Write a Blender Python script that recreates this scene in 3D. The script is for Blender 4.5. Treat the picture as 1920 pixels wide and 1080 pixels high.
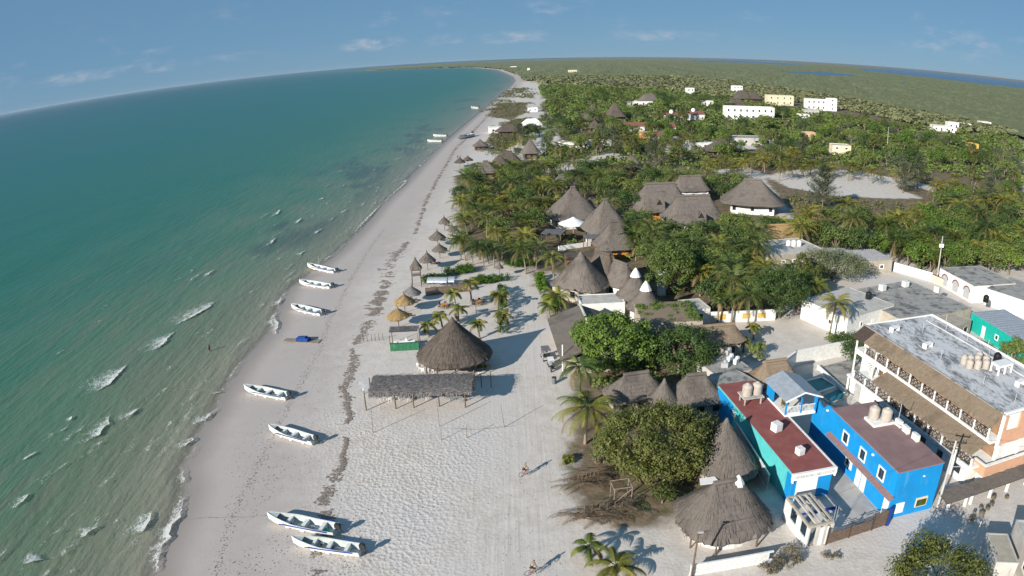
import bpy, math, random
import numpy as np
from mathutils import Vector, Matrix, noise as mn

sc = bpy.context.scene
for o in list(bpy.data.objects):
    bpy.data.objects.remove(o)
COL = sc.collection
R_ = math.radians

# ------------------------------------------------------------------ camera (wide action-camera lens, 45 m up)
CAM_H = 45.0
LF, LK = 1310.0, -0.02            # radial lens: angle = (r/LF)(1 + LK (r/LF)^2), r in px of a 1920 px wide frame
CR = np.array([[0.9993536611, 0.0359480193, 0.0],
               [-0.0115632735, 0.3214585943, -0.9468530313],
               [-0.0340374910, 0.9462410433, 0.3216664999]])
cd = bpy.data.cameras.new('camera')
cam = bpy.data.objects.new('camera', cd)
COL.objects.link(cam)
cam.matrix_world = Matrix(((CR[0][0], CR[0][1], CR[0][2], 0), (CR[1][0], CR[1][1], CR[1][2], 0),
                           (CR[2][0], CR[2][1], CR[2][2], CAM_H), (0, 0, 0, 1)))
cd.type = 'PANO'
cd.sensor_width = 36.0
cd.clip_start = 0.5
cd.clip_end = 200000.0
cd.lens = LF * 36 / 1920
cc = cd
cc.panorama_type = 'FISHEYE_LENS_POLYNOMIAL'
cc.fisheye_fov = R_(175)
_fm = LF * 36 / 1920
cc.fisheye_polynomial_k0 = 0.0
cc.fisheye_polynomial_k1 = -1 / _fm
cc.fisheye_polynomial_k2 = 0.0
cc.fisheye_polynomial_k3 = -LK / _fm ** 3
cc.fisheye_polynomial_k4 = 0.0
sc.camera = cam

# ------------------------------------------------------------------ sky, sun, exposure
SUN_EL, SUN_AZ = R_(22.0), R_(225.0)      # azimuth clockwise from +Y
w = bpy.data.worlds.new('World')
sc.world = w
w.use_nodes = True
wn, wl = w.node_tree.nodes, w.node_tree.links
wn.clear()
wo = wn.new('ShaderNodeOutputWorld')
bg = wn.new('ShaderNodeBackground')
sky = wn.new('ShaderNodeTexSky')
sky.sky_type = 'NISHITA'
sky.sun_disc = False
sky.sun_elevation = SUN_EL
sky.sun_rotation = SUN_AZ
sky.altitude = 50
sky.air_density = 0.6
sky.dust_density = 0.0
sky.ozone_density = 4.0
bg.inputs['Strength'].default_value = 0.07
# thin fair-weather cloud belt low over the horizon, all the way round
tc = wn.new('ShaderNodeTexCoord')
sep = wn.new('ShaderNodeSeparateXYZ')
wl.new(tc.outputs['Generated'], sep.inputs[0])
def wmath(op, a, b=None, c=None, clamp=False):
    n = wn.new('ShaderNodeMath'); n.operation = op; n.use_clamp = clamp
    for i, v in enumerate((a, b, c)):
        if v is None: continue
        if isinstance(v, (int, float)): n.inputs[i].default_value = v
        else: wl.new(v, n.inputs[i])
    return n.outputs[0]
mp = wn.new('ShaderNodeMapping')
wl.new(tc.outputs['Generated'], mp.inputs[0])
mp.inputs['Scale'].default_value = (1, 1, 2.4)
n1 = wn.new('ShaderNodeTexNoise'); n1.inputs['Scale'].default_value = 9.0; n1.inputs['Detail'].default_value = 4; n1.inputs['Roughness'].default_value = .62
wl.new(mp.outputs[0], n1.inputs['Vector'])
n2 = wn.new('ShaderNodeTexNoise'); n2.inputs['Scale'].default_value = 34.0; n2.inputs['Detail'].default_value = 4; n2.inputs['Roughness'].default_value = .6
wl.new(mp.outputs[0], n2.inputs['Vector'])
def ramp(v, lo, hi):
    m = wn.new('ShaderNodeMapRange'); m.interpolation_type = 'SMOOTHSTEP'
    wl.new(v, m.inputs[0]); m.inputs[1].default_value = lo; m.inputs[2].default_value = hi
    return m.outputs[0]
el = sep.outputs['Z']
belt = wmath('MULTIPLY', ramp(el, 0.008, 0.03), wmath('SUBTRACT', 1.0, ramp(el, 0.055, 0.13)))
cl = wmath('MULTIPLY', belt, wmath('MULTIPLY', ramp(n1.outputs[0], .53, .72), ramp(n2.outputs[0], .4, .68)))
cl = wmath('MULTIPLY', cl, 0.3)
# a few denser cumulus groups: amount against compass bearing
at2 = wmath('ARCTAN2', sep.outputs['X'], sep.outputs['Y'])
rp = wn.new('ShaderNodeValToRGB'); wl.new(wmath('MULTIPLY_ADD', at2, 1 / (2 * math.pi), .5), rp.inputs[0])
rp.color_ramp.interpolation = 'EASE'
cst = [(-180, .3), (-120, .5), (-60, .35), (-42, .55), (-38, .2), (-34.5, .6), (-31, .35), (-28, .5), (-25, .2), (-22.5, .35), (-14, .1), (-12.2, .45), (-10.4, 1.0), (-8.6, .5), (-7, .1), (-4.4, .55), (-2.4, .15), (-.6, .6), (2.4, .5), (5, .15), (12, .5), (16, .35), (22, .1), (60, .3), (120, .5), (180, .3)]
while len(rp.color_ramp.elements) > 1: rp.color_ramp.elements.remove(rp.color_ramp.elements[-1])
for i_, (a_, v_) in enumerate(cst):
    e_ = rp.color_ramp.elements[0] if i_ == 0 else rp.color_ramp.elements.new((a_ + 180) / 360)
    e_.position = (a_ + 180) / 360; e_.color = (v_, v_, v_, 1)
band = wmath('MULTIPLY', ramp(el, 0.017, 0.026), wmath('SUBTRACT', 1.0, ramp(el, 0.032, 0.047)))
pf = wmath('MULTIPLY', wmath('MULTIPLY', band, rp.outputs[0]), wmath('ADD', wmath('MULTIPLY', n2.outputs[0], 2.4), -.55))
cl = wmath('MAXIMUM', cl, wmath('MULTIPLY', ramp(pf, .1, .7), .45))
mixc = wn.new('ShaderNodeMix'); mixc.data_type = 'RGBA'
wl.new(cl, mixc.inputs['Factor'])
even = wn.new('ShaderNodeMix'); even.data_type = 'RGBA'; even.inputs['Factor'].default_value = .84     # blend toward one flat blue evens the sky out
wl.new(sky.outputs[0], even.inputs['A']); even.inputs['B'].default_value = (1.3, 2.7, 4.2, 1)
wl.new(even.outputs['Result'], mixc.inputs['A'])
mixc.inputs['B'].default_value = (5.6, 5.6, 6.0, 1)
wl.new(mixc.outputs['Result'], bg.inputs['Color'])
wl.new(bg.outputs[0], wo.inputs['Surface'])

sd = bpy.data.lights.new('sun', 'SUN')
sd.energy = 4.9
sd.angle = R_(0.53)
sd.color = (1.0, 0.93, 0.82)
so = bpy.data.objects.new('sun', sd)
COL.objects.link(so)
sv = Vector((math.sin(SUN_AZ) * math.cos(SUN_EL), math.cos(SUN_AZ) * math.cos(SUN_EL), math.sin(SUN_EL)))
so.rotation_euler = sv.to_track_quat('Z', 'Y').to_euler()
so.location = (-80, -80, 60)

vs = sc.view_settings
vs.view_transform = 'Standard'
vs.look = 'None'
vs.exposure = 0.58
vs.gamma = 1.0
vs.use_curve_mapping = False
sc.cycles.max_bounces = 6
sc.cycles.diffuse_bounces = 3
sc.cycles.glossy_bounces = 2
sc.cycles.transparent_max_bounces = 8
sc.cycles.caustics_reflective = False
sc.cycles.caustics_refractive = False

# ------------------------------------------------------------------ survey helpers: a sight line of the photograph meets a level plane
def ray(px, py):
    x, y = px - 960.0, 540.0 - py
    r = math.hypot(x, y) + 1e-9
    q = r / LF
    th = q * (1 + LK * q * q)
    d = np.array([x * math.sin(th) / r, y * math.sin(th) / r, -math.cos(th)])
    return CR @ d
def G(px, py, z=0.0):
    d = ray(px, py)
    t = (z - CAM_H) / d[2]
    return Vector((d[0] * t, d[1] * t, z))
def shadow_dir():
    return Vector((math.sin(R_(45)), math.cos(R_(45)), 0))

rnd = random.Random(7)
def U(a, b): return rnd.uniform(a, b)
# ------------------------------------------------------------------ scene tree helpers
def tag(o, label=None, cat=None, group=None, kind=None):
    if label: o['label'] = label
    if cat: o['category'] = cat
    if group: o['group'] = group
    if kind: o['kind'] = kind
    elif cat: o['kind'] = 'thing'
    return o
def thing(name, label, cat, loc=(0, 0, 0), rz=0.0, group=None):
    o = bpy.data.objects.new(name, None)
    o.empty_display_size = .3
    COL.objects.link(o)
    o.location = loc
    o.rotation_euler = (0, 0, rz)
    return tag(o, label, cat, group)
def link(name, me, parent=None, loc=None, rz=0.0):
    o = bpy.data.objects.new(name, me)
    COL.objects.link(o)
    if parent is not None: o.parent = parent
    if loc is not None: o.location = loc
    if rz: o.rotation_euler = (0, 0, rz)
    return o
def copy_tree(o, loc=None, rz=None, scale=None, label=None, group=None, parent=None):
    c = o.copy()
    COL.objects.link(c)
    c.parent = parent
    if loc is not None: c.location = loc
    if rz is not None: c.rotation_euler = (0, 0, rz)
    if scale is not None: c.scale = scale if hasattr(scale, '__len__') else (scale,) * 3
    if label: c['label'] = label
    if group: c['group'] = group
    for ch in list(o.children):
        copy_tree(ch, parent=c)
    return c

class MB:
    """collects faces of one piece; build() links it as one mesh object"""
    def __init__(s): s.v = []; s.f = []; s.m = []; s.uv = []
    def quad(s, *p, m=0, uv=None):
        i = len(s.v); s.v += [tuple(x) for x in p]; s.f.append(tuple(range(i, i + len(p)))); s.m.append(m)
        s.uv += uv if uv else [(0, 0)] * len(p)
        return s
    def faces(s, verts, faces, m=0):
        i = len(s.v); s.v += [tuple(x) for x in verts]
        for f in faces:
            s.f.append(tuple(i + k for k in f)); s.m.append(m); s.uv += [(0, 0)] * len(f)
        return s
    def box(s, c, size, rz=0.0, m=0, tilt=None):
        hx, hy, hz = size[0] / 2, size[1] / 2, size[2] / 2
        M = Matrix.Rotation(rz, 3, 'Z')
        if tilt is not None: M = tilt.to_3x3() if hasattr(tilt, 'to_3x3') else tilt
        C = Vector(c)
        vs_ = [C + M @ Vector((x, y, z)) for z in (-hz, hz) for x, y in ((-hx, -hy), (hx, -hy), (hx, hy), (-hx, hy))]
        return s.faces(vs_, [(3, 2, 1, 0), (4, 5, 6, 7), (0, 1, 5, 4), (1, 2, 6, 5), (2, 3, 7, 6), (3, 0, 4, 7)], m)
    def b3(s, x0, x1, y0, y1, z0, z1, m=0):
        return s.box(((x0 + x1) / 2, (y0 + y1) / 2, (z0 + z1) / 2), (x1 - x0, y1 - y0, z1 - z0), m=m)
    def prism(s, poly, z0, z1, m=0):
        n = len(poly)
        if isinstance(z0, (int, float)): z0 = [z0] * n
        if isinstance(z1, (int, float)): z1 = [z1] * n
        vs_ = [(p[0], p[1], z0[i]) for i, p in enumerate(poly)] + [(p[0], p[1], z1[i]) for i, p in enumerate(poly)]
        a = sum(poly[i][0] * poly[(i + 1) % n][1] - poly[(i + 1) % n][0] * poly[i][1] for i in range(n))
        F = [tuple(range(n, 2 * n)), tuple(range(n - 1, -1, -1))] + [(i, (i + 1) % n, n + (i + 1) % n, n + i) for i in range(n)]
        if a < 0: F = [tuple(reversed(f)) for f in F]
        return s.faces(vs_, F, m)
    def tube(s, p0, p1, r0, r1=None, n=7, m=0, cap=True):
        r1 = r0 if r1 is None else r1
        p0, p1 = Vector(p0), Vector(p1)
        d = (p1 - p0)
        if d.length < 1e-6: return s
        d.normalize()
        a = d.cross(Vector((0, 0, 1)) if abs(d.z) < .9 else Vector((1, 0, 0))).normalized()
        b = d.cross(a)
        vs_ = []
        for p, r in ((p0, r0), (p1, r1)):
            for k in range(n):
                t = 2 * math.pi * k / n
                vs_.append(p + (a * math.cos(t) + b * math.sin(t)) * r)
        F = [(k, n + k, n + (k + 1) % n, (k + 1) % n) for k in range(n)]
        if cap: F += [tuple(range(n)), tuple(range(2 * n - 1, n - 1, -1))]
        return s.faces(vs_, F, m)
    def path(s, pts, rs, n=6, m=0):
        for i in range(len(pts) - 1):
            r0 = rs[i] if hasattr(rs, '__len__') else rs
            r1 = rs[i + 1] if hasattr(rs, '__len__') else rs
            s.tube(pts[i], pts[i + 1], r0, r1, n, m, cap=(i in (0, len(pts) - 2)))
        return s
    def lathe(s, prof, n=16, c=(0, 0, 0), m=0):
        vs_, F = [], []
        for r, z in prof:
            for k in range(n):
                t = 2 * math.pi * k / n
                vs_.append((c[0] + r * math.cos(t), c[1] + r * math.sin(t), c[2] + z))
        for i in range(len(prof) - 1):
            for k in range(n):
                F.append((i * n + k, i * n + (k + 1) % n, (i + 1) * n + (k + 1) % n, (i + 1) * n + k))
        F.append(tuple(range(n - 1, -1, -1))); F.append(tuple((len(prof) - 1) * n + k for k in range(n)))
        return s.faces(vs_, F, m)
    def mesh(s, name, mats, smooth=False):
        me = bpy.data.meshes.new(name)
        me.from_pydata(s.v, [], s.f)
        for mt in (mats if isinstance(mats, (list, tuple)) else [mats]): me.materials.append(mt)
        if any(s.m): me.polygons.foreach_set('material_index', s.m)
        if any(u != (0, 0) for u in s.uv):
            L = me.uv_layers.new(name='UVMap')
            L.data.foreach_set('uv', [c for u in s.uv for c in u])
        if smooth: me.polygons.foreach_set('use_smooth', [True] * len(s.f))
        me.update()
        return me
    def build(s, name, mats, parent=None, loc=None, rz=0.0, smooth=False):
        return link(name, s.mesh(name, mats, smooth), parent, loc, rz)

# ------------------------------------------------------------------ procedural materials
def NT(name):
    m = bpy.data.materials.new(name); m.use_nodes = True
    nt = m.node_tree; nt.nodes.clear()
    out = nt.nodes.new('ShaderNodeOutputMaterial'); bs = nt.nodes.new('ShaderNodeBsdfPrincipled')
    nt.links.new(bs.outputs[0], out.inputs[0])
    return m, nt, bs, out
class NH:
    dim = '3D'
    def __init__(s, nt): s.nt = nt
    def n(s, t, **k):
        x = s.nt.nodes.new(t)
        for a, b in k.items(): setattr(x, a, b)
        return x
    def l(s, a, b): s.nt.links.new(a, b)
    def val(s, i, v):
        if isinstance(v, (int, float, tuple, list)): i.default_value = v
        else: s.l(v, i)
    def math(s, op, a, b=0.0, clamp=False):
        x = s.n('ShaderNodeMath', operation=op, use_clamp=clamp); s.val(x.inputs[0], a); s.val(x.inputs[1], b); return x.outputs[0]
    def noise(s, vec, scale, detail=4, rough=.55, dist=0.0):
        x = s.n('ShaderNodeTexNoise'); x.noise_dimensions = s.dim
        if vec is not None: s.l(vec, x.inputs['Vector'])
        x.inputs['Scale'].default_value = scale; x.inputs['Detail'].default_value = detail; x.inputs['Roughness'].default_value = rough; x.inputs['Distortion'].default_value = dist
        return x.outputs[0]
    def vor(s, vec, scale, feature='F1', out='Distance'):
        x = s.n('ShaderNodeTexVoronoi', feature=feature); x.voronoi_dimensions = s.dim if s.dim != '1D' else '3D'
        if vec is not None: s.l(vec, x.inputs['Vector'])
        x.inputs['Scale'].default_value = scale
        return x.outputs[out]
    def mapr(s, v, a, b, c=0.0, d=1.0, smooth=True):
        x = s.n('ShaderNodeMapRange'); x.interpolation_type = 'SMOOTHSTEP' if smooth else 'LINEAR'
        s.l(v, x.inputs[0])
        for i, q in enumerate((a, b, c, d)): x.inputs[i + 1].default_value = q
        return x.outputs[0]
    def mix(s, f, a, b):
        x = s.n('ShaderNodeMix', data_type='RGBA'); s.val(x.inputs['Factor'], f)
        for k, v in (('A', a), ('B', b)):
            if isinstance(v, (tuple, list)): x.inputs[k].default_value = (*v[:3], 1)
            else: s.l(v, x.inputs[k])
        return x.outputs['Result']
    def vec(s, kind='Object', scale=None, rot=None):
        t = s.n('ShaderNodeTexCoord'); o = t.outputs[kind]
        if kind == 'World': pass
        if scale or rot:
            m = s.n('ShaderNodeMapping'); s.l(o, m.inputs[0])
            if scale: m.inputs['Scale'].default_value = scale
            if rot: m.inputs['Rotation'].default_value = rot
            o = m.outputs[0]
        return o
    def wpos(s, scale=None, rot=None):
        g = s.n('ShaderNodeNewGeometry'); o = g.outputs['Position']
        if scale or rot:
            m = s.n('ShaderNodeMapping'); s.l(o, m.inputs[0])
            if scale: m.inputs['Scale'].default_value = scale
            if rot: m.inputs['Rotation'].default_value = rot
            o = m.outputs[0]
        return o
    def bump(s, bs, h, strength=.5, dist=.05):
        b = s.n('ShaderNodeBump'); b.inputs['Strength'].default_value = strength; b.inputs['Distance'].default_value = dist
        s.l(h, b.inputs['Height']); s.l(b.outputs[0], bs.inputs['Normal'])
def surf(name, c1, c2, scale=3.0, rough=.8, bump=.25, bd=.02, fine=None, lo=.35, hi=.65, spec=.3, stretch=None, metallic=0.0, stain=None, stain_s=.6, stain_lo=.55, world=True):
    """painted / cast / woven surface: two tones mixed by noise, optional stains of a third tone"""
    m, nt, bs, out = NT(name); h = NH(nt)
    v = h.wpos(scale=stretch) if world else h.vec('Object', scale=stretch)
    a = h.noise(v, scale, 3, .6)
    col = h.mix(h.mapr(a, lo, hi), c1, c2)
    if stain:
        b = h.noise(h.wpos(scale=(1, 1, .22)), stain_s * 1.6, 4, .7)
        col = h.mix(h.mapr(b, stain_lo, stain_lo + .14), col, stain)
    h.l(col, bs.inputs['Base Color'])
    bs.inputs['Roughness'].default_value = rough
    bs.inputs['Specular IOR Level'].default_value = spec
    bs.inputs['Metallic'].default_value = metallic
    if bump: h.bump(bs, h.noise(v, fine or scale * 6, 1, .6), bump, bd)
    return m
def leafmat(name, dark, light, var=.25, trans=.25, hue=.0):
    """foliage: tone varies with the individual plant and from clump to clump; leaves let some light through"""
    m, nt, bs, out = NT(name); h = NH(nt)
    oi = h.n('ShaderNodeObjectInfo')
    v = h.wpos()
    a = h.noise(v, .9, 3, .6)
    b = h.noise(v, 5.0, 2, .5)
    f = h.math('ADD', h.math('MULTIPLY', a, .7), h.math('MULTIPLY', b, .45))
    f = h.math('ADD', f, h.math('MULTIPLY', h.math('SUBTRACT', oi.outputs['Random'], .5), var * 2))
    col = h.mix(h.mapr(f, .35, .85), dark, light)
    h.l(col, bs.inputs['Base Color'])
    bs.inputs['Roughness'].default_value = .55
    bs.inputs['Specular IOR Level'].default_value = .3
    if trans:
        t = h.n('ShaderNodeBsdfTranslucent'); h.l(col, t.inputs['Color'])
        mx = h.n('ShaderNodeMixShader'); mx.inputs[0].default_value = trans
        h.l(bs.outputs[0], mx.inputs[1]); h.l(t.outputs[0], mx.inputs[2]); h.l(mx.outputs[0], out.inputs[0])
    return m

M = {}
M['white'] = surf('white_paint', (.74, .74, .72), (.62, .62, .60), 2.2, .6, .15, stain=(.45, .42, .37), stain_lo=.66)
M['cleanwhite'] = surf('clean_white_paint', (.80, .80, .79), (.72, .72, .71), 2.0, .5, .05)
M['cream'] = surf('cream_render', (.70, .62, .45), (.62, .53, .37), 1.8, .75, .2, stain=(.42, .36, .27), stain_lo=.68)
M['peach'] = surf('peach_render', (.60, .35, .23), (.54, .31, .2), 1.8, .75, .2, stain=(.45, .24, .15), stain_lo=.68)
M['yellow'] = surf('yellow_paint', (.62, .42, .10), (.54, .34, .08), 2, .7, .1)
M['orange'] = surf('orange_paint', (.56, .25, .05), (.46, .20, .04), 2, .7, .1)
M['blue'] = surf('bright_blue_paint', (.006, .26, .62), (.01, .225, .53), .5, .6, .12, stain=(.05, .28, .56), stain_lo=.56)
M['navy'] = surf('deep_blue_paint', (.01, .05, .32), (.01, .04, .26), 1.2, .55, .12)
M['turq'] = surf('turquoise_paint', (.10, .52, .53), (.08, .45, .46), 1.2, .6, .12, stain=(.17, .5, .5), stain_lo=.54)
M['aqua'] = surf('aqua_green_paint', (.01, .40, .33), (.01, .34, .28), 1.4, .6, .12, stain=(.05, .27, .22), stain_lo=.68)
M['redroof'] = surf('red_sealed_roof', (.225, .07, .064), (.255, .088, .08), .7, .85, .2, stain=(.29, .15, .14), stain_lo=.62)
M['mauveroof'] = surf('faded_maroon_roof', (.25, .16, .16), (.22, .14, .14), .7, .85, .2, stain=(.25, .16, .15), stain_lo=.64)
M['ledge'] = surf('terracotta_ledge', (.27, .165, .155), (.22, .135, .125), 2, .8, .2)
M['maroon'] = surf('maroon_trim', (.20, .05, .045), (.16, .04, .035), 2, .7, .1)
M['conc'] = surf('weathered_concrete', (.34, .33, .31), (.26, .255, .245), .6, .9, .35, stain=(.13, .13, .13), stain_s=.28, stain_lo=.5)
M['conclight'] = surf('pale_concrete', (.48, .46, .43), (.40, .385, .36), .8, .9, .3, stain=(.27, .26, .25), stain_s=.35, stain_lo=.56)
M['concbeige'] = surf('beige_concrete', (.40, .36, .29), (.33, .30, .25), .8, .9, .3, stain=(.2, .19, .17), stain_s=.3, stain_lo=.6)
M['limeroof'] = None
M['pipe'] = surf('grey_plastic', (.55, .56, .56), (.5, .5, .5), 4, .5, .0)
M['tank'] = surf('beige_water_tank', (.46, .41, .36), (.38, .345, .31), 2, .55, .05)
M['blacktank'] = surf('black_plastic', (.012, .012, .014), (.02, .02, .022), 3, .45, .05)
M['metal'] = surf('galvanised_sheet', (.42, .45, .50), (.34, .37, .42), 1.5, .45, .1, metallic=.3, stain=(.3, .26, .22), stain_lo=.66)
M['zinc'] = surf('corrugated_zinc', (.40, .40, .42), (.32, .32, .345), .9, .6, .1, stain=(.22, .2, .19), stain_lo=.6)
M['glass'] = surf('dark_window_glass', (.02, .025, .03), (.035, .04, .045), .5, .08, 0, spec=.6)
M['dark'] = surf('dark_parts_and_painted_shade', (.02, .018, .016), (.035, .03, .026), 1, .9, 0)  # near-black parts; as flat sheets it paints the shade inside openings
M['wood'] = surf('weathered_wood', (.17, .115, .075), (.10, .068, .045), 3, .85, .4, stretch=(1, 1, .25))
M['oldwood'] = surf('grey_driftwood', (.27, .235, .20), (.18, .155, .13), 3, .9, .4)
M['plank'] = surf('brown_fence_boards', (.17, .12, .09), (.11, .08, .062), 4, .85, .4)
M['dkplank'] = surf('dark_stained_boards', (.075, .055, .045), (.05, .037, .03), 4, .8, .3)
M['rail'] = surf('rustic_stick_rail', (.10, .065, .04), (.06, .04, .027), 5, .85, .3)
M['steel'] = surf('dark_steel', (.06, .06, .065), (.09, .085, .08), 4, .5, .1, metallic=.4)
M['grey'] = surf('light_grey_plastic', (.42, .43, .44), (.36, .37, .38), 3, .5, .05)
M['hullwhite'] = surf('fibreglass_hull', (.72, .72, .68), (.64, .64, .6), 1.6, .35, .05, stain=(.55, .52, .44), stain_lo=.66)
M['hullin'] = surf('boat_inside_gelcoat', (.49, .52, .52), (.41, .45, .45), 1.6, .5, .05, stain=(.25, .29, .28), stain_lo=.64)
M['motor'] = surf('outboard_cowling', (.03, .03, .035), (.05, .05, .055), 3, .35, 0)
M['tarp'] = surf('blue_tarpaulin', (.012, .06, .26), (.01, .045, .2), 3, .5, .4)
M['canvas'] = surf('white_canvas', (.80, .80, .80), (.74, .74, .745), 1.5, .8, .1)
M['green'] = surf('green_painted_board', (.035, .17, .09), (.028, .13, .07), 2, .6, .1)
M['greydeck'] = surf('grey_board_roof', (.16, .16, .165), (.115, .115, .12), 1.5, .85, .3, stain=(.24, .23, .22), stain_lo=.6)
M['pool'] = surf('pool_tile', (.02, .17, .21), (.015, .13, .17), 2, .1, .05, spec=.6)
M['poolgreen'] = surf('pool_water', (.03, .20, .19), (.02, .15, .15), .6, .05, .1, spec=.6)
M['courtyard'] = surf('courtyard_screed', (.42, .40, .385), (.35, .335, .325), .7, .9, .15, stain=(.25, .24, .23), stain_lo=.6)
M['skin'] = surf('skin', (.30, .17, .11), (.26, .145, .09), 4, .6, 0)
M['shirt'] = surf('khaki_cloth', (.30, .25, .16), (.24, .2, .13), 6, .9, 0)
M['shorts'] = surf('dark_cloth', (.025, .025, .03), (.04, .04, .045), 6, .9, 0)
M['hair'] = surf('dark_hair', (.012, .009, .007), (.02, .015, .012), 8, .6, 0)
M['red'] = surf('red_paint', (.35, .03, .02), (.3, .025, .02), 3, .5, 0)
M['bark'] = surf('grey_bark', (.22, .18, .14), (.13, .105, .08), 5, .9, .5)
M['palmtrunk'] = surf('palm_trunk', (.27, .23, .18), (.18, .15, .115), 4, .9, .5, stretch=(1, 1, 3))
M['deadfrond'] = surf('dry_palm_frond', (.20, .15, .10), (.115, .085, .06), 2, .9, .2)
M['foamw'] = surf('sea_foam', (.5, .53, .51), (.36, .40, .38), 4, .7, .2)
M['weed'] = surf('sargassum', (.15, .125, .11), (.23, .2, .18), 3, .9, .4)
M['litter'] = surf('leaf_litter', (.10, .075, .05), (.17, .13, .09), 3, .95, .4)

M['palm'] = leafmat('coconut_frond', (0.071, 0.108, 0.018), (0.245, 0.237, 0.043), .35, .3)
M['palmyellow'] = leafmat('yellowing_frond', (.105, .115, .02), (.24, .22, .04), .3, .3)
M['palmdark'] = leafmat('dark_frond', (0.043, 0.074, 0.020), (0.128, 0.157, 0.041), .35, .25)
M['palmdry'] = leafmat('drying_frond', (.14, .11, .045), (.25, .19, .08), .2, .2)
M['leaf'] = leafmat('broad_leaf', (0.046, 0.085, 0.020), (0.140, 0.182, 0.042), .3, .12)
M['leafbright'] = leafmat('bright_broad_leaf', (0.060, 0.120, 0.018), (0.160, 0.227, 0.037), .2, .12)
M['leafolive'] = leafmat('olive_leaf', (0.052, 0.070, 0.015), (0.128, 0.140, 0.033), .2, .12)
M['leafgrey'] = leafmat('grey_green_leaf', (.065, .09, .045), (.14, .165, .085), .2, .12)
M['needle'] = leafmat('casuarina_needle', (0.061, 0.083, 0.050), (0.127, 0.143, 0.083), .2, .2)
M['hedge'] = leafmat('hedge_leaf', (.035, .09, .008), (.10, .19, .015), .2, .25)
M['mangrove'] = leafmat('mangrove_leaf', (0.112, 0.140, 0.070), (0.224, 0.231, 0.116), .3, .15)
M['dryshrub'] = leafmat('dry_shrub', (.10, .085, .055), (.20, .17, .11), .2, .1)
M['scrub'] = leafmat('dune_scrub', (.075, .085, .035), (.15, .15, .065), .25, .1)

def thatchmat(name, c1, c2, c3):
    m, nt, bs, out = NT(name); h = NH(nt)
    uv = h.vec('UV', scale=(1, .13, 1))
    a = h.noise(uv, 9.0, 6, .7)
    b = h.noise(h.wpos(), .7, 4, .6)
    col = h.mix(h.mapr(a, .3, .7), c1, c2)
    col = h.mix(h.math('MULTIPLY', h.mapr(b, .45, .75), .75), col, c3)
    d = h.noise(h.wpos(scale=(1, 1, .5)), .35, 3, .6)
    col = h.mix(h.math('MULTIPLY', h.mapr(d, .5, .68), .45), col, (c1[0] * .55, c1[1] * .55, c1[2] * .57))
    h.l(col, bs.inputs['Base Color']); bs.inputs['Roughness'].default_value = .95; bs.inputs['Specular IOR Level'].default_value = .1
    h.bump(bs, a, .8, .09)
    return m
M['thatch'] = thatchmat('aged_thatch', (0.125, 0.108, 0.095), (0.181, 0.159, 0.144), (0.147, 0.128, 0.116))
M['thatchnew'] = thatchmat('fresh_thatch', (0.281, 0.187, 0.088), (0.383, 0.272, 0.136), (0.221, 0.153, 0.080))
M['thatchdark'] = thatchmat('dark_thatch', (0.087, 0.072, 0.060), (0.136, 0.114, 0.098), (0.108, 0.089, 0.079))
M['thatchgrey'] = thatchmat('grey_thatch', (0.150, 0.142, 0.142), (0.240, 0.226, 0.224), (0.190, 0.177, 0.173))

def limemat():
    """lime-washed flat roof: white wash worn through to dark mould in streaks"""
    m, nt, bs, out = NT('worn_limewash_roof'); h = NH(nt)
    v = h.wpos(scale=(1, .42, 1), rot=(0, 0, R_(-9)))
    a = h.noise(v, .55, 8, .72, .4)
    b = h.noise(v, 2.6, 6, .7)
    f = h.math('ADD', h.math('MULTIPLY', a, .62), h.math('MULTIPLY', b, .42))
    col = h.mix(h.mapr(f, .42, .57), (.15, .155, .165), (.54, .54, .56))
    h.l(col, bs.inputs['Base Color']); bs.inputs['Roughness'].default_value = .9
    h.bump(bs, b, .2, .02)
    return m
M['limeroof'] = limemat()
# ------------------------------------------------------------------ shoreline, ground, sea
WATER = -0.7
shore_px = [(297, 1080), (304, 1040), (344, 952), (354, 922), (348, 880), (366, 840), (382, 800), (405, 772), (428, 725), (456, 682), (484, 650), (512, 618),
            (522, 588), (536, 552), (566, 525), (604, 499), (640, 470), (680, 430), (722, 381), (760, 345), (794, 309), (832, 270), (872, 235), (906, 206), (936, 181),
            (957, 163), (966, 152), (962, 144), (950, 138), (932, 131), (890, 127), (830, 127.5), (760, 129.5), (700, 132), (668, 131.2)]
S_ = [np.array(G(*p, WATER)[:2]) for p in shore_px]
first = S_[0] + (S_[0] - S_[2]) * 6
back = [np.array((4200., 30000.)), np.array((60000., 60000.)), np.array((60000., -20000.)), np.array((first[0] + 30, -20000.))]
LAND = np.array([first] + S_ + [S_[-1] + np.array((600., 700.))] + back)      # closed land outline
def sd_poly(P, poly):
    """signed distance, positive inside"""
    n = len(poly); d = np.full(len(P), 1e18); ins = np.zeros(len(P), bool)
    for i in range(n):
        a, b = poly[i], poly[(i + 1) % n]
        e = b - a; wv = P - a
        t = np.clip((wv @ e) / (e @ e), 0, 1)
        d = np.minimum(d, ((wv - t[:, None] * e) ** 2).sum(1))
        c = ((a[1] <= P[:, 1]) & (b[1] > P[:, 1])) | ((b[1] <= P[:, 1]) & (a[1] > P[:, 1]))
        with np.errstate(divide='ignore', invalid='ignore'):
            xi = a[0] + (P[:, 1] - a[1]) / (b[1] - a[1]) * e[0]
        ins ^= c & (P[:, 0] < xi)
    d = np.sqrt(d)
    return np.where(ins, d, -d)
def zland(s):
    return np.where(s > 0, WATER + 0.7 * (1 - np.exp(-np.maximum(s, 0) / 9.0)), np.maximum(WATER + s * 0.045, -4.0))
_ax, _ay = np.arange(-130, 331, 1.5), np.arange(25, 431, 1.5)
_mx, _my = np.meshgrid(_ax, _ay)
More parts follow.
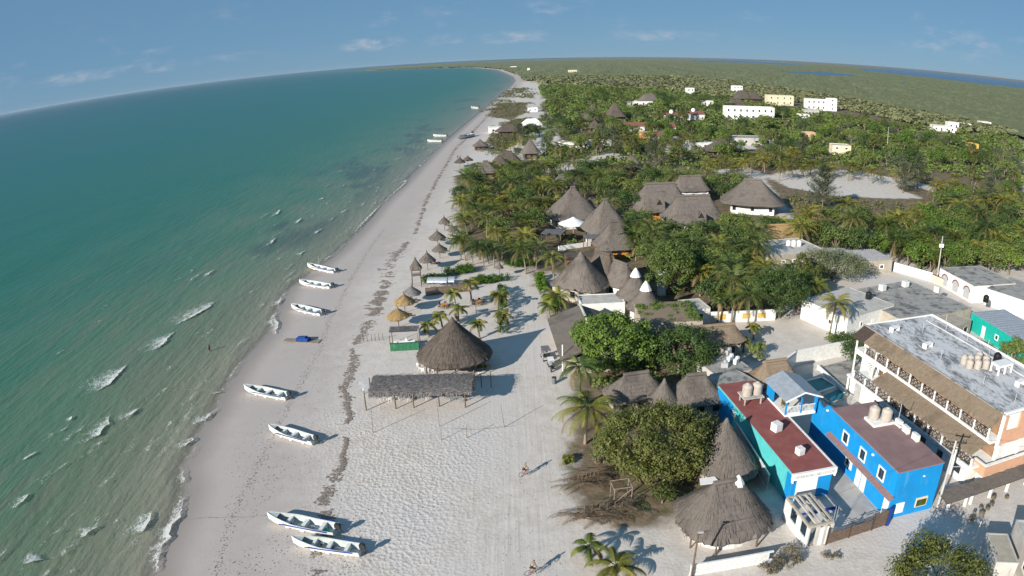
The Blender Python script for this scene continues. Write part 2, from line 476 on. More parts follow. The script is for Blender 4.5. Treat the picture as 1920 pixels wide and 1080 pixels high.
_SDT = sd_poly(np.stack([_mx.ravel(), _my.ravel()], 1), LAND).reshape(len(_ay), len(_ax))
def shore_dist(x, y):
    u, v = (x + 130) / 1.5, (y - 25) / 1.5
    if 0 <= u < len(_ax) - 1 and 0 <= v < len(_ay) - 1:
        i, j = int(u), int(v); a, b = u - i, v - j
        return float((_SDT[j, i] * (1 - a) + _SDT[j, i + 1] * a) * (1 - b) + (_SDT[j + 1, i] * (1 - a) + _SDT[j + 1, i + 1] * a) * b)
    return float(sd_poly(np.array([[x, y]]), LAND)[0])
def gz(x, y):
    s = shore_dist(x, y)
    return WATER + 0.7 * (1 - math.exp(-s / 9.0)) if s > 0 else max(WATER + s * 0.045, -4.0)
def GG(px, py, dz=0.0):
    z = 0.0
    for _ in range(4):
        p = G(px, py, z + dz); z = gz(p.x, p.y)
    return Vector((p.x, p.y, z))

def steps(segs):
    out = []
    for a, b, st in segs:
        n = max(1, int(round((b - a) / st)))
        out += list(np.linspace(a, b, n, endpoint=False))
    return out
gy = steps([(-60, 30, 6), (30, 150, .9), (150, 330, 2.0), (330, 700, 6), (700, 2500, 40), (2500, 9000, 250), (9000, 60000, 3000)]) + [60000]
gx = steps([(-60000, -4000, 4000), (-4000, -300, 120), (-300, -60, 6), (-60, 75, .9), (75, 230, 2.5), (230, 1000, 15), (1000, 6000, 200), (6000, 60000, 4000)]) + [60000]
GXX, GYY = np.meshgrid(np.array(gx), np.array(gy))
PXY = np.stack([GXX.ravel(), GYY.ravel()], 1)
SD = sd_poly(PXY, LAND)

def pxpoly(pts, z=0.0): return np.array([G(*p, z)[:2] for p in pts])
def mask(P, pts, soft, z=0.0):
    s = sd_poly(P, pxpoly(pts, z)); return np.clip(s / soft * .5 + .5, 0, 1)
# where planting stands the sand turns to litter and soil
soil_px = [
    [(850, 330), (960, 300), (1150, 300), (1400, 330), (1440, 400), (1500, 430), (1640, 460), (1520, 520), (1440, 600), (1310, 590), (1180, 560), (1050, 520), (1000, 505), (940, 490), (860, 470)],
    [(1060, 560), (1330, 560), (1400, 660), (1360, 760), (1460, 900), (1300, 960), (1230, 1010), (1075, 960), (1062, 800), (1075, 690), (1060, 620)],
    [(1000, 150), (1300, 150), (1920, 190), (1920, 480), (1680, 470), (1480, 420), (1700, 350), (1440, 325), (1250, 330), (1060, 300), (1040, 230)],
    [(1420, 320), (1920, 300), (1920, 500), (1770, 490), (1740, 505), (1660, 475), (1500, 430)],
    [(990, 505), (1010, 500), (1060, 560), (1040, 600), (1020, 560)],
    [(912, 216), (965, 166), (984, 156), (996, 174), (984, 212), (960, 226)], [(1016, 168), (1050, 150), (1075, 200), (1045, 222), (1014, 208)], [(915, 262), (945, 240), (985, 234), (985, 258), (940, 282), (922, 284)]]
SOIL = np.zeros(len(PXY))
near = (PXY[:, 1] < 3000) & (np.abs(PXY[:, 0]) < 2500)
for q in soil_px:
    SOIL[near] = np.maximum(SOIL[near], mask(PXY[near], q, 4.0))
clear_px = [[(1440, 330), (1490, 318), (1600, 320), (1700, 338), (1680, 352), (1730, 372), (1660, 372), (1560, 366), (1480, 352)],
            [(1350, 655), (1420, 600), (1530, 600), (1560, 640), (1500, 660), (1420, 665)], [(1700, 345), (1720, 342), (1820, 372), (1800, 374)],
            [(1230, 262), (1400, 262), (1420, 280), (1240, 285)], [(1000, 318), (1150, 285), (1180, 295), (1040, 325)],
            [(1330, 320), (1400, 314), (1440, 330), (1400, 336)]]
for q in clear_px:
    SOIL[near] *= 1 - mask(PXY[near], q, 3.0)
far = PXY[:, 1] > 700
SOIL = np.where(far, np.clip((SD - 40) / 40, 0, 1), SOIL)
ROAD = np.zeros(len(PXY))
ROAD[near] = np.maximum(mask(PXY[near], [(830, 1100), (1075, 1100), (1062, 900), (1045, 760), (1045, 650), (1024, 560), (1010, 508), (955, 508), (958, 560), (950, 660), (930, 770), (930, 850), (880, 960)], 5.0),
                        mask(PXY[near], [(1000, 142), (1016, 170), (1010, 212), (985, 212), (995, 180), (985, 150)], 3.0))
FLUFF = np.zeros(len(PXY))
FLUFF[near] = mask(PXY[near], [(640, 780), (700, 800), (780, 815), (940, 800), (930, 880), (880, 990), (850, 1100), (600, 1100), (620, 950)], 5.0)

NXg, NYg = len(gx), len(gy)
def gridmesh(name, Z, keep, attrs, mats):
    idx = np.arange(NXg * NYg).reshape(NYg, NXg)
    q = np.stack([idx[:-1, :-1], idx[:-1, 1:], idx[1:, 1:], idx[1:, :-1]], -1).reshape(-1, 4)
    q = q[keep[q].any(1)]
    used = np.zeros(NXg * NYg, bool); used[q.ravel()] = True
    rem = np.cumsum(used) - 1
    V = np.column_stack([PXY, Z])[used]
    me = bpy.data.meshes.new(name)
    me.vertices.add(len(V)); me.vertices.foreach_set('co', V.ravel())
    q = rem[q]
    me.loops.add(q.size); me.loops.foreach_set('vertex_index', q.ravel().astype(np.int32))
    me.polygons.add(len(q)); me.polygons.foreach_set('loop_start', np.arange(0, q.size, 4, dtype=np.int32))
    me.update(calc_edges=True)
    me.polygons.foreach_set('use_smooth', np.ones(len(q), bool))
    for k, a in attrs.items():
        at = me.attributes.new(k, 'FLOAT', 'POINT'); at.data.foreach_set('value', a[used].astype(np.float32))
    me.materials.append(mats)
    return me

def ground_mat():
    m, nt, bs, out = NT('sandy_ground'); h = NH(nt); h.dim = '2D'
    at = lambda n: h.n('ShaderNodeAttribute', attribute_name=n).outputs['Fac']
    sdv, soil, road, fluff = at('shore'), at('soil'), at('road'), at('fluff')
    p = h.wpos()
    big = h.noise(p, .06, 3, .6); mid = h.noise(p, .5, 4, .7); fine = h.noise(p, 4.5, 2, .65)
    sand = h.mix(h.mapr(mid, .3, .7), (.50, .455, .415), (.585, .54, .50))
    sand = h.mix(h.mapr(big, .4, .68), sand, (.545, .51, .49))
    sand = h.mix(h.math('MULTIPLY', h.mapr(fine, .56, .72), .35), sand, (.33, .28, .24))
    # tide-wet foreshore, darker and smoother; edge wobbles
    wob = h.math('ADD', sdv, h.math('MULTIPLY', h.math('SUBTRACT', h.noise(p, .12, 3, .6), .5), 9.0))
    damp = h.mapr(wob, 8.0, 24.0, 1.0, 0.0)
    wet = h.mapr(sdv, .0, 5.0, 1.0, 0.0)
    col = h.mix(h.math('MULTIPLY', damp, .7), sand, (.345, .305, .295))
    col = h.mix(h.math('MULTIPLY', wet, .8), col, (.245, .215, .19))
    # soil and litter beneath planting
    sm = h.mapr(h.math('ADD', soil, h.math('MULTIPLY', h.math('SUBTRACT', h.noise(p, .25, 3, .65), .5), .9)), .35, .75)
    litter = h.mix(h.mapr(mid, .35, .65), (.115, .085, .055), (.20, .155, .105))
    litter = h.mix(h.mapr(h.noise(p, .35, 4, .6), .55, .7), litter, (.085, .10, .04))
    col = h.mix(sm, col, litter)
    h.l(col, bs.inputs['Base Color'])
    r = h.math('SUBTRACT', .95, h.math('MULTIPLY', wet, .55)); h.l(r, bs.inputs['Roughness'])
    bs.inputs['Specular IOR Level'].default_value = .25
    # relief: trampled soft sand, wheel-smoothed road, ripples
    tr = h.vor(p, 2.0, 'F1')
    tr2 = h.noise(p, 3.2, 2, .6)
    hh = h.math('ADD', h.math('MULTIPLY', tr, .9), h.math('MULTIPLY', tr2, .8))
    amp = h.math('ADD', h.math('MULTIPLY', fluff, .32), .12)
    amp = h.math('MULTIPLY', amp, h.math('SUBTRACT', 1.0, h.math('MULTIPLY', road, .7)))
    amp = h.math('MULTIPLY', amp, h.math('SUBTRACT', 1.0, h.math('MULTIPLY', damp, .78)))
    ruts = h.noise(h.wpos(scale=(1, .04, 1), rot=(0, 0, R_(3))), 1.6, 2, .6)
    hh = h.math('ADD', h.math('MULTIPLY', hh, amp), h.math('MULTIPLY', h.math('MULTIPLY', ruts, road), .3))
    hh = h.math('ADD', hh, h.math('MULTIPLY', fine, .05))
    h.bump(bs, hh, 1.0, .16)
    return m
fl = (np.array([mn.noise(Vector((x * .35, y * .35, 0))) for x, y in PXY[(FLUFF > .05)]]) if (FLUFF > .05).any() else np.zeros(0))
ZG = zland(SD)
ZG[FLUFF > .05] += fl * .05 * FLUFF[FLUFF > .05]
keep = SD > -260
ground = link('ground', gridmesh('ground', ZG, keep, {'shore': SD, 'soil': SOIL, 'road': ROAD, 'fluff': FLUFF}, ground_mat()))
tag(ground, kind='structure')

# sea
OFF = -SD
def sea_mat():
    m, nt, bs, out = NT('shallow_sea_water'); h = NH(nt); h.dim = '2D'
    off = h.n('ShaderNodeAttribute', attribute_name='off').outputs['Fac']
    p = h.wpos()
    # sand in suspension close in, banks and clearer water farther out
    pat = h.noise(h.wpos(scale=(1, .4, 1), rot=(0, 0, R_(10))), .05, 3, .6)
    o2 = h.math('ADD', off, h.math('MULTIPLY', h.math('SUBTRACT', pat, .5), h.math('MINIMUM', h.math('MULTIPLY', off, .9), 70.0)))
    lg = h.math('LOGARITHM', h.math('MAXIMUM', o2, .5), 10.0)
    rp = h.n('ShaderNodeValToRGB'); h.l(h.math('DIVIDE', lg, 4.0), rp.inputs[0])
    cr = rp.color_ramp; cr.interpolation = 'LINEAR'
    stops = [(-.3, (.25, .24, .19)), (.5, (.22, .225, .17)), (.9, (.165, .19, .135)), (1.25, (.125, .18, .12)), (1.6, (.066, .16, .105)), (2.0, (.022, .135, .096)), (2.5, (.009, .12, .104)), (3.1, (.007, .10, .105)), (3.7, (.006, .075, .108))]
    while len(cr.elements) > 1: cr.elements.remove(cr.elements[-1])
    for i, (lx, c) in enumerate(stops):
        e = cr.elements[0] if i == 0 else cr.elements.new(max(0, lx / 4.0))
        e.position = max(0, lx / 4.0); e.color = (*c, 1)
    col = rp.outputs[0]
    # sea-grass beds
    gr = h.noise(h.wpos(scale=(1, .45, 1), rot=(0, 0, R_(-20))), .035, 3, .6)
    gm = h.math('MULTIPLY', h.mapr(gr, .54, .64), h.math('MULTIPLY', h.mapr(off, 5, 16), h.mapr(off, 34, 60, 1, 0)))
    gm = h.math('MULTIPLY', gm, h.mapr(h.n('ShaderNodeAttribute', attribute_name='yy').outputs['Fac'], 105, 190))
    col = h.mix(h.math('MULTIPLY', gm, .5), col, (.035, .06, .075))
    # silt streaks that also paint the light and dark bands of the swell
    st = h.noise(h.wpos(scale=(1, .16, 1), rot=(0, 0, R_(6))), .26, 3, .65)
    col = h.mix(h.math('MULTIPLY', h.mapr(st, .45, .7), h.mapr(off, 3, 90, .5, 0.06)), col, (.165, .172, .132))
    h.l(col, bs.inputs['Base Color'])
    bs.inputs['Roughness'].default_value = .3
    bs.inputs['IOR'].default_value = 1.33
    bs.inputs['Specular IOR Level'].default_value = .14
    w1 = h.noise(h.wpos(scale=(1, .2, 1), rot=(0, 0, R_(6))), .6, 2, .55)
    w2 = h.noise(h.wpos(scale=(1, .45, 1), rot=(0, 0, R_(-12))), 1.6, 2, .6)
    w3 = h.noise(p, 5.0, 1, .6)
    hh = h.math('ADD', h.math('MULTIPLY', w1, 1.0), h.math('ADD', h.math('MULTIPLY', w2, .35), h.math('MULTIPLY', w3, .1)))
    h.bump(bs, hh, .42, .5)
    tr = h.n('ShaderNodeBsdfTransparent')
    mx = h.n('ShaderNodeMixShader')
    edge = h.mapr(h.math('ADD', off, h.math('MULTIPLY', h.math('SUBTRACT', h.noise(p, .35, 4, .6), .5), 1.6)), -.2, 2.6)
    h.l(edge, mx.inputs[0]); h.l(tr.outputs[0], mx.inputs[1]); h.l(bs.outputs[0], mx.inputs[2]); h.l(mx.outputs[0], out.inputs[0])
    return m
# swell: crests run obliquely to the beach and flatten over the shallows and far out
cdir = R_(84)
ph = PXY[:, 0] * math.cos(cdir + math.pi / 2) + PXY[:, 1] * math.sin(cdir + math.pi / 2)
al = PXY[:, 0] * math.cos(cdir) + PXY[:, 1] * math.sin(cdir)
swell = np.sin(ph / 5.2 + .8 * np.sin(al / 19) + .5 * np.sin(al / 7 + ph / 23)) + .5 * np.sin(ph / 2.9 + al / 17)
amp = np.clip((OFF - 1) / 12, 0, 1) * np.clip(1 - (PXY[:, 1] - 150) / 200, 0, 1) * .12
amp = np.where(PXY[:, 1] < 330, amp, 0)
sea = link('sea', gridmesh('sea', WATER + swell * amp, SD < 14, {'off': OFF, 'yy': PXY[:, 1]}, sea_mat()))
tag(sea, kind='structure')

# broken wave crests: lacy films of foam behind each crest line
def foam_obj():
    crests = [  # (px,py) shoreward edge from left end to right end, spread behind it in metres, count
        ([(176, 737), (205, 722), (225, 700), (240, 682)], 7.5, 900), ([(285, 660), (305, 648), (322, 628), (330, 620)], 6.0, 600),
        ([(330, 610), (360, 596), (392, 578), (405, 562)], 7.0, 520), ([(150, 832), (180, 820), (200, 800), (208, 776)], 3.5, 330), ([(225, 790), (250, 778), (264, 763)], 3.0, 230),
        ([(372, 798), (392, 783), (404, 770)], 3.0, 300), ([(346, 842), (362, 826), (368, 818)], 2.6, 260), ([(300, 1075), (300, 1045), (318, 1005), (342, 955), (352, 925)], 2.6, 900),
        ([(245, 1005), (270, 1000), (284, 975), (286, 955)], 3.5, 420), ([(30, 955), (50, 935), (65, 922)], 2.4, 150), ([(40, 865), (60, 856), (73, 845)], 1.6, 90), ([(130, 790), (138, 780)], 1.5, 50),
        ([(505, 408), (520, 402), (527, 392)], 2.5, 130), ([(556, 420), (568, 408)], 2, 60), ([(505, 460), (520, 445)], 2, 40), ([(590, 440), (606, 428)], 2, 40),
        ([(515, 590), (520, 610), (517, 632)], 2.0, 190), ([(516, 575), (530, 560), (530, 562)], 2.6, 150), ([(385, 520), (405, 505)], 2, 60), ([(400, 740), (420, 735)], 1.5, 40),
        ([(640, 400), (655, 392)], 2, 36), ([(610, 350), (622, 346)], 2, 24), ([(600, 375), (612, 370)], 2, 24), ([(660, 440), (690, 410), (720, 378)], 1.3, 170), ([(730, 370), (770, 335)], 1.2, 100),
        ([(560, 480), (574, 470)], 2, 40), ([(640, 350), (652, 346)], 1.6, 20), ([(700, 320), (712, 316)], 1.6, 20), ([(790, 280), (806, 274)], 1.6, 16), ([(40, 1060), (90, 1050)], 3, 70), ([(150, 1010), (190, 985)], 3, 80)]
    V, F, Dn = [], [], []
    crests = [([G(*p, WATER + .16) for p in line], back, 1.0) for line, back, n in crests]
    rg = random.Random(14)
    for k_ in range(150):          # low spilling crests along the whole shallow margin
        y = 45 + 330 * rg.random() ** 1.7; off = 3 + 42 * rg.random() ** 1.8
        x = -110.0
        while shore_dist(x, y) < -off and x < 60: x += 1.0
        if x > 40: continue
        L = rg.uniform(1.5, 6.5) * (1 + y / 200); a = R_(rg.uniform(74, 94)); t = Vector((math.cos(a), math.sin(a), 0)); c = Vector((x, y, WATER + .16))
        crests.append(([c + t * L * s + Vector((rg.gauss(0, .3), 0, 0)) for s in (-.5, -.15, .2, .5)], rg.uniform(.6, 2.0) * (1 + y / 300), rg.uniform(.3, .65)))
    for a_, b_ in zip(S_[:21], S_[1:22]):      # thin wash line where the water meets the sand
        A, B = Vector((*a_, WATER + .16)), Vector((*b_, WATER + .16)); nseg = max(1, int((B - A).length / 7))
        for q in range(nseg):
            if rg.random() < .25: continue
            P0, P1 = A.lerp(B, q / nseg), A.lerp(B, (q + 1.25) / nseg)
            crests.append(([P0.lerp(P1, s) + Vector((rg.gauss(-.4, .25), 0, 0)) for s in (0, .3, .6, 1)], rg.uniform(.5, 1.5) * (1 + A.y / 250), rg.uniform(.4, .85)))
    for k_, (pts, back, n) in enumerate(crests):
        d = [(pts[i + 1] - pts[i]).length for i in range(len(pts) - 1)]; T = sum(d)
        mid = (pts[0] + pts[-1]) / 2; t = (pts[-1] - pts[0]).normalized(); nrm = Vector((-t.y, t.x, 0))
        if gz(*(mid + nrm * 3)[:2]) > gz(*(mid - nrm * 3)[:2]): nrm = -nrm
        back *= 1.25
        nu, nv = max(8, int(T * 2.2)), max(6, int(back * 2)); b0 = len(V)
        for i in range(nu + 1):
            s = i / nu; q = s * T; j = 0
            while j < len(d) - 1 and q > d[j]: q -= d[j]; j += 1
            p = pts[j].lerp(pts[j + 1], min(1, q / max(d[j], 1e-6)))
            p = p + nrm * (.5 * mn.noise(Vector((q * .8, k_ * 3.1, 1))) - .1)
            env = math.sin(math.pi * s) ** .5
            for jv in range(nv + 1):
                v = jv / nv
                P = p + nrm * back * v * (.35 + .65 * env) - t * v * back * .35
                z = WATER + .14 + .22 * math.exp(-(v * back / .7) ** 2) * env + .05 * (1 - v)
                z = max(z, gz(P.x, P.y) + .03)
                V.append((P.x, P.y, z)); Dn.append(env * (1 - v) ** 1.3 * n)
        for i in range(nu):
            for jv in range(nv):
                a = b0 + i * (nv + 1) + jv; F.append((a, a + 1, a + nv + 2, a + nv + 1))
    me = bpy.data.meshes.new('sea_foam'); me.from_pydata(V, [], F); me.polygons.foreach_set('use_smooth', [True] * len(F))
    at = me.attributes.new('den', 'FLOAT', 'POINT'); at.data.foreach_set('value', Dn)
    m, nt, bs, out = NT('lacy_sea_foam'); h = NH(nt); h.dim = '2D'
    den = h.n('ShaderNodeAttribute', attribute_name='den').outputs['Fac']
    p = h.wpos(scale=(1, .6, 1), rot=(0, 0, R_(30)))
    lace = h.math('SUBTRACT', 1.0, h.mapr(h.vor(p, 2.6, 'DISTANCE_TO_EDGE'), .0, .22))
    nz = h.noise(p, 1.1, 4, .7)
    f = h.math('ADD', h.math('MULTIPLY', den, 1.15), h.math('ADD', h.math('MULTIPLY', lace, .30), h.math('MULTIPLY', h.math('SUBTRACT', nz, .5), 1.5)))
    al = h.math('MULTIPLY', h.mapr(f, .5, 1.3), h.mapr(den, 0.0, .15))
    bs.inputs['Base Color'].default_value = (.66, .69, .67, 1); bs.inputs['Roughness'].default_value = .8
    h.l(h.math('MULTIPLY', al, .85), bs.inputs['Alpha'])
    me.materials.append(m)
    tag(link('sea_foam', me), 'white foam of small broken waves on the shallow green water', 'foam', kind='stuff')
foam_obj()

# wrack line and scattered weed on the sand
def weed_obj():
    mb = MB()
    def fleck(p, sz, el=2.0, a=None):
        a = U(0, 6.28) if a is None else a
        m_ = rnd.randint(5, 7); z = gz(p.x, p.y)
        ca, sa = math.cos(a), math.sin(a)
        ring = []
        for j in range(m_):
            x, y = math.cos(6.283 * j / m_) * sz * el * U(.6, 1.3), math.sin(6.283 * j / m_) * sz * U(.6, 1.3)
            ring.append((p.x + x * ca - y * sa, p.y + x * sa + y * ca, z + .004))
        mb.faces(ring + [(p.x, p.y, z + .03 + sz * .25)], [(j, (j + 1) % m_, m_) for j in range(m_)])
    line = [(585, 1079, .6), (600, 1040, .9), (612, 930, .8), (630, 905, 1.2), (640, 870, .3), (652, 800, .25), (652, 770, .5), (650, 720, .9), (657, 690, 1.0), (665, 665, .8), (668, 640, .8), (690, 612, 1.4), (700, 590, 1.0), (706, 565, 1.2), (722, 540, 1.4), (728, 500, 2.2), (742, 478, 1.6), (775, 445, .5), (788, 410, .45), (800, 375, .5), (818, 340, .6), (835, 312, .6), (852, 282, .8), (878, 255, 1.2), (905, 228, 1.2), (930, 200, 1.4), (960, 172, 2.0), (968, 158, 2.0)]
    for (x0, y0, w0), (x1, y1, w1) in zip(line, line[1:]):
        a, b = GG(x0, y0), GG(x1, y1); L = (b - a).length
        n = int(min(620, L * 34 if a.y < 130 else L * 9))
        for _ in range(n):
            t = rnd.random(); p = a.lerp(b, t); wd = w0 + (w1 - w0) * t
            p = p + Vector((rnd.gauss(0, wd * .45) + .9 * mn.noise(Vector((p.y * .25, 0, 8))), rnd.gauss(0, wd * .8), 0))
            if mn.noise(Vector((p.x * .3, p.y * .3, 3))) < -.16: continue
            fleck(p, U(.05, .2) * (1 if p.y < 120 else 1.8), U(1.2, 2.6), U(-.5, .9))
    line2 = [(400, 1079), (425, 1010), (440, 960), (470, 900), (495, 850), (520, 800), (545, 755), (575, 700), (600, 655), (618, 600), (640, 560), (660, 520), (690, 470), (720, 430)]
    for (x0, y0), (x1, y1) in zip(line2, line2[1:]):
        a, b = GG(x0, y0), GG(x1, y1)
        for _ in range(int((b - a).length * 12)):
            p = a.lerp(b, rnd.random()) + Vector((rnd.gauss(0, .35), rnd.gauss(0, .5), 0)); fleck(p, U(.03, .085), U(1, 2.2))
    for _ in range(2600):
        px, py = U(420, 700), U(470, 1079)
        p = GG(px, py)
        s = p.x - GG(470 + (1079 - py) * .35, py).x
        if mn.noise(Vector((p.x * .12, p.y * .12, 9))) < -.05 or gz(p.x, p.y) < WATER + .12: continue
        fleck(p, U(.02, .075), U(1, 2.5))
    for _ in range(700):
        p = GG(U(690, 1060), U(690, 1079)); fleck(p, U(.02, .06), U(1, 2))
    o = mb.build('seaweed', M['weed'])
    tag(o, 'dark wrack line of dried seaweed strewn along the beach sand', 'seaweed', kind='stuff')
weed_obj()
# ------------------------------------------------------------------ building kit
AV = []                                   # ground already taken: (x, y, radius)
def avoid_rect(o, x0, x1, y0, y1, pad=.6):
    rz = o.rotation_euler[2]; ca, sa = math.cos(rz), math.sin(rz)
    L = max(x1 - x0, y1 - y0); S = min(x1 - x0, y1 - y0); k = max(1, int(round(L / max(S, .5))))
    for i in range(k):
        if x1 - x0 >= y1 - y0: x, y = x0 + (i + .5) * L / k, (y0 + y1) / 2
        else: x, y = (x0 + x1) / 2, y0 + (i + .5) * L / k
        AV.append((o.location[0] + x * ca - y * sa, o.location[1] + x * sa + y * ca, math.hypot(L / k, S) / 2 * .9 + pad))
def sell(t, e):
    c, s = math.cos(t), math.sin(t)
    return math.copysign(abs(c) ** (2 / e), c), math.copysign(abs(s) ** (2 / e), s)
def thatch(parent, a, b, r, z0, z1, mat, c=(0, 0), e=5, pe=1.25, n=52, rings=8, strands=260, rz=0.0, name='thatched_roof', cap=True, rag=.12, thick=.24, seed=0):
    """hipped (r>0) or conical (r=0) palm-thatch roof: half sizes a,b, half ridge r along x, eave z0, ridge z1"""
    rg = random.Random(seed * 31 + int(a * 100)); mb = MB()
    V = []; rise = z1 - z0
    def pt(th, t, lift=0.0):
        x, y = sell(th, e); ex, ey = a * x, b * y
        rx = max(-r, min(r, ex)); 
        f = t
        X, Y = ex + (rx - ex) * f, ey * (1 - f)
        Z = z0 + rise * t ** pe
        return Vector((X, Y, Z + lift))
    arc = 2 * (a + b)
    grid = []
    for j in range(rings + 1):
        t = j / rings; row = []
        for k in range(n):
            th = 2 * math.pi * k / n
            p = pt(th, t * .995)
            nz = mn.noise(Vector((p.x * .9 + seed * 7, p.y * .9, p.z * .9))) * .09
            if j == 0: p += Vector((p.x, p.y, 0)).normalized() * rg.uniform(-rag, rag * .6); p.z += rg.uniform(-rag, rag * .4)
            p.z += nz if j < rings else abs(nz)
            row.append(p)
        grid.append(row)
    sl = math.hypot(rise, b); rgl = [rg.random() for _ in range(97)]
    for j in range(rings):
        for k in range(n):
            k2 = (k + 1) % n
            us = [(k / n * arc, j / rings * sl), ((k + 1) / n * arc, j / rings * sl), ((k + 1) / n * arc, (j + 1) / rings * sl), (k / n * arc, (j + 1) / rings * sl)]
            lf_ = [Vector((0, 0, .035 * rgl[(k * 7 + j * 13) % 97])), Vector((0, 0, .035 * rgl[(k2 * 7 + j * 13) % 97]))] if j else [Vector(), Vector()]
            mb.quad(grid[j][k] + lf_[0], grid[j][k2] + lf_[1], grid[j + 1][k2], grid[j + 1][k], uv=us)
    # ragged thickness and underside
    for k in range(n):
        k2 = (k + 1) % n
        A, B = grid[0][k], grid[0][k2]
        def dn(p): return Vector((p.x * .97, p.y * .97, p.z - thick))
        mb.quad(dn(A), dn(B), B, A, uv=[(k / n * arc, 0), ((k + 1) / n * arc, 0), ((k + 1) / n * arc, .3), (k / n * arc, .3)])
        A2, B2 = pt(2 * math.pi * k / n, .85, -thick), pt(2 * math.pi * (k + 1) / n, .85, -thick)
        mb.quad(dn(B), dn(A), A2, B2, uv=[(0, 0), (.1, 0), (.1, 1), (0, 1)])
    # loose fronds lying down the slope
    for _ in range(strands):
        th = rg.uniform(0, 6.283); t1 = rg.uniform(-.03, .93); t0 = t1 + rg.uniform(.06, .16)
        p1, p0 = pt(th, max(0, t1)), pt(th + rg.uniform(-.02, .02), min(.99, t0))
        if t1 < .02: p1 = p1 + Vector((p1.x, p1.y, 0)).normalized() * rg.uniform(.05, .35) - Vector((0, 0, rg.uniform(.05, .3)))
        d = (p1 - p0); sd_ = d.cross(Vector((0, 0, 1)))
        if sd_.length < 1e-5: continue
        sd_ = sd_.normalized() * rg.uniform(.02, .07); lf = Vector((0, 0, rg.uniform(.03, .12)))
        u = th / 6.283 * arc
        mb.quad(p0 - sd_ + lf * .6, p1 - sd_ * .5 + lf, p1 + sd_ * .5 + lf, p0 + sd_ + lf * .6, uv=[(u, 0), (u, 1), (u + .1, 1), (u + .1, 0)])
    if cap:   # tied ridge bundle
        hw = .22 + .03 * a
        if r > .2:
            mb.tube((-r - .15, 0, z1 + .0), (r + .15, 0, z1 + .02), hw * .8, hw * .8, 7)
        else:
            mb.tube((0, 0, z1 - .5), (0, 0, z1 + .22), hw * 1.35, hw * .35, 8)
    return mb.build(name, mat, parent, (c[0], c[1], 0), rz, smooth=False)

def rect_on(mb, face, W, D, u0, u1, z0, z1, t, m=0, base=0.0):
    """slab of thickness t standing proud (from offset base) of a wall face of a W x D block"""
    if face == 'S': mb.b3(u0, u1, -base - t, -base, z0, z1, m)
    elif face == 'N': mb.b3(u0, u1, D + base, D + base + t, z0, z1, m)
    elif face == 'W': mb.b3(-base - t, -base, u0, u1, z0, z1, m)
    else: mb.b3(W + base, W + base + t, u0, u1, z0, z1, m)
def window(o, face, W, D, u, z, w, h, frame='cleanwhite', pane='glass', panes=2, fw=.17, name='window'):
    f = MB()
    for (a, b, c, d) in ((u - w / 2, u + w / 2, z - h / 2, z - h / 2 + fw), (u - w / 2, u + w / 2, z + h / 2 - fw, z + h / 2),
                         (u - w / 2, u - w / 2 + fw, z - h / 2 + fw, z + h / 2 - fw), (u + w / 2 - fw, u + w / 2, z - h / 2 + fw, z + h / 2 - fw)):
        rect_on(f, face, W, D, a, b, c, d, .09)
    fo = f.build(name, M[frame], o)
    iw = (w - 2 * fw) / panes
    for i in range(panes):
        p = MB(); a = u - w / 2 + fw + i * iw
        rect_on(p, face, W, D, a + .01, a + iw - (.05 if i < panes - 1 else .01), z - h / 2 + fw + .005, z + h / 2 - fw - .005, .02)
        p.build('pane', M[pane], fo)
    return fo
def door(o, face, W, D, u, w, h, mat='cleanwhite', z0=.05, frame=None, name='door', t=.06):
    d = MB(); rect_on(d, face, W, D, u - w / 2, u + w / 2, z0, z0 + h, t)
    do = d.build(name, M[mat], o)
    k = MB(); 
    rect_on(k, face, W, D, u + w * .34, u + w * .40, z0 + h * .46, z0 + h * .5, .04, base=t)
    k.build('handle', M['steel'], do)
    return do
def house(name, label, loc, rz, W, D, H, wall='white', roof='conc', par=.25, wins=(), doors=(), cat='house', group=None, slab=None, avoid=True, parmat=None):
    o = thing(name, label, cat, loc, rz, group)
    MB().b3(0, W, 0, D, -.15, H).build('wall', M[wall], o)
    r = MB(); r.b3(.06, W - .06, .06, D - .06, H + .003, H + .06)
    ro = r.build('roof', M[roof], o)
    if par:
        p = MB(); t = .16
        p.b3(-.03, W + .03, -.03, t, H + .004, H + par); p.b3(-.03, W + .03, D - t, D + .03, H + .004, H + par)
        p.b3(-.03, t, t + .002, D - t - .002, H + .004, H + par - .002); p.b3(W - t, W + .03, t + .002, D - t - .002, H + .004, H + par - .002)
        p.build('parapet', M[parmat or wall], ro)
    for wv in wins: window(o, wv[0], W, D, *wv[1:5], **(wv[5] if len(wv) > 5 else {}))
    for dv in doors: door(o, dv[0], W, D, *dv[1:4], **(dv[4] if len(dv) > 4 else {}))
    if avoid: avoid_rect(o, 0, W, 0, D)
    return o
def water_tank(loc, label, group, s=1.0, mat='tank'):
    o = thing('water_tank', label, 'water tank', loc, U(0, 6), group)
    r = .62 * s; h = 1.35 * s
    MB().lathe([(r * .96, 0), (r, .05), (r * .97, h * .25), (r, h * .3), (r * .97, h * .5), (r, h * .55), (r * .97, h * .75), (r, h * .8), (r * .9, h * .9), (r * .55, h * 1.02), (r * .34, h * 1.05)], 18).build('body', M[mat], o, smooth=True)
    MB().lathe([(r * .38, h * 1.05), (r * .4, h * 1.09), (r * .2, h * 1.13), (.02, h * 1.14)], 14).build('lid', M[mat], o, smooth=True)
    return o
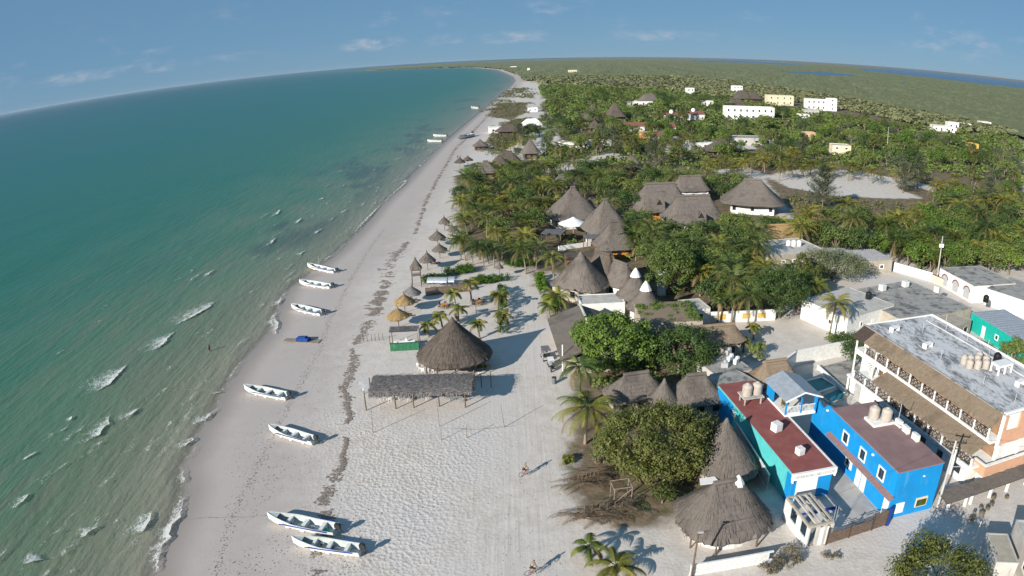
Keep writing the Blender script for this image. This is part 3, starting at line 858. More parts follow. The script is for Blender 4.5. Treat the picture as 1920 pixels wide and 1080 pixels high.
def ac_unit(loc, rz, label, group, s=1.0):
    o = thing('air_conditioner', label, 'air conditioner', loc, rz, group)
    w, d, h = .85 * s, .36 * s, .62 * s
    MB().b3(-w / 2, w / 2, -d / 2, d / 2, .08, h + .08).build('casing', M['white'], o)
    MB().b3(-w / 2 + .05, -w / 2 + .13, -d / 2 + .02, d / 2 - .02, 0, .08).build('foot', M['grey'], o)
    MB().b3(w / 2 - .13, w / 2 - .05, -d / 2 + .02, d / 2 - .02, 0, .08).build('foot', M['grey'], o)
    g = MB()
    for k in range(14):
        t0, t1 = 6.283 * k / 14, 6.283 * (k + 1) / 14
        g.quad((-.12 * s, -d / 2 - .012, h / 2 + .08), (-.12 * s + .24 * s * math.cos(t0), -d / 2 - .012, h / 2 + .08 + .24 * s * math.sin(t0)), (-.12 * s + .24 * s * math.cos(t1), -d / 2 - .012, h / 2 + .08 + .24 * s * math.sin(t1)))
    g.build('fan_grille', M['dark'], o)
    return o
def cooler(loc, rz, label, group, s=.8):
    o = thing('air_cooler', label, 'air cooler', loc, rz, group)
    MB().b3(-s / 2, s / 2, -s / 2, s / 2, .1, s + .1).build('casing', M['white'], o)
    for k in range(5): MB().b3(-s / 2 + .06, s / 2 - .06, -s / 2 - .02, -s / 2 - .003, .18 + k * s * .17, .22 + k * s * .17).build('louvre', M['grey'], o)
    MB().b3(-s / 2 + .1, s / 2 - .1, -s / 2 + .1, s / 2 - .1, 0, .1).build('base', M['grey'], o)
    return o

# ------------------------------------------------------------------ plants
def frond(mb, org, az, el0, L, droop, npt=12, lw=.1, ll=.75, m=0, rg=rnd, stem=True, hang=.35):
    p = Vector(org); pts = [p.copy()]; dirs = []
    stp = L / npt
    h = Vector((math.cos(az), math.sin(az), 0))
    side = Vector((-math.sin(az), math.cos(az), 0))
    tw = rg.uniform(-.25, .25)
    for i in range(npt):
        t = (i + .5) / npt
        e = el0 - droop * t ** 1.3
        d = h * math.cos(e) + Vector((0, 0, 1)) * math.sin(e)
        p = p + d * stp + side * tw * stp * t
        pts.append(p.copy()); dirs.append(d)
    for i in range(1, npt + 1):
        t = i / npt
        q, d = pts[i], dirs[i - 1]
        up = side.cross(d) * -1
        lv = ll * (math.sin(math.pi * min(1, .12 + t * .82)) ** .6) * rg.uniform(.85, 1.12)
        if t < .18: continue
        for s_ in (-1, 1):
            out = (side * s_ * .85 + d * (.45 + .35 * t) + Vector((0, 0, -1)) * (hang + rg.uniform(-.1, .15))).normalized()
            tip = q + out * lv
            hw = d * lw * .5
            mb.quad(q - hw, q + hw, tip, m=m)
    if stem:
        for i in range(npt):
            wd = .05 * (1 - i / npt) + .012
            mb.quad(pts[i] - side * wd, pts[i] + side * wd, pts[i + 1] + side * wd * .8, pts[i + 1] - side * wd * .8, m=m)
def crown_mesh(seed, nf=17, L=3.2, npt=12, lw=.14, ll=.8, mats=None, dry=3):
    rg = random.Random(seed); mb = MB()
    for k in range(nf):
        f = k / nf
        az = 2.39996 * k + rg.uniform(-.2, .2)
        el = 1.25 - 1.35 * f ** .8 + rg.uniform(-.12, .12)
        frond(mb, (0, 0, .1), az, el, L * rg.uniform(.82, 1.08) * (.75 if k < 3 else 1), 1.15 + .55 * rg.random() + (.3 if f > .7 else 0), npt, lw, ll, 0 if k < nf - dry else 1, rg)
    for k in range(6):
        a = k * 1.05; mb.lathe([(.05, -.12), (.13, 0), (.12, .12), (.03, .2)], 6, (math.cos(a) * .22, math.sin(a) * .22, -.1), m=1)
    return mb.mesh('crown', mats)
def trunk_mesh(name, H, lean, r0, r1, mat, seed, n=7):
    rg = random.Random(seed); mb = MB(); a = rg.uniform(0, 6.28)
    pts, rs = [], []
    for i in range(n + 1):
        t = i / n
        pts.append(Vector((math.cos(a) * lean * t ** 1.8 - 0, math.sin(a) * lean * t ** 1.8, H * t - (.2 if i == 0 else 0)))); rs.append(r0 * (1.35 - .35 * min(1, t * 5)) * (1 - t) + r1 * t)
    mb.path(pts, rs, 7)
    me = mb.mesh(name, mat, True)
    return me, pts[-1]
def palm_proto(H, seed, kind='palm', L=3.2, npt=12, lw=.15, nf=17, dry=3, ll=.8, lean=.6):
    o = thing('coconut_palm', 'coconut palm', 'palm tree')
    tm, top = trunk_mesh('trunk', H, lean, .17, .11, M['palmtrunk'], seed)
    link('trunk', tm, o)
    cm = crown_mesh(seed, nf, L, npt, lw, ll, [M[kind], M['palmdry']], dry)
    link('crown', cm, o, top)
    return o
def big_palm(label, base, H, seed, kind='palm', L=3.4, nf=18, lean=.6, dry=3, group=None, s=1.0, ll=.75):
    """near palm: every frond its own part"""
    rg = random.Random(seed)
    o = thing('coconut_palm', label, 'palm tree', base, rg.uniform(0, 6), group)
    tm, top = trunk_mesh('trunk', H, lean, .19, .12, M['palmtrunk'], seed)
    link('trunk', tm, o)
    for k in range(nf):
        f = k / nf; mb = MB()
        az = 2.39996 * k + rg.uniform(-.2, .2); el = 1.2 - 1.3 * f ** .8 + rg.uniform(-.12, .12)
        frond(mb, (0, 0, .1), az, el, L * rg.uniform(.85, 1.1) * (.7 if k < 3 else 1), 1.25 + .5 * rg.random() + (.35 if f > .7 else 0), 34, .115, ll * 1.15, 0, rg, hang=.5)
        mb.build('frond', M['palmdry'] if k >= nf - dry else M[kind], o, top)
    AV.append((base[0], base[1], 1.5))
    return o
def leaf_cloud(mb, rg, blobs, nleaf, size, m=0, flat=.35):
    tot = sum(b[3] ** 2 for b in blobs)
    for (x, y, z, r) in blobs:
        for _ in range(int(nleaf * r * r / tot)):
            u = Vector((rg.gauss(0, 1), rg.gauss(0, 1), rg.gauss(0, 1) + .25)).normalized()
            p = Vector((x, y, z)) + Vector((u.x, u.y, u.z * .8)) * r * (rg.random() ** .35)
            nrm = (u + Vector((rg.gauss(0, .42), rg.gauss(0, .42), rg.gauss(0, .42) + flat))).normalized()
            t = nrm.cross(Vector((rg.random() - .5, rg.random() - .5, rg.random() - .5))).normalized(); b = nrm.cross(t)
            s = size * rg.uniform(.6, 1.3)
            mb.quad(p - t * s, p - b * s * .5, p + t * s, p + b * s * .5, m=m)
def tree_mesh(seed, rx, rz_, zc, nblob, br, nleaf, size, mat, shell=.55, ry=None, flat=.35):
    rg = random.Random(seed); ry = ry or rx; blobs = []
    for k in range(nblob):
        u = Vector((rg.gauss(0, 1), rg.gauss(0, 1), rg.gauss(.35, .8))).normalized()
        q = shell + (1 - shell) * rg.random()
        blobs.append((u.x * rx * q, u.y * ry * q, zc + u.z * rz_ * q, br * rg.uniform(.65, 1.35)))
    mb = MB(); leaf_cloud(mb, rg, blobs, nleaf, size, 0, flat)
    return mb.mesh('crown', mat), blobs
def limbs(blobs, zc, r0, H0, seed, k=7, mat='bark'):
    rg = random.Random(seed); mb = MB(); fork = Vector((rg.uniform(-.2, .2), rg.uniform(-.2, .2), H0))
    mb.path([(0, 0, -.2), fork * .5 + Vector((.06, 0, 0)), fork], [r0 * 1.3, r0, r0 * .85], 8)
    for b in rg.sample(blobs, min(k, len(blobs))):
        e = Vector(b[:3]); m_ = fork.lerp(e, .5) + Vector((rg.uniform(-.3, .3), rg.uniform(-.3, .3), .2))
        mb.path([fork, m_, e], [r0 * .6, r0 * .4, r0 * .15], 6)
    return mb.mesh('trunk', M[mat], True)
def tree_proto(seed, rx=2.6, rz_=1.9, zc=3.6, nblob=26, br=1.0, nleaf=1500, size=.22, mat='leaf', r0=.18, H0=1.6, name='broadleaf_tree', label='tree', ry=None, shell=.55):
    o = thing(name, label, 'tree')
    me, bl = tree_mesh(seed, rx, rz_, zc, nblob, br, nleaf, size, M[mat], shell, ry)
    link('trunk', limbs(bl, zc, r0, H0, seed), o)
    link('crown', me, o)
    return o
def casuarina_mesh(seed, H, spread, mat, n=46, tuft=26):
    rg = random.Random(seed); mb = MB(); bl = []
    for k in range(n):
        t = rg.uniform(.14, 1); z = H * t; a = rg.uniform(0, 6.28); Lb = spread * (1 - t) ** .75 * rg.uniform(.7, 1.15) + .3
        e = Vector((math.cos(a) * Lb, math.sin(a) * Lb, z + Lb * rg.uniform(.35, .8))); s0 = Vector((0, 0, z))
        bl.append((s0, e))
        for _ in range(tuft):
            q = rg.uniform(.15, 1); p = s0.lerp(e, q) + Vector((rg.gauss(0, .16), rg.gauss(0, .16), rg.gauss(0, .14)))
            d = ((e - s0).normalized() + Vector((rg.gauss(0, .55), rg.gauss(0, .55), rg.gauss(.1, .5)))).normalized() * rg.uniform(.35, .75)
            sd_ = d.cross(Vector((rg.gauss(0, 1), rg.gauss(0, 1), rg.gauss(0, 1)))).normalized() * rg.uniform(.06, .12)
            mb.quad(p - sd_, p + d * .6 - sd_ * .7, p + d, p + d * .6 + sd_ * .7, )
    tb = MB(); tb.path([(0, 0, -.2), (.1, .05, H * .5), (0, 0, H * .97)], [.22, .13, .03], 7)
    for s0, e in bl[::2]: tb.tube(s0, e, .045, .012, 4)
    return mb.mesh('crown', mat), tb.mesh('trunk', M['bark'])
def bush_mesh(seed, rx, ry, h, nleaf, size, mat, nblob=10):
    rg = random.Random(seed); bl = []
    for k in range(nblob):
        x, y = rg.uniform(-1, 1), rg.uniform(-1, 1)
        r = min(rx, ry) * rg.uniform(.3, .5)
        bl.append((x * max(.01, rx - r * .6), y * max(.01, ry - r * .6), h * rg.uniform(.35, .7), min(r, h * .5)))
    mb = MB(); leaf_cloud(mb, rg, bl, nleaf, size)
    return mb.mesh('foliage', mat)
def shrub(label, loc, rx, ry, h, mat='hedge', nleaf=700, size=.13, rz=0.0, cat='bush', name='shrub', group=None, nblob=12, seed=None):
    seed = rnd.randint(0, 9999) if seed is None else seed
    o = thing(name, label, cat, loc, rz, group)
    link('foliage', bush_mesh(seed, rx, ry, h, nleaf, size, M[mat], nblob), o)
    st = MB(); rg = random.Random(seed)
    for k in range(5):
        st.tube((rg.uniform(-.3, .3) * rx, rg.uniform(-.3, .3) * ry, -.1), (rg.uniform(-.6, .6) * rx, rg.uniform(-.6, .6) * ry, h * .55), .03, .015, 5)
    st.build('stem', M['bark'], o)
    return o

# ------------------------------------------------------------------ boats
def boat_proto():
    o = thing('fishing_boat', 'boat', 'boat')
    L, B = 8.2, 1.95
    N = 18
    def half(t):      # half beam at the gunwale along the boat, bow at t=0
        return B / 2 * (min(1, (t / .42)) ** .62 if t < .42 else 1 - .10 * ((t - .42) / .58) ** 2)
    def sheer(t): return .78 + .52 * (1 - t) ** 2.2
    def keel(t): return .42 * max(0, 1 - t / .16) ** 1.6
    hull = MB(); deck = MB()
    secs = []
    for i in range(N + 1):
        t = i / N; x = -L / 2 + L * t; hb = max(.02, half(t)); zt, zk = sheer(t), keel(t)
        secs.append([(x, 0, zk), (x + .04, hb * .55, zk + .06 + .05 * (1 - t)), (x, hb * .86, zk + (zt - zk) * .38), (x, hb, zt)])
    def skin(mb, S, flip):
        for i in range(N):
            for j in range(3):
                for s_ in (1, -1):
                    q = [S[i][j], S[i + 1][j], S[i + 1][j + 1], S[i][j + 1]]
                    q = [(a, b * s_, c) for a, b, c in q]
                    if (s_ == 1) != flip: q.reverse()
                    mb.quad(*q)
    skin(hull, secs, False)
    # transom
    s = secs[N]
    hull.quad(*[(a + .002, b, c) for a, b, c in s], *[(a + .002, -b, c) for a, b, c in reversed(s[1:])])
    # gunwale rim
    for i in range(N):
        for s_ in (1, -1):
            a, b = secs[i][3], secs[i + 1][3]
            hull.quad((a[0], a[1] * s_, a[2] + .03), (b[0], b[1] * s_, b[2] + .03), (b[0], (b[1] - .1) * s_, b[2] + .03), (a[0], max(0, (a[1] - .1)) * s_, a[2] + .03))
            hull.quad((a[0], a[1] * s_, a[2]), (b[0], b[1] * s_, b[2]), (b[0], b[1] * s_, b[2] + .03), (a[0], a[1] * s_, a[2] + .03))
    hull.build('hull', M['hullwhite'], o, smooth=False)
    ins = []
    for i in range(N + 1):
        S = secs[i]; t = i / N
        zf = max(.16, keel(t) + .12)
        hb = S[3][1]
        ins.append([(S[0][0], 0, zf), (S[0][0], max(.0, hb * .62), zf), (S[0][0], max(0, hb * .86 - .06), zf + (S[3][2] - zf) * .4), (S[0][0], max(0, hb - .1), S[3][2] + .03)])
    inn = MB(); skin(inn, ins, True)
    S = ins[N]
    inn.quad(*[(a - .03, b, c) for a, b, c in reversed(S)], *[(a - .03, -b, c) for a, b, c in S[1:]])
    inn.build('inside_liner', M['hullin'], o)
    def bulk(name, t0, t1, ztop, mat):
        mb = MB(); i0 = int(t0 * N)
        hb = half((t0 + t1) / 2) - .12; x0, x1 = -L / 2 + L * t0, -L / 2 + L * t1; zf = .17
        mb.b3(x0, x1, -hb, hb, zf, ztop)
        return mb.build(name, M[mat], o)
    bulk('bench', .30, .345, .80, 'hullwhite'); bulk('bench', .52, .575, .72, 'hullwhite'); bulk('bench', .78, .83, .72, 'hullwhite')
    fd = MB()   # bow deck
    for i in range(0, 3):
        a, b = ins[i][3], ins[i + 1][3]
        fd.quad((a[0], -a[1], a[2] - .05), (b[0], -b[1], b[2] - .05), (b[0], b[1], b[2] - .05), (a[0], a[1], a[2] - .05))
    fd.build('bow_deck', M['hullin'], o)
    mo = MB(); x = L / 2
    mo.box((x + .22, 0, 1.12), (.62, .40, .46)); mo.box((x + .22, 0, 1.38), (.46, .32, .1))
    m = mo.build('outboard_motor', M['motor'], o)
    lg = MB(); lg.b3(x + .04, x + .16, -.1, .1, .62, 1.0); lg.box((x + .42, 0, .62), (.22, .12, .62), tilt=Matrix.Rotation(-.5, 3, 'Y')); lg.box((x + .62, 0, .3), (.34, .1, .1), tilt=Matrix.Rotation(-.5, 3, 'Y'))
    lg.build('leg', M['steel'], m)
    fl = MB(); fl.b3(.9, 1.5, -.25, .2, .17, .42); fl.build('fuel_tank', M['grey'], o)
    return o

# ------------------------------------------------------------------ people
def person(label, loc, rz, joints, radii, shirt='shirt', shorts='shorts', name='person', hat=None):
    """continuous skinned figure; joints: dict name->(x,y,z)"""
    bones = [('pelvis', 'chest'), ('chest', 'neck'), ('neck', 'head'), ('head', 'crown'), ('chest', 'shl'), ('shl', 'ell'), ('ell', 'hal'), ('chest', 'shr'), ('shr', 'elr'), ('elr', 'har'),
             ('pelvis', 'hil'), ('hil', 'knl'), ('knl', 'fol'), ('fol', 'tol'), ('pelvis', 'hir'), ('hir', 'knr'), ('knr', 'for'), ('for', 'tor')]
    names = list(joints); me = bpy.data.meshes.new('body')
    me.from_pydata([joints[k] for k in names], [(names.index(a), names.index(b)) for a, b in bones], [])
    o = link(name, me)
    o.location = loc; o.rotation_euler = (0, 0, rz)
    for mt in ('skin', shirt, shorts, 'hair'): me.materials.append(M[mt])
    sk = o.modifiers.new('skin', 'SKIN'); sk.use_smooth_shade = True
    lay = me.skin_vertices[0].data
    for i, k in enumerate(names):
        r = radii[k]; lay[i].radius = (r, r); lay[i].use_root = (k == 'pelvis')
    o.modifiers.new('subd', 'SUBSURF').levels = 1
    dg = bpy.context.evaluated_depsgraph_get()
    ev = bpy.data.meshes.new_from_object(o.evaluated_get(dg))
    o.modifiers.clear(); o.data = ev
    ev.name = 'body'
    J = {k: Vector(v) for k, v in joints.items()}
    zs = {'c': J['neck'].z - .02}
    for f in ev.polygons:
        c = f.center
        dist = {k: (c - v).length for k, v in J.items()}
        k = min(dist, key=dist.get)
        f.material_index = 1 if k in ('chest', 'shl', 'shr') else 2 if k in ('pelvis', 'hil', 'hir') or (k in ('knl', 'knr') and c.z > J[k].z + .03) else 3 if (k == 'crown' or (k == 'head' and c.z > J['head'].z + .05)) else 0
    tag(o, label, 'person')
    return o
RAD = dict(pelvis=.15, chest=.16, neck=.06, head=.105, crown=.07, shl=.07, ell=.045, hal=.04, shr=.07, elr=.045, har=.04, hil=.095, knl=.065, fol=.045, tol=.035, hir=.095, knr=.065, tor=.035)
RAD['for'] = .045
def stand(step=.12, arm=.12):
    return dict(pelvis=(0, 0, .95), chest=(0, 0, 1.32), neck=(0, 0, 1.5), head=(0, -.02, 1.62), crown=(0, -.01, 1.72), shl=(-.2, 0, 1.42), ell=(-.26, arm, 1.14), hal=(-.25, arm - .1, .9),
                shr=(.2, 0, 1.42), elr=(.26, -arm, 1.14), har=(.25, -arm - .08, .9), hil=(-.1, 0, .88), knl=(-.11, -step, .48), fol=(-.11, -step * .6, .07), tol=(-.11, -step * .6 - .16, .04),
                hir=(.1, 0, .88), knr=(.11, step * .4, .48), tor=(.11, step * 1.5 - .14, .04), **{'for': (.11, step * 1.5, .07)})
# ------------------------------------------------------------------ beach: boats
bp = boat_proto()
boats = [((499, 962), (633, 992), 'white open fishing boat with teal inside, upper of the two nearest boats on the sand'),
         ((545, 1007), (679, 1030), 'white open fishing boat nearest the bottom edge of the beach, beside its twin'),
         ((502, 797), (592, 825), 'white open fishing boat on the wet sand beside the end of the dark seaweed'),
         ((456, 722), (542, 742), 'white open fishing boat with its bow at the water line below the blue raft'),
         ((545, 570), (606, 586), 'white open fishing boat on the sand, nearest of the upper trio'),
         ((560, 525), (623, 536), 'white open fishing boat at the water edge, middle of the upper trio'),
         ((575, 494), (631, 508), 'white open fishing boat with a thin mast, farthest of the upper trio')]
for i, (a, b, lab) in enumerate(boats):
    m_ = GG((a[0] + b[0]) / 2, (a[1] + b[1]) / 2, .6)
    A, B = G(*a, m_.z + 1.0), G(*b, m_.z + .6)
    d = B - A; ln = math.hypot(d.x, d.y)
    o = bp if i == 0 else copy_tree(bp)
    o.location = ((A.x + B.x) / 2, (A.y + B.y) / 2, m_.z - .1); o.rotation_euler = (R_(U(-4, 4)), 0, math.atan2(d.y, d.x))
    k = ln / 8.5; o.scale = (k, min(1.1, k), 1.0)
    tag(o, lab, 'boat', 'fishing boats drawn up on the beach')
    st = ('navy', None, 'red', 'turq', None, 'navy', None)[i]
    if st:
        for y in (-1, 1): MB().box((.6, y * .985, .80), (5.6, .03, .13)).build('side_stripe', M[st], o)
    for j in range(rnd.randint(1, 3)):
        x = U(-1.6, 3.0); t_ = o.matrix_basis @ Vector((x, U(-.35, .35), .18)); kind = rnd.choice(('net', 'crate', 'bucket'))
        lab2 = lab.split(' ')[-3:]
        if kind == 'net':
            q = MB().lathe([(.5, 0), (.46, .12), (.3, .24), (.05, .3)], 9); q = q.build('net_heap', M[rnd.choice(('aqua', 'plank', 'greydeck'))], loc=t_); tag(q, f'heap of net lying in boat {("one", "two", "three", "four", "five", "six", "seven")[i]} counted from the bottom of the beach', 'net', 'gear in the beached boats')
        elif kind == 'crate':
            q = MB().b3(-.3, .3, -.2, .2, 0, .06).b3(-.3, .3, -.2, -.16, .06, .35).b3(-.3, .3, .16, .2, .06, .35).b3(-.3, -.26, -.16, .16, .06, .35).b3(.26, .3, -.16, .16, .06, .35).build('fish_crate', M[rnd.choice(('tarp', 'orange', 'grey'))], loc=t_, rz=U(0, 3)); tag(q, f'open fish crate in boat {("one", "two", "three", "four", "five", "six", "seven")[i]} counted from the bottom of the beach', 'crate', 'gear in the beached boats')
        else:
            q = MB().lathe([(.14, 0), (.18, .34), (.16, .34), (.13, .05)], 10).build('bucket', M[rnd.choice(('red', 'cleanwhite', 'tarp'))], loc=t_); tag(q, f'bucket in boat {("one", "two", "three", "four", "five", "six", "seven")[i]} counted from the bottom of the beach', 'bucket', 'gear in the beached boats')
    if i == 6: MB().tube((-.6, 0, .5), (-.75, 0, 3.4), .03, .02, 6).build('mast', M['grey'], o)
for a, b, lab in (((801, 264), (829, 264), 'white boat floating just off the far beach, nearer of a pair'), ((812, 254), (838, 254), 'white boat floating just off the far beach, farther of a pair'),
                  ((883, 202), (898, 203), 'lone white boat afloat near the far end of the beach'), ((858, 262), (886, 255), 'long white boat drawn up on the far beach')):
    A, B = G(*a, -.1), G(*b, -.1); d = B - A; ln = math.hypot(d.x, d.y)
    o = copy_tree(bp, loc=((A.x + B.x) / 2, (A.y + B.y) / 2, WATER - .12 if 'float' in lab or 'afloat' in lab else gz((A.x + B.x) / 2, (A.y + B.y) / 2)), rz=math.atan2(d.y, d.x), scale=ln / 8.5, label=lab, group='boats along the far beach')
# raft with a blue tarpaulin
A, B = GG(534, 640), GG(600, 641)
r_ = thing('raft', 'low pale wooden raft with a blue tarpaulin bundle at the water edge', 'raft', A.lerp(B, .5), math.atan2(B.y - A.y, B.x - A.x))
L = (B - A).length
for k in range(5): MB().b3(-L / 2, L / 2, -.75 + k * .31, -.75 + k * .31 + .26, .02, .22).build('plank', M['oldwood'], r_)
tb = MB()
for k in range(9):
    for j in range(5):
        pass
tb.prism([(-.9, -.62), (1.4, -.66), (1.5, .6), (-.8, .66)], .22, [.75, .9, .7, .8]); tb.prism([(-.4, -.5), (.9, -.5), (1.0, .45), (-.3, .5)], .7, [.95, 1.1, .98, .9])
tb.build('tarpaulin', M['tarp'], r_)
# mooring line stakes and ropes on the sand
for a, b, lab in (((318, 975), (498, 968), 'mooring rope running from the upper near boat to the water'), ((300, 738), (424, 731), 'mooring rope trailing in the shallows toward the lone boat')):
    mb = MB(); pts = [GG(a[0] + (b[0] - a[0]) * k / 8, a[1] + (b[1] - a[1]) * k / 8) for k in range(9)]
    pts = [Vector((p.x + U(-.1, .1), p.y + U(-.15, .15), max(p.z, WATER) + .1)) for p in pts]
    mb.path(pts, .022, 5); tag(mb.build('mooring_rope', M['oldwood']), lab, 'rope')

# ------------------------------------------------------------------ thatched beach umbrellas
def umbrella(px, py, rad, z0, rise, mat, label, seed, sun=True):
    c = G(px, py, z0); g = gz(c.x, c.y)
    o = thing('beach_umbrella', label, 'beach umbrella', (c.x, c.y, g), U(0, 3), 'thatched umbrellas on the beach')
    thatch(o, rad, rad, 0, z0 - g, z0 - g + rise, M[mat], e=2, pe=1.05, n=26, rings=5, strands=150, seed=seed, rag=.16, thick=.16)
    MB().tube((0, 0, -.3), (0, 0, z0 - g + rise + .55), .075, .05, 7).build('pole', M['wood'], o)
    for k in range(4):
        a = k * 1.571; MB().tube((0, 0, z0 - g - .35), (math.cos(a) * rad * .75, math.sin(a) * rad * .75, z0 - g + .12), .035, .03, 5).build('brace', M['wood'], o)
    AV.append((c.x, c.y, rad * .7))
    return o
umbrella(746, 592, 2.05, 2.1, 1.5, 'thatchnew', 'golden thatched umbrella nearest the thatch-roofed bar', 1)
umbrella(758, 566, 2.05, 2.1, 1.5, 'thatchnew', 'golden thatched umbrella second from the thatch-roofed bar', 2)
umbrella(772, 549, 1.85, 2.1, 1.4, 'thatchgrey', 'grey thatched umbrella beside the hedge and the palisade', 3)
umbrella(801, 488, 1.95, 2.2, 1.9, 'thatch', 'grey thatched umbrella just right of the lookout tower', 4)
umbrella(824, 468, 1.9, 2.1, 1.4, 'thatch', 'grey thatched umbrella shaded by palms, second beyond the lookout tower', 5)
umbrella(820, 446, 2.25, 2.2, 1.9, 'thatch', 'grey thatched umbrella third beyond the lookout tower', 6)
umbrella(833, 417, 1.7, 2.2, 1.6, 'thatch', 'grey thatched umbrella farthest along the palm grove edge', 7)
umbrella(848, 431, 1.5, 2.0, 1.3, 'thatch', 'small grey thatched umbrella half hidden by the palm grove edge', 8)
umbrella(862, 304, 2.6, 2.2, 2.0, 'thatchdark', 'dark thatched umbrella on the sand beyond the palm grove', 9)
umbrella(877, 300, 2.4, 2.2, 1.8, 'thatchdark', 'dark thatched umbrella beside the far beach huts', 10)
# lookout tower
c = GG(782, 536)
o = thing('lookout_tower', 'narrow thatched lookout tower on four tall stilts beside the hedge', 'tower', c, .1)
for x in (-1, 1):
    for y in (-1, 1): MB().tube((x * .95, y * .85, -.2), (x * .85, y * .75, 4.1), .08, .07, 7).build('stilt', M['wood'], o)
MB().b3(-.95, .95, -.85, .85, 2.3, 2.42).build('platform', M['oldwood'], o)
for y in (-.8, .8): MB().b3(-.95, .95, y - .03, y + .03, 3.0, 3.1).build('handrail', M['wood'], o)
thatch(o, 1.3, 1.2, 0, 4.0, 6.0, M['thatch'], e=4, pe=1.1, n=26, rings=5, strands=110, seed=11)
AV.append((c.x, c.y, 1.5))

# ------------------------------------------------------------------ big round palapa, long palapa, kiosk
c = G(852, 661, 2.5)
o = thing('round_palapa', 'big round thatched palapa with a pointed roof beside the sandy road', 'palapa', (c.x, c.y, 0), .2)
thatch(o, 5.75, 5.5, 0, 2.45, 8.0, M['thatchdark'], e=2.15, pe=1.08, n=72, rings=12, strands=900, seed=21, rag=.15, thick=.3)
for k in range(10):
    a = 2 * math.pi * k / 10 + .2
    MB().tube((math.cos(a) * 4.6, math.sin(a) * 4.6, -.2), (math.cos(a) * 4.55, math.sin(a) * 4.55, 3.1), .12, .1, 8).build('post', M['wood'], o)
MB().tube((0, 0, -.2), (0, 0, 7.9), .18, .12, 8).build('centre_post', M['wood'], o)
AV.append((c.x, c.y, 5.5))
RP = c

a0, a1, a2, a3 = [G(*p, 2.95) for p in ((689, 737), (884, 733), (884, 701), (694, 703))]
rzp = math.atan2(a1.y - a0.y, a1.x - a0.x)
o = thing('long_palapa', 'long low open palapa with a flat grey frond roof on rough posts', 'palapa', (a0.x, a0.y, 0), rzp)
Wp, Dp = (a1 - a0).length, 5.0
mb = MB(); rg = random.Random(5)
nx, ny = 44, 12
grid = [[(Wp * i / nx + rg.uniform(-.1, .1), Dp * j / ny + (rg.uniform(-.35, .1) if j == 0 else 0), 2.85 + .45 * math.sin(math.pi * (j / ny) * .8) + .09 * mn.noise(Vector((i * .5, j * .7, 2))) + rg.uniform(-.05, .05) - (.25 if j == 0 else 0)) for i in range(nx + 1)] for j in range(ny + 1)]
for j in range(ny):
    for i in range(nx):
        P4 = [grid[j][i], grid[j][i + 1], grid[j + 1][i + 1], grid[j + 1][i]]
        mb.quad(*P4, uv=[(p[1] * 2.2, p[0]) for p in P4])
        mb.quad(*[(p[0], p[1], p[2] - .16) for p in reversed(P4)], uv=[(p[1] * 2.2, p[0]) for p in P4])
for _ in range(1500):
    x, y = rg.uniform(-.2, Wp), rg.uniform(-.25, Dp + .1); a = rg.gauss(0, .5); L = rg.uniform(.4, 1.3); z = 2.9 + .45 * math.sin(math.pi * min(1, max(0, y / Dp)) * .8)
    dx, dy = math.cos(a) * L, math.sin(a) * L
    q = Vector((-dy, dx, 0)).normalized() * rg.uniform(.02, .05)
    p0, p1 = Vector((x, y, z + .06)), Vector((x + dx, y + dy, z + rg.uniform(0, .2)))
    mb.quad(p0 - q, p1, p0 + q, uv=[(0, x), (.3, x + 1), (.1, x)])
for _ in range(420):   # fronds hanging off the front and the road end
    if rg.random() < .7: p0 = Vector((rg.uniform(0, Wp), rg.uniform(-.25, .05), 2.75)); dv = Vector((rg.gauss(0, .12), -.1, -rg.uniform(.2, .9 if mn.noise(Vector((p0.x * .5, 0, 0))) > .0 else .35)))
    else: p0 = Vector((Wp + rg.uniform(-.1, .15), rg.uniform(0, Dp), 2.95)); dv = Vector((rg.uniform(.1, .5), rg.gauss(0, .15), -rg.uniform(.3, 1.3)))
    q = Vector((rg.uniform(.03, .09), rg.uniform(-.05, .05), 0))
    mb.quad(p0 - q, p0 + dv, p0 + q, uv=[(0, 0), (.3, 1), (.1, 0)])
mb.build('frond_roof', M['thatchgrey'], o)
for i, px in enumerate(((687, 769), (742.5, 766), (776, 764), (824, 762), (873, 764))):
    g = G(*px); d = g - a0; ca, sa = math.cos(-rzp), math.sin(-rzp)
    x, y = d.x * ca - d.y * sa, d.x * sa + d.y * ca
    MB().tube((x, y, -.2), (x - .05, y + .1, 2.9), .10, .08, 7).build('post', M['wood'], o)
    MB().tube((x, Dp - .4, -.2), (x, Dp - .35, 3.0), .10, .08, 7).build('post', M['wood'], o)
for y in (.2, Dp - .35): MB().tube((.1, y, 2.72), (Wp - .1, y, 2.74), .06, .06, 6).build('beam', M['wood'], o)
avoid_rect(o, 0, Wp, 0, Dp)
PAL = o

def chair_proto(mat):
    o = thing('plastic_chair', 'chair', 'chair')
    MB().b3(-.23, .23, -.22, .22, .41, .45).build('seat', M[mat], o)
    MB().box((0, .23, .68), (.44, .04, .5), tilt=Matrix.Rotation(-.15, 3, 'X')).build('backrest', M[mat], o)
    for x in (-.2, .2):
        for y in (-.2, .2): MB().tube((x * 1.1, y * 1.1, 0), (x, y, .42), .022, .026, 5).build('leg', M[mat], o)
    for x in (-.25, .25): MB().b3(x - .03, x + .03, -.2, .22, .62, .66).build('armrest', M[mat], o)
    return o
def table_proto(mat, r=.5, rnd_=True):
    o = thing('table', 'table', 'table')
    if rnd_: MB().lathe([(r, .70), (r, .74)], 16).build('tabletop', M[mat], o)
    else: MB().b3(-r, r, -r, r, .70, .74).build('tabletop', M[mat], o)
    for k in range(4):
        a = .785 + k * 1.571; MB().tube((math.cos(a) * r * .75, math.sin(a) * r * .75, 0), (math.cos(a) * r * .6, math.sin(a) * r * .6, .7), .03, .03, 5).build('leg', M[mat], o)
    return o
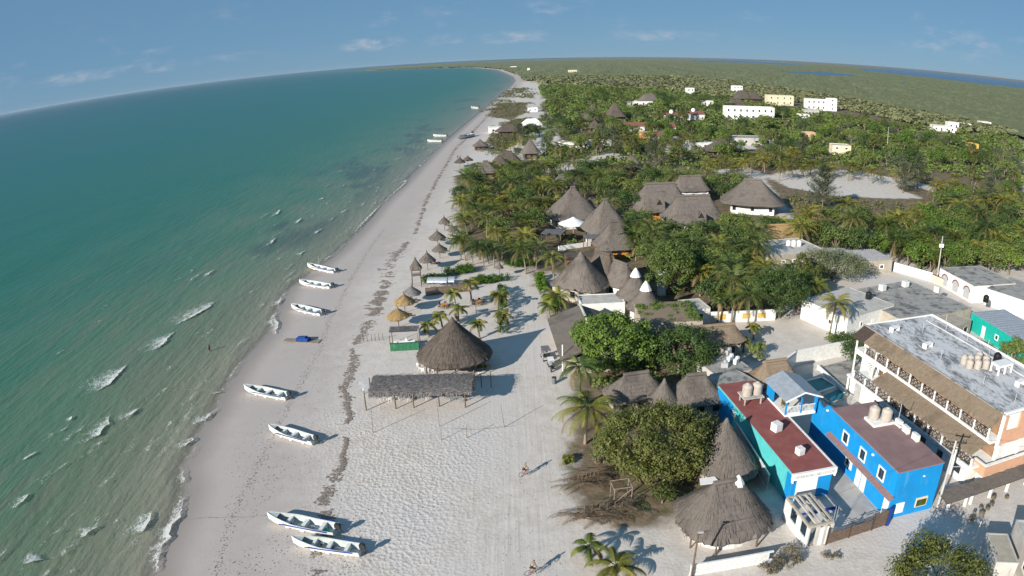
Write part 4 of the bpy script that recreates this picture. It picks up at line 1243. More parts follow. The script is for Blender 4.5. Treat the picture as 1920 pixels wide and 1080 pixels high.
cw, cb, ct = chair_proto('cleanwhite'), chair_proto('wood'), chair_proto('grey')
tw, tbn, tg = table_proto('cleanwhite'), table_proto('orange', .55, False), table_proto('grey', .6, False)
_first = set()
def put(proto, loc, rz, label, group):
    if proto.name in _first: return copy_tree(proto, loc, rz, label=label, group=group)
    _first.add(proto.name); proto.location = loc; proto.rotation_euler = (0, 0, rz); proto['label'] = label; proto['group'] = group
    return proto
def dining(px, tproto, cproto, n, where, group, s=0):
    c = GG(*px); put(tproto, c, .3, 'table ' + where, group)
    for k in range(n):
        a = 2 * math.pi * k / n + .4 + s
        put(cproto, (c.x + math.cos(a) * .95, c.y + math.sin(a) * .95, c.z), a - math.pi / 2, 'chair at the table ' + where, group)
dining((728, 748), tw, cw, 4, 'of white plastic under the sea end of the long palapa', 'white furniture at the sea end of the long palapa')
dining((763, 747), tw, cw, 4, 'of white plastic under the middle of the long palapa', 'white furniture under the middle of the long palapa')
dining((798, 744), tw, cw, 4, 'of white plastic right of the middle post of the long palapa', 'white furniture right of the middle post')
dining((858, 750), tg, ct, 4, 'of grey plastic under the road end of the long palapa', 'grey furniture at the road end of the long palapa')
dining((833, 577), tbn, cb, 6, 'of brown wood in the fenced sand garden, nearer the sea', 'brown garden furniture nearer the sea')
dining((897, 571), tbn, cb, 6, 'of brown wood in the fenced sand garden, nearer the road', 'brown garden furniture nearer the road')
for k in range(9):
    p = G(786 + k * 3.4 + U(-1, 1), 690 + (k % 3) * 4.5); put(cw, (p.x, p.y, 0), U(0, 6), 'white plastic chair bunched at the front of the round palapa', 'white chairs bunched at the round palapa')
for k in range(4):
    p = G(816 + k * 5, 688 + (k % 2) * 4); put(cw, (p.x, p.y, 0), U(0, 6), 'white plastic chair set under the front eave of the round palapa', 'white chairs under the round palapa eave')
# stall table heaped with goods
c = G(907, 696)
o = thing('stall_table', 'wooden stall table heaped with green coconuts beside the round palapa', 'table', c, .05)
MB().b3(-1.0, 1.0, -.5, .5, .72, .8).build('tabletop', M['oldwood'], o)
for x in (-.9, .9):
    for y in (-.42, .42): MB().b3(x - .05, x + .05, y - .05, y + .05, 0, .72).build('leg', M['wood'], o)
rg = random.Random(9)
for k in range(10):
    x, y = rg.uniform(-.85, .85), rg.uniform(-.38, .38)
    q = MB().lathe([(.05, -.16), (.15, -.08), (.18, 0), (.15, .09), (.04, .16)], 8, (0, 0, 0)).build('coconut', M['leafolive'] if k % 3 else M['yellow'], loc=(c.x + x, c.y + y, .93 + (.18 if k > 7 else 0)), smooth=True)
    tag(q, 'green or yellow coconut in the heap on the stall table', 'coconut', 'coconuts heaped on the stall table')
# round white board on a pole, pole without board, pale blue sign
c = G(903, 726)
o = thing('round_sign', 'round white board on a dark post at the road end of the long palapa', 'sign', c, 0)
MB().tube((0, 0, -.2), (0, 0, 2.0), .07, .06, 7).build('post', M['wood'], o)
MB().tube((0, -.02, 2.15), (0, .04, 2.25), .62, .62, 20).build('board', M['cleanwhite'], o)
c = G(921, 726)
tag(MB().tube((0, 0, -.2), (0, 0, 2.3), .07, .055, 7).build('wooden_post', M['wood'], loc=c), 'bare dark post standing right of the round white board', 'post')
c = G(682, 738)
o = thing('small_sign', 'pale blue sign board on a white post at the sea end of the long palapa', 'sign', c, 0)
MB().b3(-.05, .05, -.05, .05, -.2, 1.7).build('post', M['cleanwhite'], o)
MB().b3(-.5, .5, -.08, -.053, .9, 2.1).build('board', M['metal'], o)
# rough poles of a play court
for px, tp, lab in (((699, 811), (696, 768), 'thin leaning pole left of the court before the long palapa'), ((824, 800), (819, 752), 'thin tall pole at the middle of the court before the long palapa'),
                    ((946, 801), (939, 760), 'thin leaning pole at the road side of the court'), ((827, 825), (826.5, 802), 'short stake in front of the middle pole'), ((875, 821), (874, 796), 'short stake between the middle pole and the road-side pole')):
    g = G(*px); h_ = 0
    for z in np.arange(.3, 5, .05):
        t_ = g + Vector((0, 0, z)); 
        d = t_ - Vector((0, 0, CAM_H)); dc = CR.T @ np.array(d.normalized()); th = math.acos(-dc[2]); y = 540 - dc[1] / math.hypot(dc[0], dc[1]) * th * LF
        if y < tp[1]: h_ = z; break
    p = G(tp[0], tp[1], h_)
    tag(MB().tube((0, 0, -.3), (p.x - g.x, p.y - g.y, h_), .055, .035, 6).build('wooden_pole', M['oldwood'], loc=g), lab, 'pole')
    MB_ = None
A, B = G(827, 803, .9), G(943, 799, .9)
mb = MB(); mb.path([A.lerp(B, k / 8) + Vector((0, 0, -.3 * math.sin(math.pi * k / 8))) for k in range(9)], .02, 5)
tag(mb.build('rope', M['oldwood']), 'sagging rope strung low between the court poles', 'rope')

# beach bar kiosk
a0, a1 = GG(732, 659), GG(786, 656)
o = thing('beach_bar', 'small beach bar with a green front, white counter and grey frond roof', 'kiosk', a0, math.atan2(a1.y - a0.y, a1.x - a0.x))
Wk = (a1 - a0).length
for k in range(7): MB().b3(Wk * k / 7 + .012, Wk * (k + 1) / 7 - .012, 0, .06, 0, 1.25).build('front_board', M['green'], o)
MB().b3(-.03, Wk + .03, -.05, .45, 1.25, 1.31).build('ledge', M['green'], o)
MB().b3(.5, Wk - .7, 1.3, 2.0, 0, 1.1).build('counter', M['cleanwhite'], o)
for x in (.05, Wk - .05):
    for y in (.3, 3.6): MB().tube((x, y, -.2), (x, y, 2.9 if y > 1 else 2.6), .07, .06, 6).build('post', M['wood'], o)
mb = MB(); rg = random.Random(77)
for i in range(14):
    for j in range(5):
        q = [(Wk * (i + a) / 14 - .2 + .03 * ((i + a) % 2), 1.9 + 2.2 * (j + b) / 5, 2.66 + .1 * mn.noise(Vector((i + a, j + b, 4.2)))) for a, b in ((0, 0), (1, 0), (1, 1), (0, 1))]
        mb.quad(*q, uv=[(p[1] * 2, p[0]) for p in q]); mb.quad(*[(p[0], p[1], p[2] - .14) for p in reversed(q)], uv=[(p[1], p[0]) for p in q])
for _ in range(260):
    p0 = Vector((rg.uniform(-.2, Wk), rg.uniform(1.8, 4.1), 2.78)); a = rg.uniform(0, 6.28); q = Vector((math.cos(a + 1.57), math.sin(a + 1.57), 0)) * .04
    mb.quad(p0 - q, p0 + Vector((math.cos(a), math.sin(a), -.1)) * rg.uniform(.3, .8), p0 + q, uv=[(0, 0), (.4, 1), (.1, 0)])
mb.build('frond_roof', M['thatchgrey'], o)
avoid_rect(o, 0, Wk, 0, 4)
c = GG(763, 652)
tag(MB().box((0, 0, 1.45), (.35, .3, .3)).box((0, 0, 1.68), (.12, .12, .2)).build('cool_box', M['cleanwhite'], loc=c), 'small white cool box standing on the green bar ledge', 'box')
for k in range(6):
    g = GG(682 + k * 7.3, 641 - k * .6); tag(MB().tube((0, 0, -.2), (U(-.08, .08), U(-.05, .05), U(1.0, 1.4)), .05, .04, 6).build('fence_post', M['wood'], loc=g), 'rough stake in the short fence running seaward from the beach bar', 'post', 'stakes seaward of the beach bar')

# fenced sand garden north of the palapa
A, B, C_ = GG(799, 555), GG(882, 546), GG(886, 536)
pal = thing('palisade', 'brown palisade of upright boards between the umbrellas and the sand garden', 'fence', A, 0)
n = 46; d = B - A
for k in range(n):
    p = d * (k / n); h_ = 1.75 + U(-.12, .12)
    MB().box((p.x, p.y, h_ / 2), (d.length / n * .9, .05, h_), math.atan2(d.y, d.x)).build('board', M['plank'], pal)
for z in (.5, 1.4): MB().box((d.x / 2 - .05, d.y / 2 + .09, z), (d.length, .06, .09), math.atan2(d.y, d.x)).build('rail', M['wood'], pal)
for (x0, x1, y, lab) in ((801, 838, 541, 'pale blue tarpaulin shelter behind the palisade, the wider one'), (840, 852, 540, 'narrow pale blue tarpaulin shelter behind the palisade')):
    a, b = GG(x0, y), GG(x1, y); wd = (b - a).length
    s_ = thing('tarpaulin_shelter', lab, 'shelter', a, math.atan2(b.y - a.y, b.x - a.x))
    mb = MB(); K = 8
    for i in range(K):
        t0, t1 = math.pi * i / K, math.pi * (i + 1) / K
        f = lambda t: (1.2 - 1.2 * math.cos(t), 1.25 + .75 * math.sin(t))
        (y0, z0), (y1, z1) = f(t0), f(t1); mb.quad((0, y0, z0), (wd, y0, z0), (wd, y1, z1), (0, y1, z1)); mb.quad((0, y0, z0 - .03), (0, y1, z1 - .03), (wd, y1, z1 - .03), (wd, y0, z0 - .03))
    mb.build('cover', M['metal'], s_)
    for x in (.1, wd - .1):
        for y_ in (.1, 2.3): MB().tube((x, y_, -.1), (x, y_, 1.3), .04, .04, 6).build('pole', M['oldwood'], s_)
c = GG(894, 601)   # slim parasol pole with thatch tuft in the garden
for px, lab, zz in (((937, 521), 'small thatch-topped lamp post among the garden shrubs', 2.6), ((893, 590), 'slim bare pole between the garden tables and the road hedge', 3.0)):
    c = GG(*px); o = thing('garden_post', lab, 'post', c)
    MB().tube((0, 0, -.2), (0, 0, zz), .06, .05, 6).build('pole', M['wood'], o)
    if 'thatch' in lab: thatch(o, .85, .85, 0, zz - .3, zz + .9, M['thatch'], e=2, n=18, rings=4, strands=50, seed=3, thick=.1)
# sunbeds under the trees at the grove edge
sb = thing('sunbed', 'sunbed', 'sunbed')
MB().b3(-.3, .3, -.9, .45, .26, .33).build('frame', M['wood'], sb); MB().box((0, .72, .5), (.6, .62, .06), tilt=Matrix.Rotation(.6, 3, 'X')).build('backrest', M['wood'], sb)
for x in (-.26, .26):
    for y in (-.8, .4): MB().b3(x - .03, x + .03, y - .03, y + .03, 0, .26).build('leg', M['wood'], sb)
k_ = 0
for px in ((758, 590), (764, 594), (770, 568), (776, 564), (737, 603), (826, 475), (833, 472), (812, 496), (818, 494), (838, 424), (846, 450), (864, 365), (868, 372), (858, 384), (829, 452)):
    g = GG(*px)
    if k_ == 0: sb.location = g; sb.rotation_euler = (0, 0, 1.3); q = sb
    else: q = copy_tree(sb, g, U(.6, 2.0))
    lab = 'dark wooden sunbed beside the golden thatched umbrellas' if px[1] > 560 else 'dark wooden sunbed beside the grey thatched umbrellas and palm grove'
    tag(q, lab, 'sunbed', 'sunbeds by the golden umbrellas' if px[1] > 560 else 'sunbeds along the palm grove edge'); k_ += 1

# ------------------------------------------------------------------ people, cart, scooter on the sand
J = stand(.05, .05)
person('person wading in dark shorts in the shallow water left of the boats', Vector((*GG(394, 662)[:2], gz(*GG(394, 662)[:2]) - .0)), 1.2, J, RAD, 'skin', 'shorts')
def bicycle(label, loc, rz):
    o = thing('bicycle', label, 'bicycle', loc, rz)
    for x in (-.52, .52):
        mb = MB(); K = 18
        for k in range(K):
            a, b = 6.283 * k / K, 6.283 * (k + 1) / K
            mb.tube((x + .32 * math.cos(a), 0, .34 + .32 * math.sin(a)), (x + .32 * math.cos(b), 0, .34 + .32 * math.sin(b)), .022, .022, 5, cap=False)
        w_ = mb.build('wheel', M['shorts'], o)
        s_ = MB()
        for k in range(8): a = 6.283 * k / 8; s_.tube((x, 0, .34), (x + .3 * math.cos(a), 0, .34 + .3 * math.sin(a)), .006, .006, 4)
        s_.build('spokes', M['grey'], w_)
    f = MB()
    for p, q in (((-.52, 0, .34), (-.1, 0, .34)), ((-.52, 0, .34), (-.2, 0, .82)), ((-.1, 0, .34), (-.22, 0, .9)), ((-.1, 0, .34), (.36, 0, .84)), ((-.2, 0, .82), (.36, 0, .84)), ((.34, 0, .95), (.52, 0, .34))): f.tube(p, q, .02, .02, 6)
    f.build('frame', M['red'], o)
    MB().box((-.24, 0, .93), (.26, .14, .06)).build('saddle', M['shorts'], o)
    MB().tube((.34, -.28, 1.02), (.34, .28, 1.02), .016, .016, 6).tube((.34, 0, .9), (.34, 0, 1.02), .016, .016, 6).build('handlebar', M['steel'], o)
    return o
def rider(label, loc, rz, shirt):
    j = dict(pelvis=(0, .22, 1.02), chest=(0, .02, 1.36), neck=(0, -.06, 1.55), head=(0, -.1, 1.68), crown=(0, -.1, 1.79), shl=(-.19, -.02, 1.46), ell=(-.27, -.2, 1.24), hal=(-.26, -.36, 1.08),
             shr=(.19, -.02, 1.46), elr=(.27, -.2, 1.24), har=(.26, -.36, 1.08), hil=(-.1, .18, .98), knl=(-.13, -.2, .78), fol=(-.12, -.06, .4), tol=(-.12, -.2, .36),
             hir=(.1, .18, .98), knr=(.13, -.14, .64), tor=(.12, -.1, .12), **{'for': (.12, .04, .16)})
    return person(label, loc, rz, j, RAD, shirt, 'shorts')
g = G(985, 892); hd = 2.0
bicycle('bicycle ridden along the sandy road past the trampled sand', g, hd + math.pi / 2 + math.pi)
rider('person in khaki clothes riding a bicycle on the sandy road', g, hd, 'shirt')
g = G(1000, 1077)
bicycle('bicycle at the bottom edge of the photo on the road', g, 1.9 + math.pi / 2 + math.pi)
rider('person cycling on the road at the bottom edge of the photo', g, 1.9, 'shirt')
for k, px in enumerate(((858, 298), (863, 297))):
    g = GG(*px); person(('person in dark clothes standing on the far beach, left of two', 'person in dark clothes standing on the far beach, right of two')[k], g, 1.0 + k, stand(), RAD, 'shorts', 'shorts')

# golf cart
c = G(1023, 673)
o = thing('golf_cart', 'golf cart with a dark canopy parked beside the thatched shop on the road', 'golf cart', c, R_(100))
MB().prism([(-1.1, -.55), (1.1, -.5), (1.25, 0), (1.1, .5), (-1.1, .55)], .35, [.62, .72, .7, .72, .62]).build('body', M['grey'], o)
MB().b3(-.75, -.25, -.5, .5, .63, .82).build('seat', M['dark'], o); MB().box((-.85, 0, 1.05), (.1, 1.0, .5)).build('backrest', M['dark'], o)
MB().b3(-1.15, .75, -.62, .62, 1.85, 1.92).build('canopy', M['greydeck'], o)
for x in (-1.0, .6):
    for y in (-.52, .52): MB().tube((x, y, .6), (x, y, 1.86), .025, .025, 6).build('pillar', M['steel'], o)
MB().box((.72, 0, 1.2), (.03, .95, .9), tilt=Matrix.Rotation(-.25, 3, 'Y')).build('windscreen', M['metal'], o)
for x in (-.8, .85):
    for y in (-.5, .5):
        w_ = MB().tube((x, y - .09, .26), (x, y + .09, .26), .27, .27, 14).build('wheel', M['blacktank'], o); MB().tube((x, y - .1, .26), (x, y + .1, .26), .12, .12, 10).build('rim', M['grey'], w_)
MB().tube((.35, -.25, 1.05), (.4, -.25, 1.08), .16, .16, 12).build('steering_wheel', M['steel'], o)
c = G(1033, 686)
o = thing('ice_cart', 'pale blue box cart with white sides parked behind the golf cart', 'cart', c, R_(96))
MB().b3(-.6, .6, -.4, .4, .45, 1.2).build('box', M['metal'], o); MB().b3(-.63, .63, -.43, .43, 1.2, 1.26).build('lid', M['cleanwhite'], o)
for x in (-.4, .4):
    for y in (-.42, .42): MB().tube((x, y - .04, .25), (x, y + .04, .25), .25, .25, 12).build('wheel', M['blacktank'], o)
MB().tube((-.6, 0, .9), (-1.1, 0, 1.0), .03, .03, 6).build('push_handle', M['steel'], o)
c = G(1036, 695)
o = thing('motor_scooter', 'dark motor scooter parked behind the pale blue cart', 'scooter', c, R_(70))
for x in (-.55, .6): 
    w_ = MB().tube((x, -.06, .24), (x, .06, .24), .25, .25, 14).build('wheel', M['blacktank'], o); MB().tube((x, -.07, .24), (x, .07, .24), .11, .11, 10).build('rim', M['grey'], w_)
MB().prism([(-.75, -.15), (.1, -.17), (.1, .17), (-.75, .15)], .42, [.72, .62, .62, .72]).build('body', M['steel'], o)
MB().b3(-.1, .45, -.16, .16, .26, .33).build('footboard', M['steel'], o); MB().box((-.3, 0, .76), (.75, .26, .1)).build('seat', M['blacktank'], o)
MB().box((.5, 0, .7), (.1, .38, .75), tilt=Matrix.Rotation(-.3, 3, 'Y')).build('leg_shield', M['steel'], o)
MB().tube((.42, -.32, 1.08), (.42, .32, 1.08), .025, .025, 6).build('handlebar', M['steel'], o)
c = G(1039, 719)
o = thing('litter_bin', 'dark drum litter bin standing alone on the road edge', 'bin', c, 0)
MB().lathe([(.3, 0), (.33, .3), (.32, .32), (.34, .62), (.33, .64), (.35, .95)], 16).build('drum', M['greydeck'], o); MB().lathe([(.36, .95), (.36, .99), (.1, 1.03)], 16).build('lid', M['steel'], o)
c = G(1055, 695)
tag(MB().tube((0, 0, -.2), (0, 0, 4.2), .09, .09, 10).build('white_post', M['cleanwhite'], loc=c), 'tall white post at the near corner of the thatched shop', 'post')
# ------------------------------------------------------------------ blue guest house
BO, BR = Vector((38.5, 52.5, 0)), R_(5.5)
W, D, H = 6.15, 14.3, 5.85
o = thing('blue_house', 'bright blue two-storey house with a flat maroon roof and white windows', 'house', BO, BR)
MB().b3(0, W, 0, D, -.15, H).build('wall', M['blue'], o)
ro = MB().b3(-.06, W + .06, -.06, D + .06, H + .003, H + .14).build('roof', M['mauveroof'], o)
le = MB(); le.prism([(-.62, -.3), (-.002, -.3), (-.002, D - .2), (-.62, D - .2)], [2.62, 2.9, 2.9, 2.62], [2.72, 3.0, 3.0, 2.72]); le.build('ledge', M['ledge'], o)
for u in (2.75, 6.75, 10.6): window(o, 'W', W, D, u, 4.1, 1.35, 1.55)
window(o, 'W', W, D, 9.0, 1.65, 1.5, 1.2, panes=2)
f = MB(); rect_on(f, 'W', W, D, 8.3, 8.95, 1.1, 2.2, .11); f.build('shutter', M['cleanwhite'], o)
for u in (6.7, 5.55): door(o, 'W', W, D, u, .95, 2.15)
door(o, 'W', W, D, .75, .95, 2.1)
window(o, 'S', W, D, 1.35, 1.2, 1.1, 1.3, pane='cleanwhite', panes=1)
tv = MB(); rect_on(tv, 'S', W, D, 3.5, 5.1, .75, 1.95, .08); t_ = tv.build('notice_board', M['cream'], o)
tv = MB(); rect_on(tv, 'S', W, D, 3.62, 4.98, .85, 1.7, .02, base=.08); tv.build('glass_panel', M['leafolive'], t_)
for u in (1.4, 11.8): 
    l = MB(); rect_on(l, 'W', W, D, u + 3.3, u + 3.55, 5.15, 5.35, .2); l.build('wall_lamp', M['cleanwhite'], o)
l = MB(); rect_on(l, 'S', W, D, 3.6, 3.8, 4.7, 4.85, .12); l.build('wall_lamp', M['cleanwhite'], o)
# curving stair parapet that steps down at the rear of the blue house
sp = MB()
prof = [(D + .002, 5.85), (D + .8, 5.9), (D + 1.3, 5.75), (D + 1.7, 5.2), (D + 2.3, 4.9), (D + 3.0, 5.0), (D + 3.6, 5.4), (D + 4.4, 5.6), (D + 4.4, .0), (D + .002, 0)]
vs_ = [(-.0, y, z) for y, z in prof] + [(.22, y, z) for y, z in prof]; n = len(prof)
sp.faces(vs_, [tuple(range(n)), tuple(range(2 * n - 1, n - 1, -1))] + [((i + 1) % n, i, n + i, n + (i + 1) % n) for i in range(n)])
sp.build('stair_parapet', M['blue'], o)
for k in range(8): MB().b3(.24, 1.5, D + .3 + k * .45, D + .76 + k * .45, 0, 5.4 - k * .62).build('step', M['conclight'], o)
avoid_rect(o, 0, W, 0, D + 4)
def at(o_, x, y, z): 
    return o_.matrix_basis @ Vector((x, y, z)) if False else Vector((o_.location[0] + x * math.cos(o_.rotation_euler[2]) - y * math.sin(o_.rotation_euler[2]), o_.location[1] + x * math.sin(o_.rotation_euler[2]) + y * math.cos(o_.rotation_euler[2]), o_.location[2] + z))
pl = MB().b3(2.4, 5.4, 8.8, 11.0, H + .14, H + .42)
q = pl.build('tank_plinth', M['cleanwhite'], loc=BO, rz=BR); tag(q, 'white plinth under the two tanks on the maroon roof', 'plinth')
water_tank(at(o, 3.3, 10.4, H + .42), 'beige water tank farther back on the maroon roof plinth', 'water tanks on the blue house', 1.1)
water_tank(at(o, 4.5, 9.5, H + .42), 'beige water tank nearer the wires on the maroon roof plinth', 'water tanks on the blue house', 1.1)
for k, (x, y) in enumerate(((5.5, 8.2), (5.5, 6.7), (5.6, 4.9))):
    ac_unit(at(o, x, y, H + .14), BR + R_(90), ('white air conditioner on the maroon roof edge, closest to the tanks', 'white air conditioner on the maroon roof edge, middle of three', 'white air conditioner on the maroon roof edge, closest to the street')[k], 'air conditioners on the blue house', 1.25)
tag(MB().tube((5.9, 8.9, H), (5.9, 8.9, H + 2.6), .04, .04, 6).build('roof_mast', M['grey'], loc=BO, rz=BR), 'thin grey mast beside the air conditioners on the maroon roof', 'mast')

# ------------------------------------------------------------------ turquoise house with red roof
TO, TR = Vector((28.6, 57.3, 0)), R_(6)
W, D, H = 5.0, 21.5, 3.9
o = thing('turquoise_house', 'long turquoise and blue single-storey house with a flat red roof and lettered white fascia', 'house', TO, TR)
MB().b3(.0, W, .002, D, -.15, H).build('wall', M['turq'], o)
MB().b3(.02, W - .02, -.05, .0, -.15, H - .02).build('front_wall', M['blue'], o)
for u0, u1 in ((0, 1.2), (16.2, 21.4)): 
    p = MB(); rect_on(p, 'W', W, D, u0, u1, 0, H - .3, .025); p.build('painted_band', M['blue'], o)
ro = MB().b3(-.03, W + .02, 0.02, D, H + .003, H + .13).build('roof', M['redroof'], o)
fa = MB().b3(-.18, W + .32, -.38, -.06, H - .62, H + .16).build('fascia', M['cleanwhite'], o)
fe = MB().b3(W + .022, W + .3, -.05, D * .55, H - .1, H + .15).build('edge_trim', M['cleanwhite'], o)
for x in (-.14, W + .1): MB().b3(x, x + .16, -.36, -.08, H - .95, H - .62).build('corbel', M['cleanwhite'], o)
# lettering across the fascia
tcu = bpy.data.curves.new('lettering', 'FONT'); tcu.body = 'DISTRIBUIDORA CABO CATOCHE'; tcu.size = .5; tcu.extrude = .012; tcu.align_x = 'CENTER'; tcu.align_y = 'CENTER'
to = bpy.data.objects.new('lettering', tcu); COL.objects.link(to)
dg = bpy.context.evaluated_depsgraph_get(); tm = bpy.data.meshes.new_from_object(to.evaluated_get(dg)); bpy.data.objects.remove(to)
xs = [v.co.x for v in tm.vertices]; kx = (W - .1) / (max(xs) - min(xs))
tm.transform(Matrix.Diagonal((kx, .95, 1, 1))); tm.transform(Matrix.Rotation(R_(90), 4, 'X')); tm.materials.clear(); tm.materials.append(M['grey'])
link('lettering', tm, o, (W / 2 + .05, -.395, H - .24))
rd = thing  # roll-up door made of slats
for k in range(12):
    s_ = MB(); s_.b3(.72 + k * .2, .72 + k * .2 + .185, -.09, -.051, .45, 3.05); s_.build('door_slat', M['cleanwhite'], o)
fr = MB(); fr.b3(.62, .715, -.11, -.051, .4, 3.15); fr.b3(3.12, 3.22, -.11, -.051, .4, 3.15); fr.b3(.718, 3.117, -.11, -.051, 3.055, 3.15); fr.build('door_frame', M['cleanwhite'], o)
MB().b3(-.1, W + .2, -2.3, -.06, -.02, .38).build('front_step', M['conclight'], o)
MB().b3(-.1, W + .2, -2.38, -2.305, -.02, .36).build('step_face', M['navy'], o)
window(o, 'W', W, D, 16.0, 2.6, .8, .8, panes=1, pane='metal')
avoid_rect(o, -1, W, -2, D)
TH = o
base = MB()
for x in (0, 2.2):
    for y in (0, 1.5): base.b3(x, x + .14, y, y + .14, 0, .9)
base.b3(-.2, 2.6, -.2, 1.9, .9, 1.05)
q = base.build('tank_stand', M['conclight'], loc=at(TH, .9, 15.2, H + .13), rz=TR); tag(q, 'concrete stand carrying two tanks on the red roof', 'stand')
water_tank(at(TH, 1.5, 16.0, H + 1.18), 'pale water tank on the red roof stand, left of the pair', 'water tanks on the red roof', 1.08)
water_tank(at(TH, 2.9, 16.1, H + 1.18), 'pale water tank on the red roof stand, right of the pair', 'water tanks on the red roof', 1.08)
cooler(at(TH, 2.1, 8.6, H + .13), TR + .3, 'white air cooler box in the middle of the red roof', 'air coolers on the red roof', 1.0)
cooler(at(TH, 2.4, 3.2, H + .13), TR + .2, 'white air cooler box near the lettered edge of the red roof', 'air coolers on the red roof', .8)
q = MB()
for k in range(9): q.b3(k * .55, k * .55 + .02, 0, .03, 0, .02)
# ------------------------------------------------------------------ gabled roof pavilion between the two houses
PO = at(TH, 4.6, 11.3, 0)
o = thing('roof_pavilion', 'blue pavilion with a pale metal gable roof and white railing above the alley', 'pavilion', PO, TR)
w_, d_, z0 = 4.3, 5.4, 4.3
MB().b3(0, w_, 0, d_, z0 - .35, z0).build('floor_slab', M['cleanwhite'], o)
for x in (.08, w_ / 2, w_ - .08):
    for y in (.08, d_ - .1):
        if x == w_ / 2 and y > 1: continue
        MB().b3(x - .09, x + .09, y - .09, y + .09, z0, z0 + 2.1).build('pillar', M['blue'], o)
MB().b3(-.02, .1, d_ - 2, d_ - .22, z0, z0 + 2.0).build('side_wall', M['blue'], o); MB().b3(.2, w_ - .2, d_ - .1, d_, z0, z0 + 2.1).build('rear_wall', M['blue'], o)
MB().b3(.2, 1.0, d_ - .16, d_ - .105, z0, z0 + 2.0).build('door', M['navy'], o)
for s_ in (0, 1):
    mb = MB(); x0, x1 = (-.45, w_ / 2) if s_ == 0 else (w_ / 2, w_ + .45)
    za, zb = (z0 + 2.05, z0 + 3.0) if s_ == 0 else (z0 + 3.0, z0 + 2.05)
    mb.prism([(x0, -.5), (x1, -.5), (x1, d_ + .3), (x0, d_ + .3)], [za, zb, zb, za], [za + .07, zb + .07, zb + .07, za + .07])
    rf = mb.build('roof_sheet', M['metal'], o)
    bg_ = MB(); bg_.prism([(x0, -.56), (x1, -.56), (x1, -.505), (x0, -.505)], [za - .1, zb - .1, zb - .1, za - .1], [za + .1, zb + .1, zb + .1, za + .1]); bg_.build('bargeboard', M['cleanwhite'], rf)
for side in ('S', 'W'):
    n = 22 if side == 'S' else 12
    for k in range(n):
        t = k / (n - 1)
        p = (.12 + t * (w_ - .24), .06) if side == 'S' else (.06, .2 + t * 2.6)
        if side == 'S': MB().b3(p[0] - .02, p[0] + .02, p[1] - .02, p[1] + .02, z0, z0 + .95).build('baluster', M['cleanwhite'], o)
MB().b3(0, w_, .03, .1, z0 + .95, z0 + 1.03).build('handrail', M['cleanwhite'], o); MB().b3(0, w_, .03, .1, z0 + .06, z0 + .14).build('bottom_rail', M['cleanwhite'], o)
for x, y in ((.8, 2.0), (3.2, 1.6)):
    q = MB(); q.b3(-.25, .25, -.25, .25, .4, .46); q.b3(-.25, .25, .2, .26, .46, .95); q.b3(-.25, -.2, -.25, -.2, 0, .4); q.b3(.2, .25, -.25, -.2, 0, .4); q.b3(-.25, -.2, .2, .25, 0, .4); q.b3(.2, .25, .2, .25, 0, .4)
    tag(q.build('garden_chair', M['palmdry'], loc=at(o, x, y, z0), rz=TR), 'wicker chair on the pavilion deck, ' + ('left one' if x < 2 else 'right one'), 'chair')
MB().b3(.2, .5, 1.0, d_ - .5, 0, z0 - .36).build('support_wall', M['navy'], o)

# ------------------------------------------------------------------ courtyard, gate, ruin, walls by the street
cy = [at(TH, 5.2, -5.4, .02), Vector((38.3, 52.2, .02)), Vector((37.0, 68.0, .02)), at(TH, 5.05, 12, .02)]
tag(MB().prism([(p.x, p.y) for p in cy], -.1, .03).build('courtyard', M['courtyard']), kind='structure')
A, B = G(1548, 1022), G(1662, 985)
ft = thing('street_gate', 'brown board fence and gate closing the courtyard of the blue house', 'gate', A, math.atan2(B.y - A.y, B.x - A.x))
Lg = (B - A).length
for k in range(5): MB().b3(0, Lg * .72, -.03, .03, .1 + k * .27, .1 + k * .27 + .235).build('board', M['plank'], ft)
for k in range(3):
    for j in range(5):
        if (j + k) % 4 != 3: MB().b3(Lg * .145 * j + .05 * k, Lg * .145 * (j + .86) + .05 * k, .02, .05, 1.52 + k * .2, 1.6 + k * .2).build('slat', M['greydeck'], ft)
for k in range(10): MB().b3(Lg * .76, Lg * .97, -.025, .025, .1 + k * .2, .1 + k * .2 + .15).build('gate_slat', M['plank'], ft)
for x in (0, .36, .74, .98): MB().b3(Lg * x - .05, Lg * x + .05, -.06, .06, -.1, 2.15).build('post', M['dkplank'], ft)
MB().b3(Lg * .99, Lg * .99 + .28, -.14, .14, -.1, 2.3).build('gate_pillar', M['navy'], ft)
# roofless concrete shell
p0, p1, p2, p3 = [G(*q) for q in ((1497, 1037), (1542, 1032), (1506, 965), (1470, 972))]
o = thing('roofless_kiosk', 'small roofless concrete kiosk with open beams beside the street gate', 'kiosk', (27.75, 49.9, 0), R_(6))
kw, kd, kh = 2.9, 5.2, 2.75
for a in ((0, .16, 0, kd, 0, .95), (0, .16, 0, .35, .95, kh - .3), (0, .16, 1.7, 2.5, .95, kh - .3), (0, .16, kd - 1.2, kd, .95, kh - .3)): MB().b3(*a).build('wall_panel', M['white'], o)
for a in ((0, .2, 0, kd, kh - .3, kh), (kw - .2, kw, 0, kd, kh - .3, kh), (.2, kw - .2, 0, .2, kh - .3, kh), (.2, kw - .2, kd - .2, kd, kh - .3, kh)): MB().b3(*a).build('ring_beam', M['concbeige'], o)
for x in (.85, 1.35, 2.1): MB().b3(x, x + .16, .2, kd - .2, kh - .16, kh + .06).build('joist', M['conclight'], o)
for x, y in ((.0, 0), (1.1, 0), (1.9, 0), (kw - .2, 0), (kw - .2, kd - .2), (.0, kd - .2)): MB().b3(x + .001, x + .3, y + .001, y + .3, 0, kh - .3).build('column', M['conclight'], o)
MB().b3(1.42, kw - .4, .02, .12, 0, 2.2).build('door_leaf', M['cleanwhite'], o)
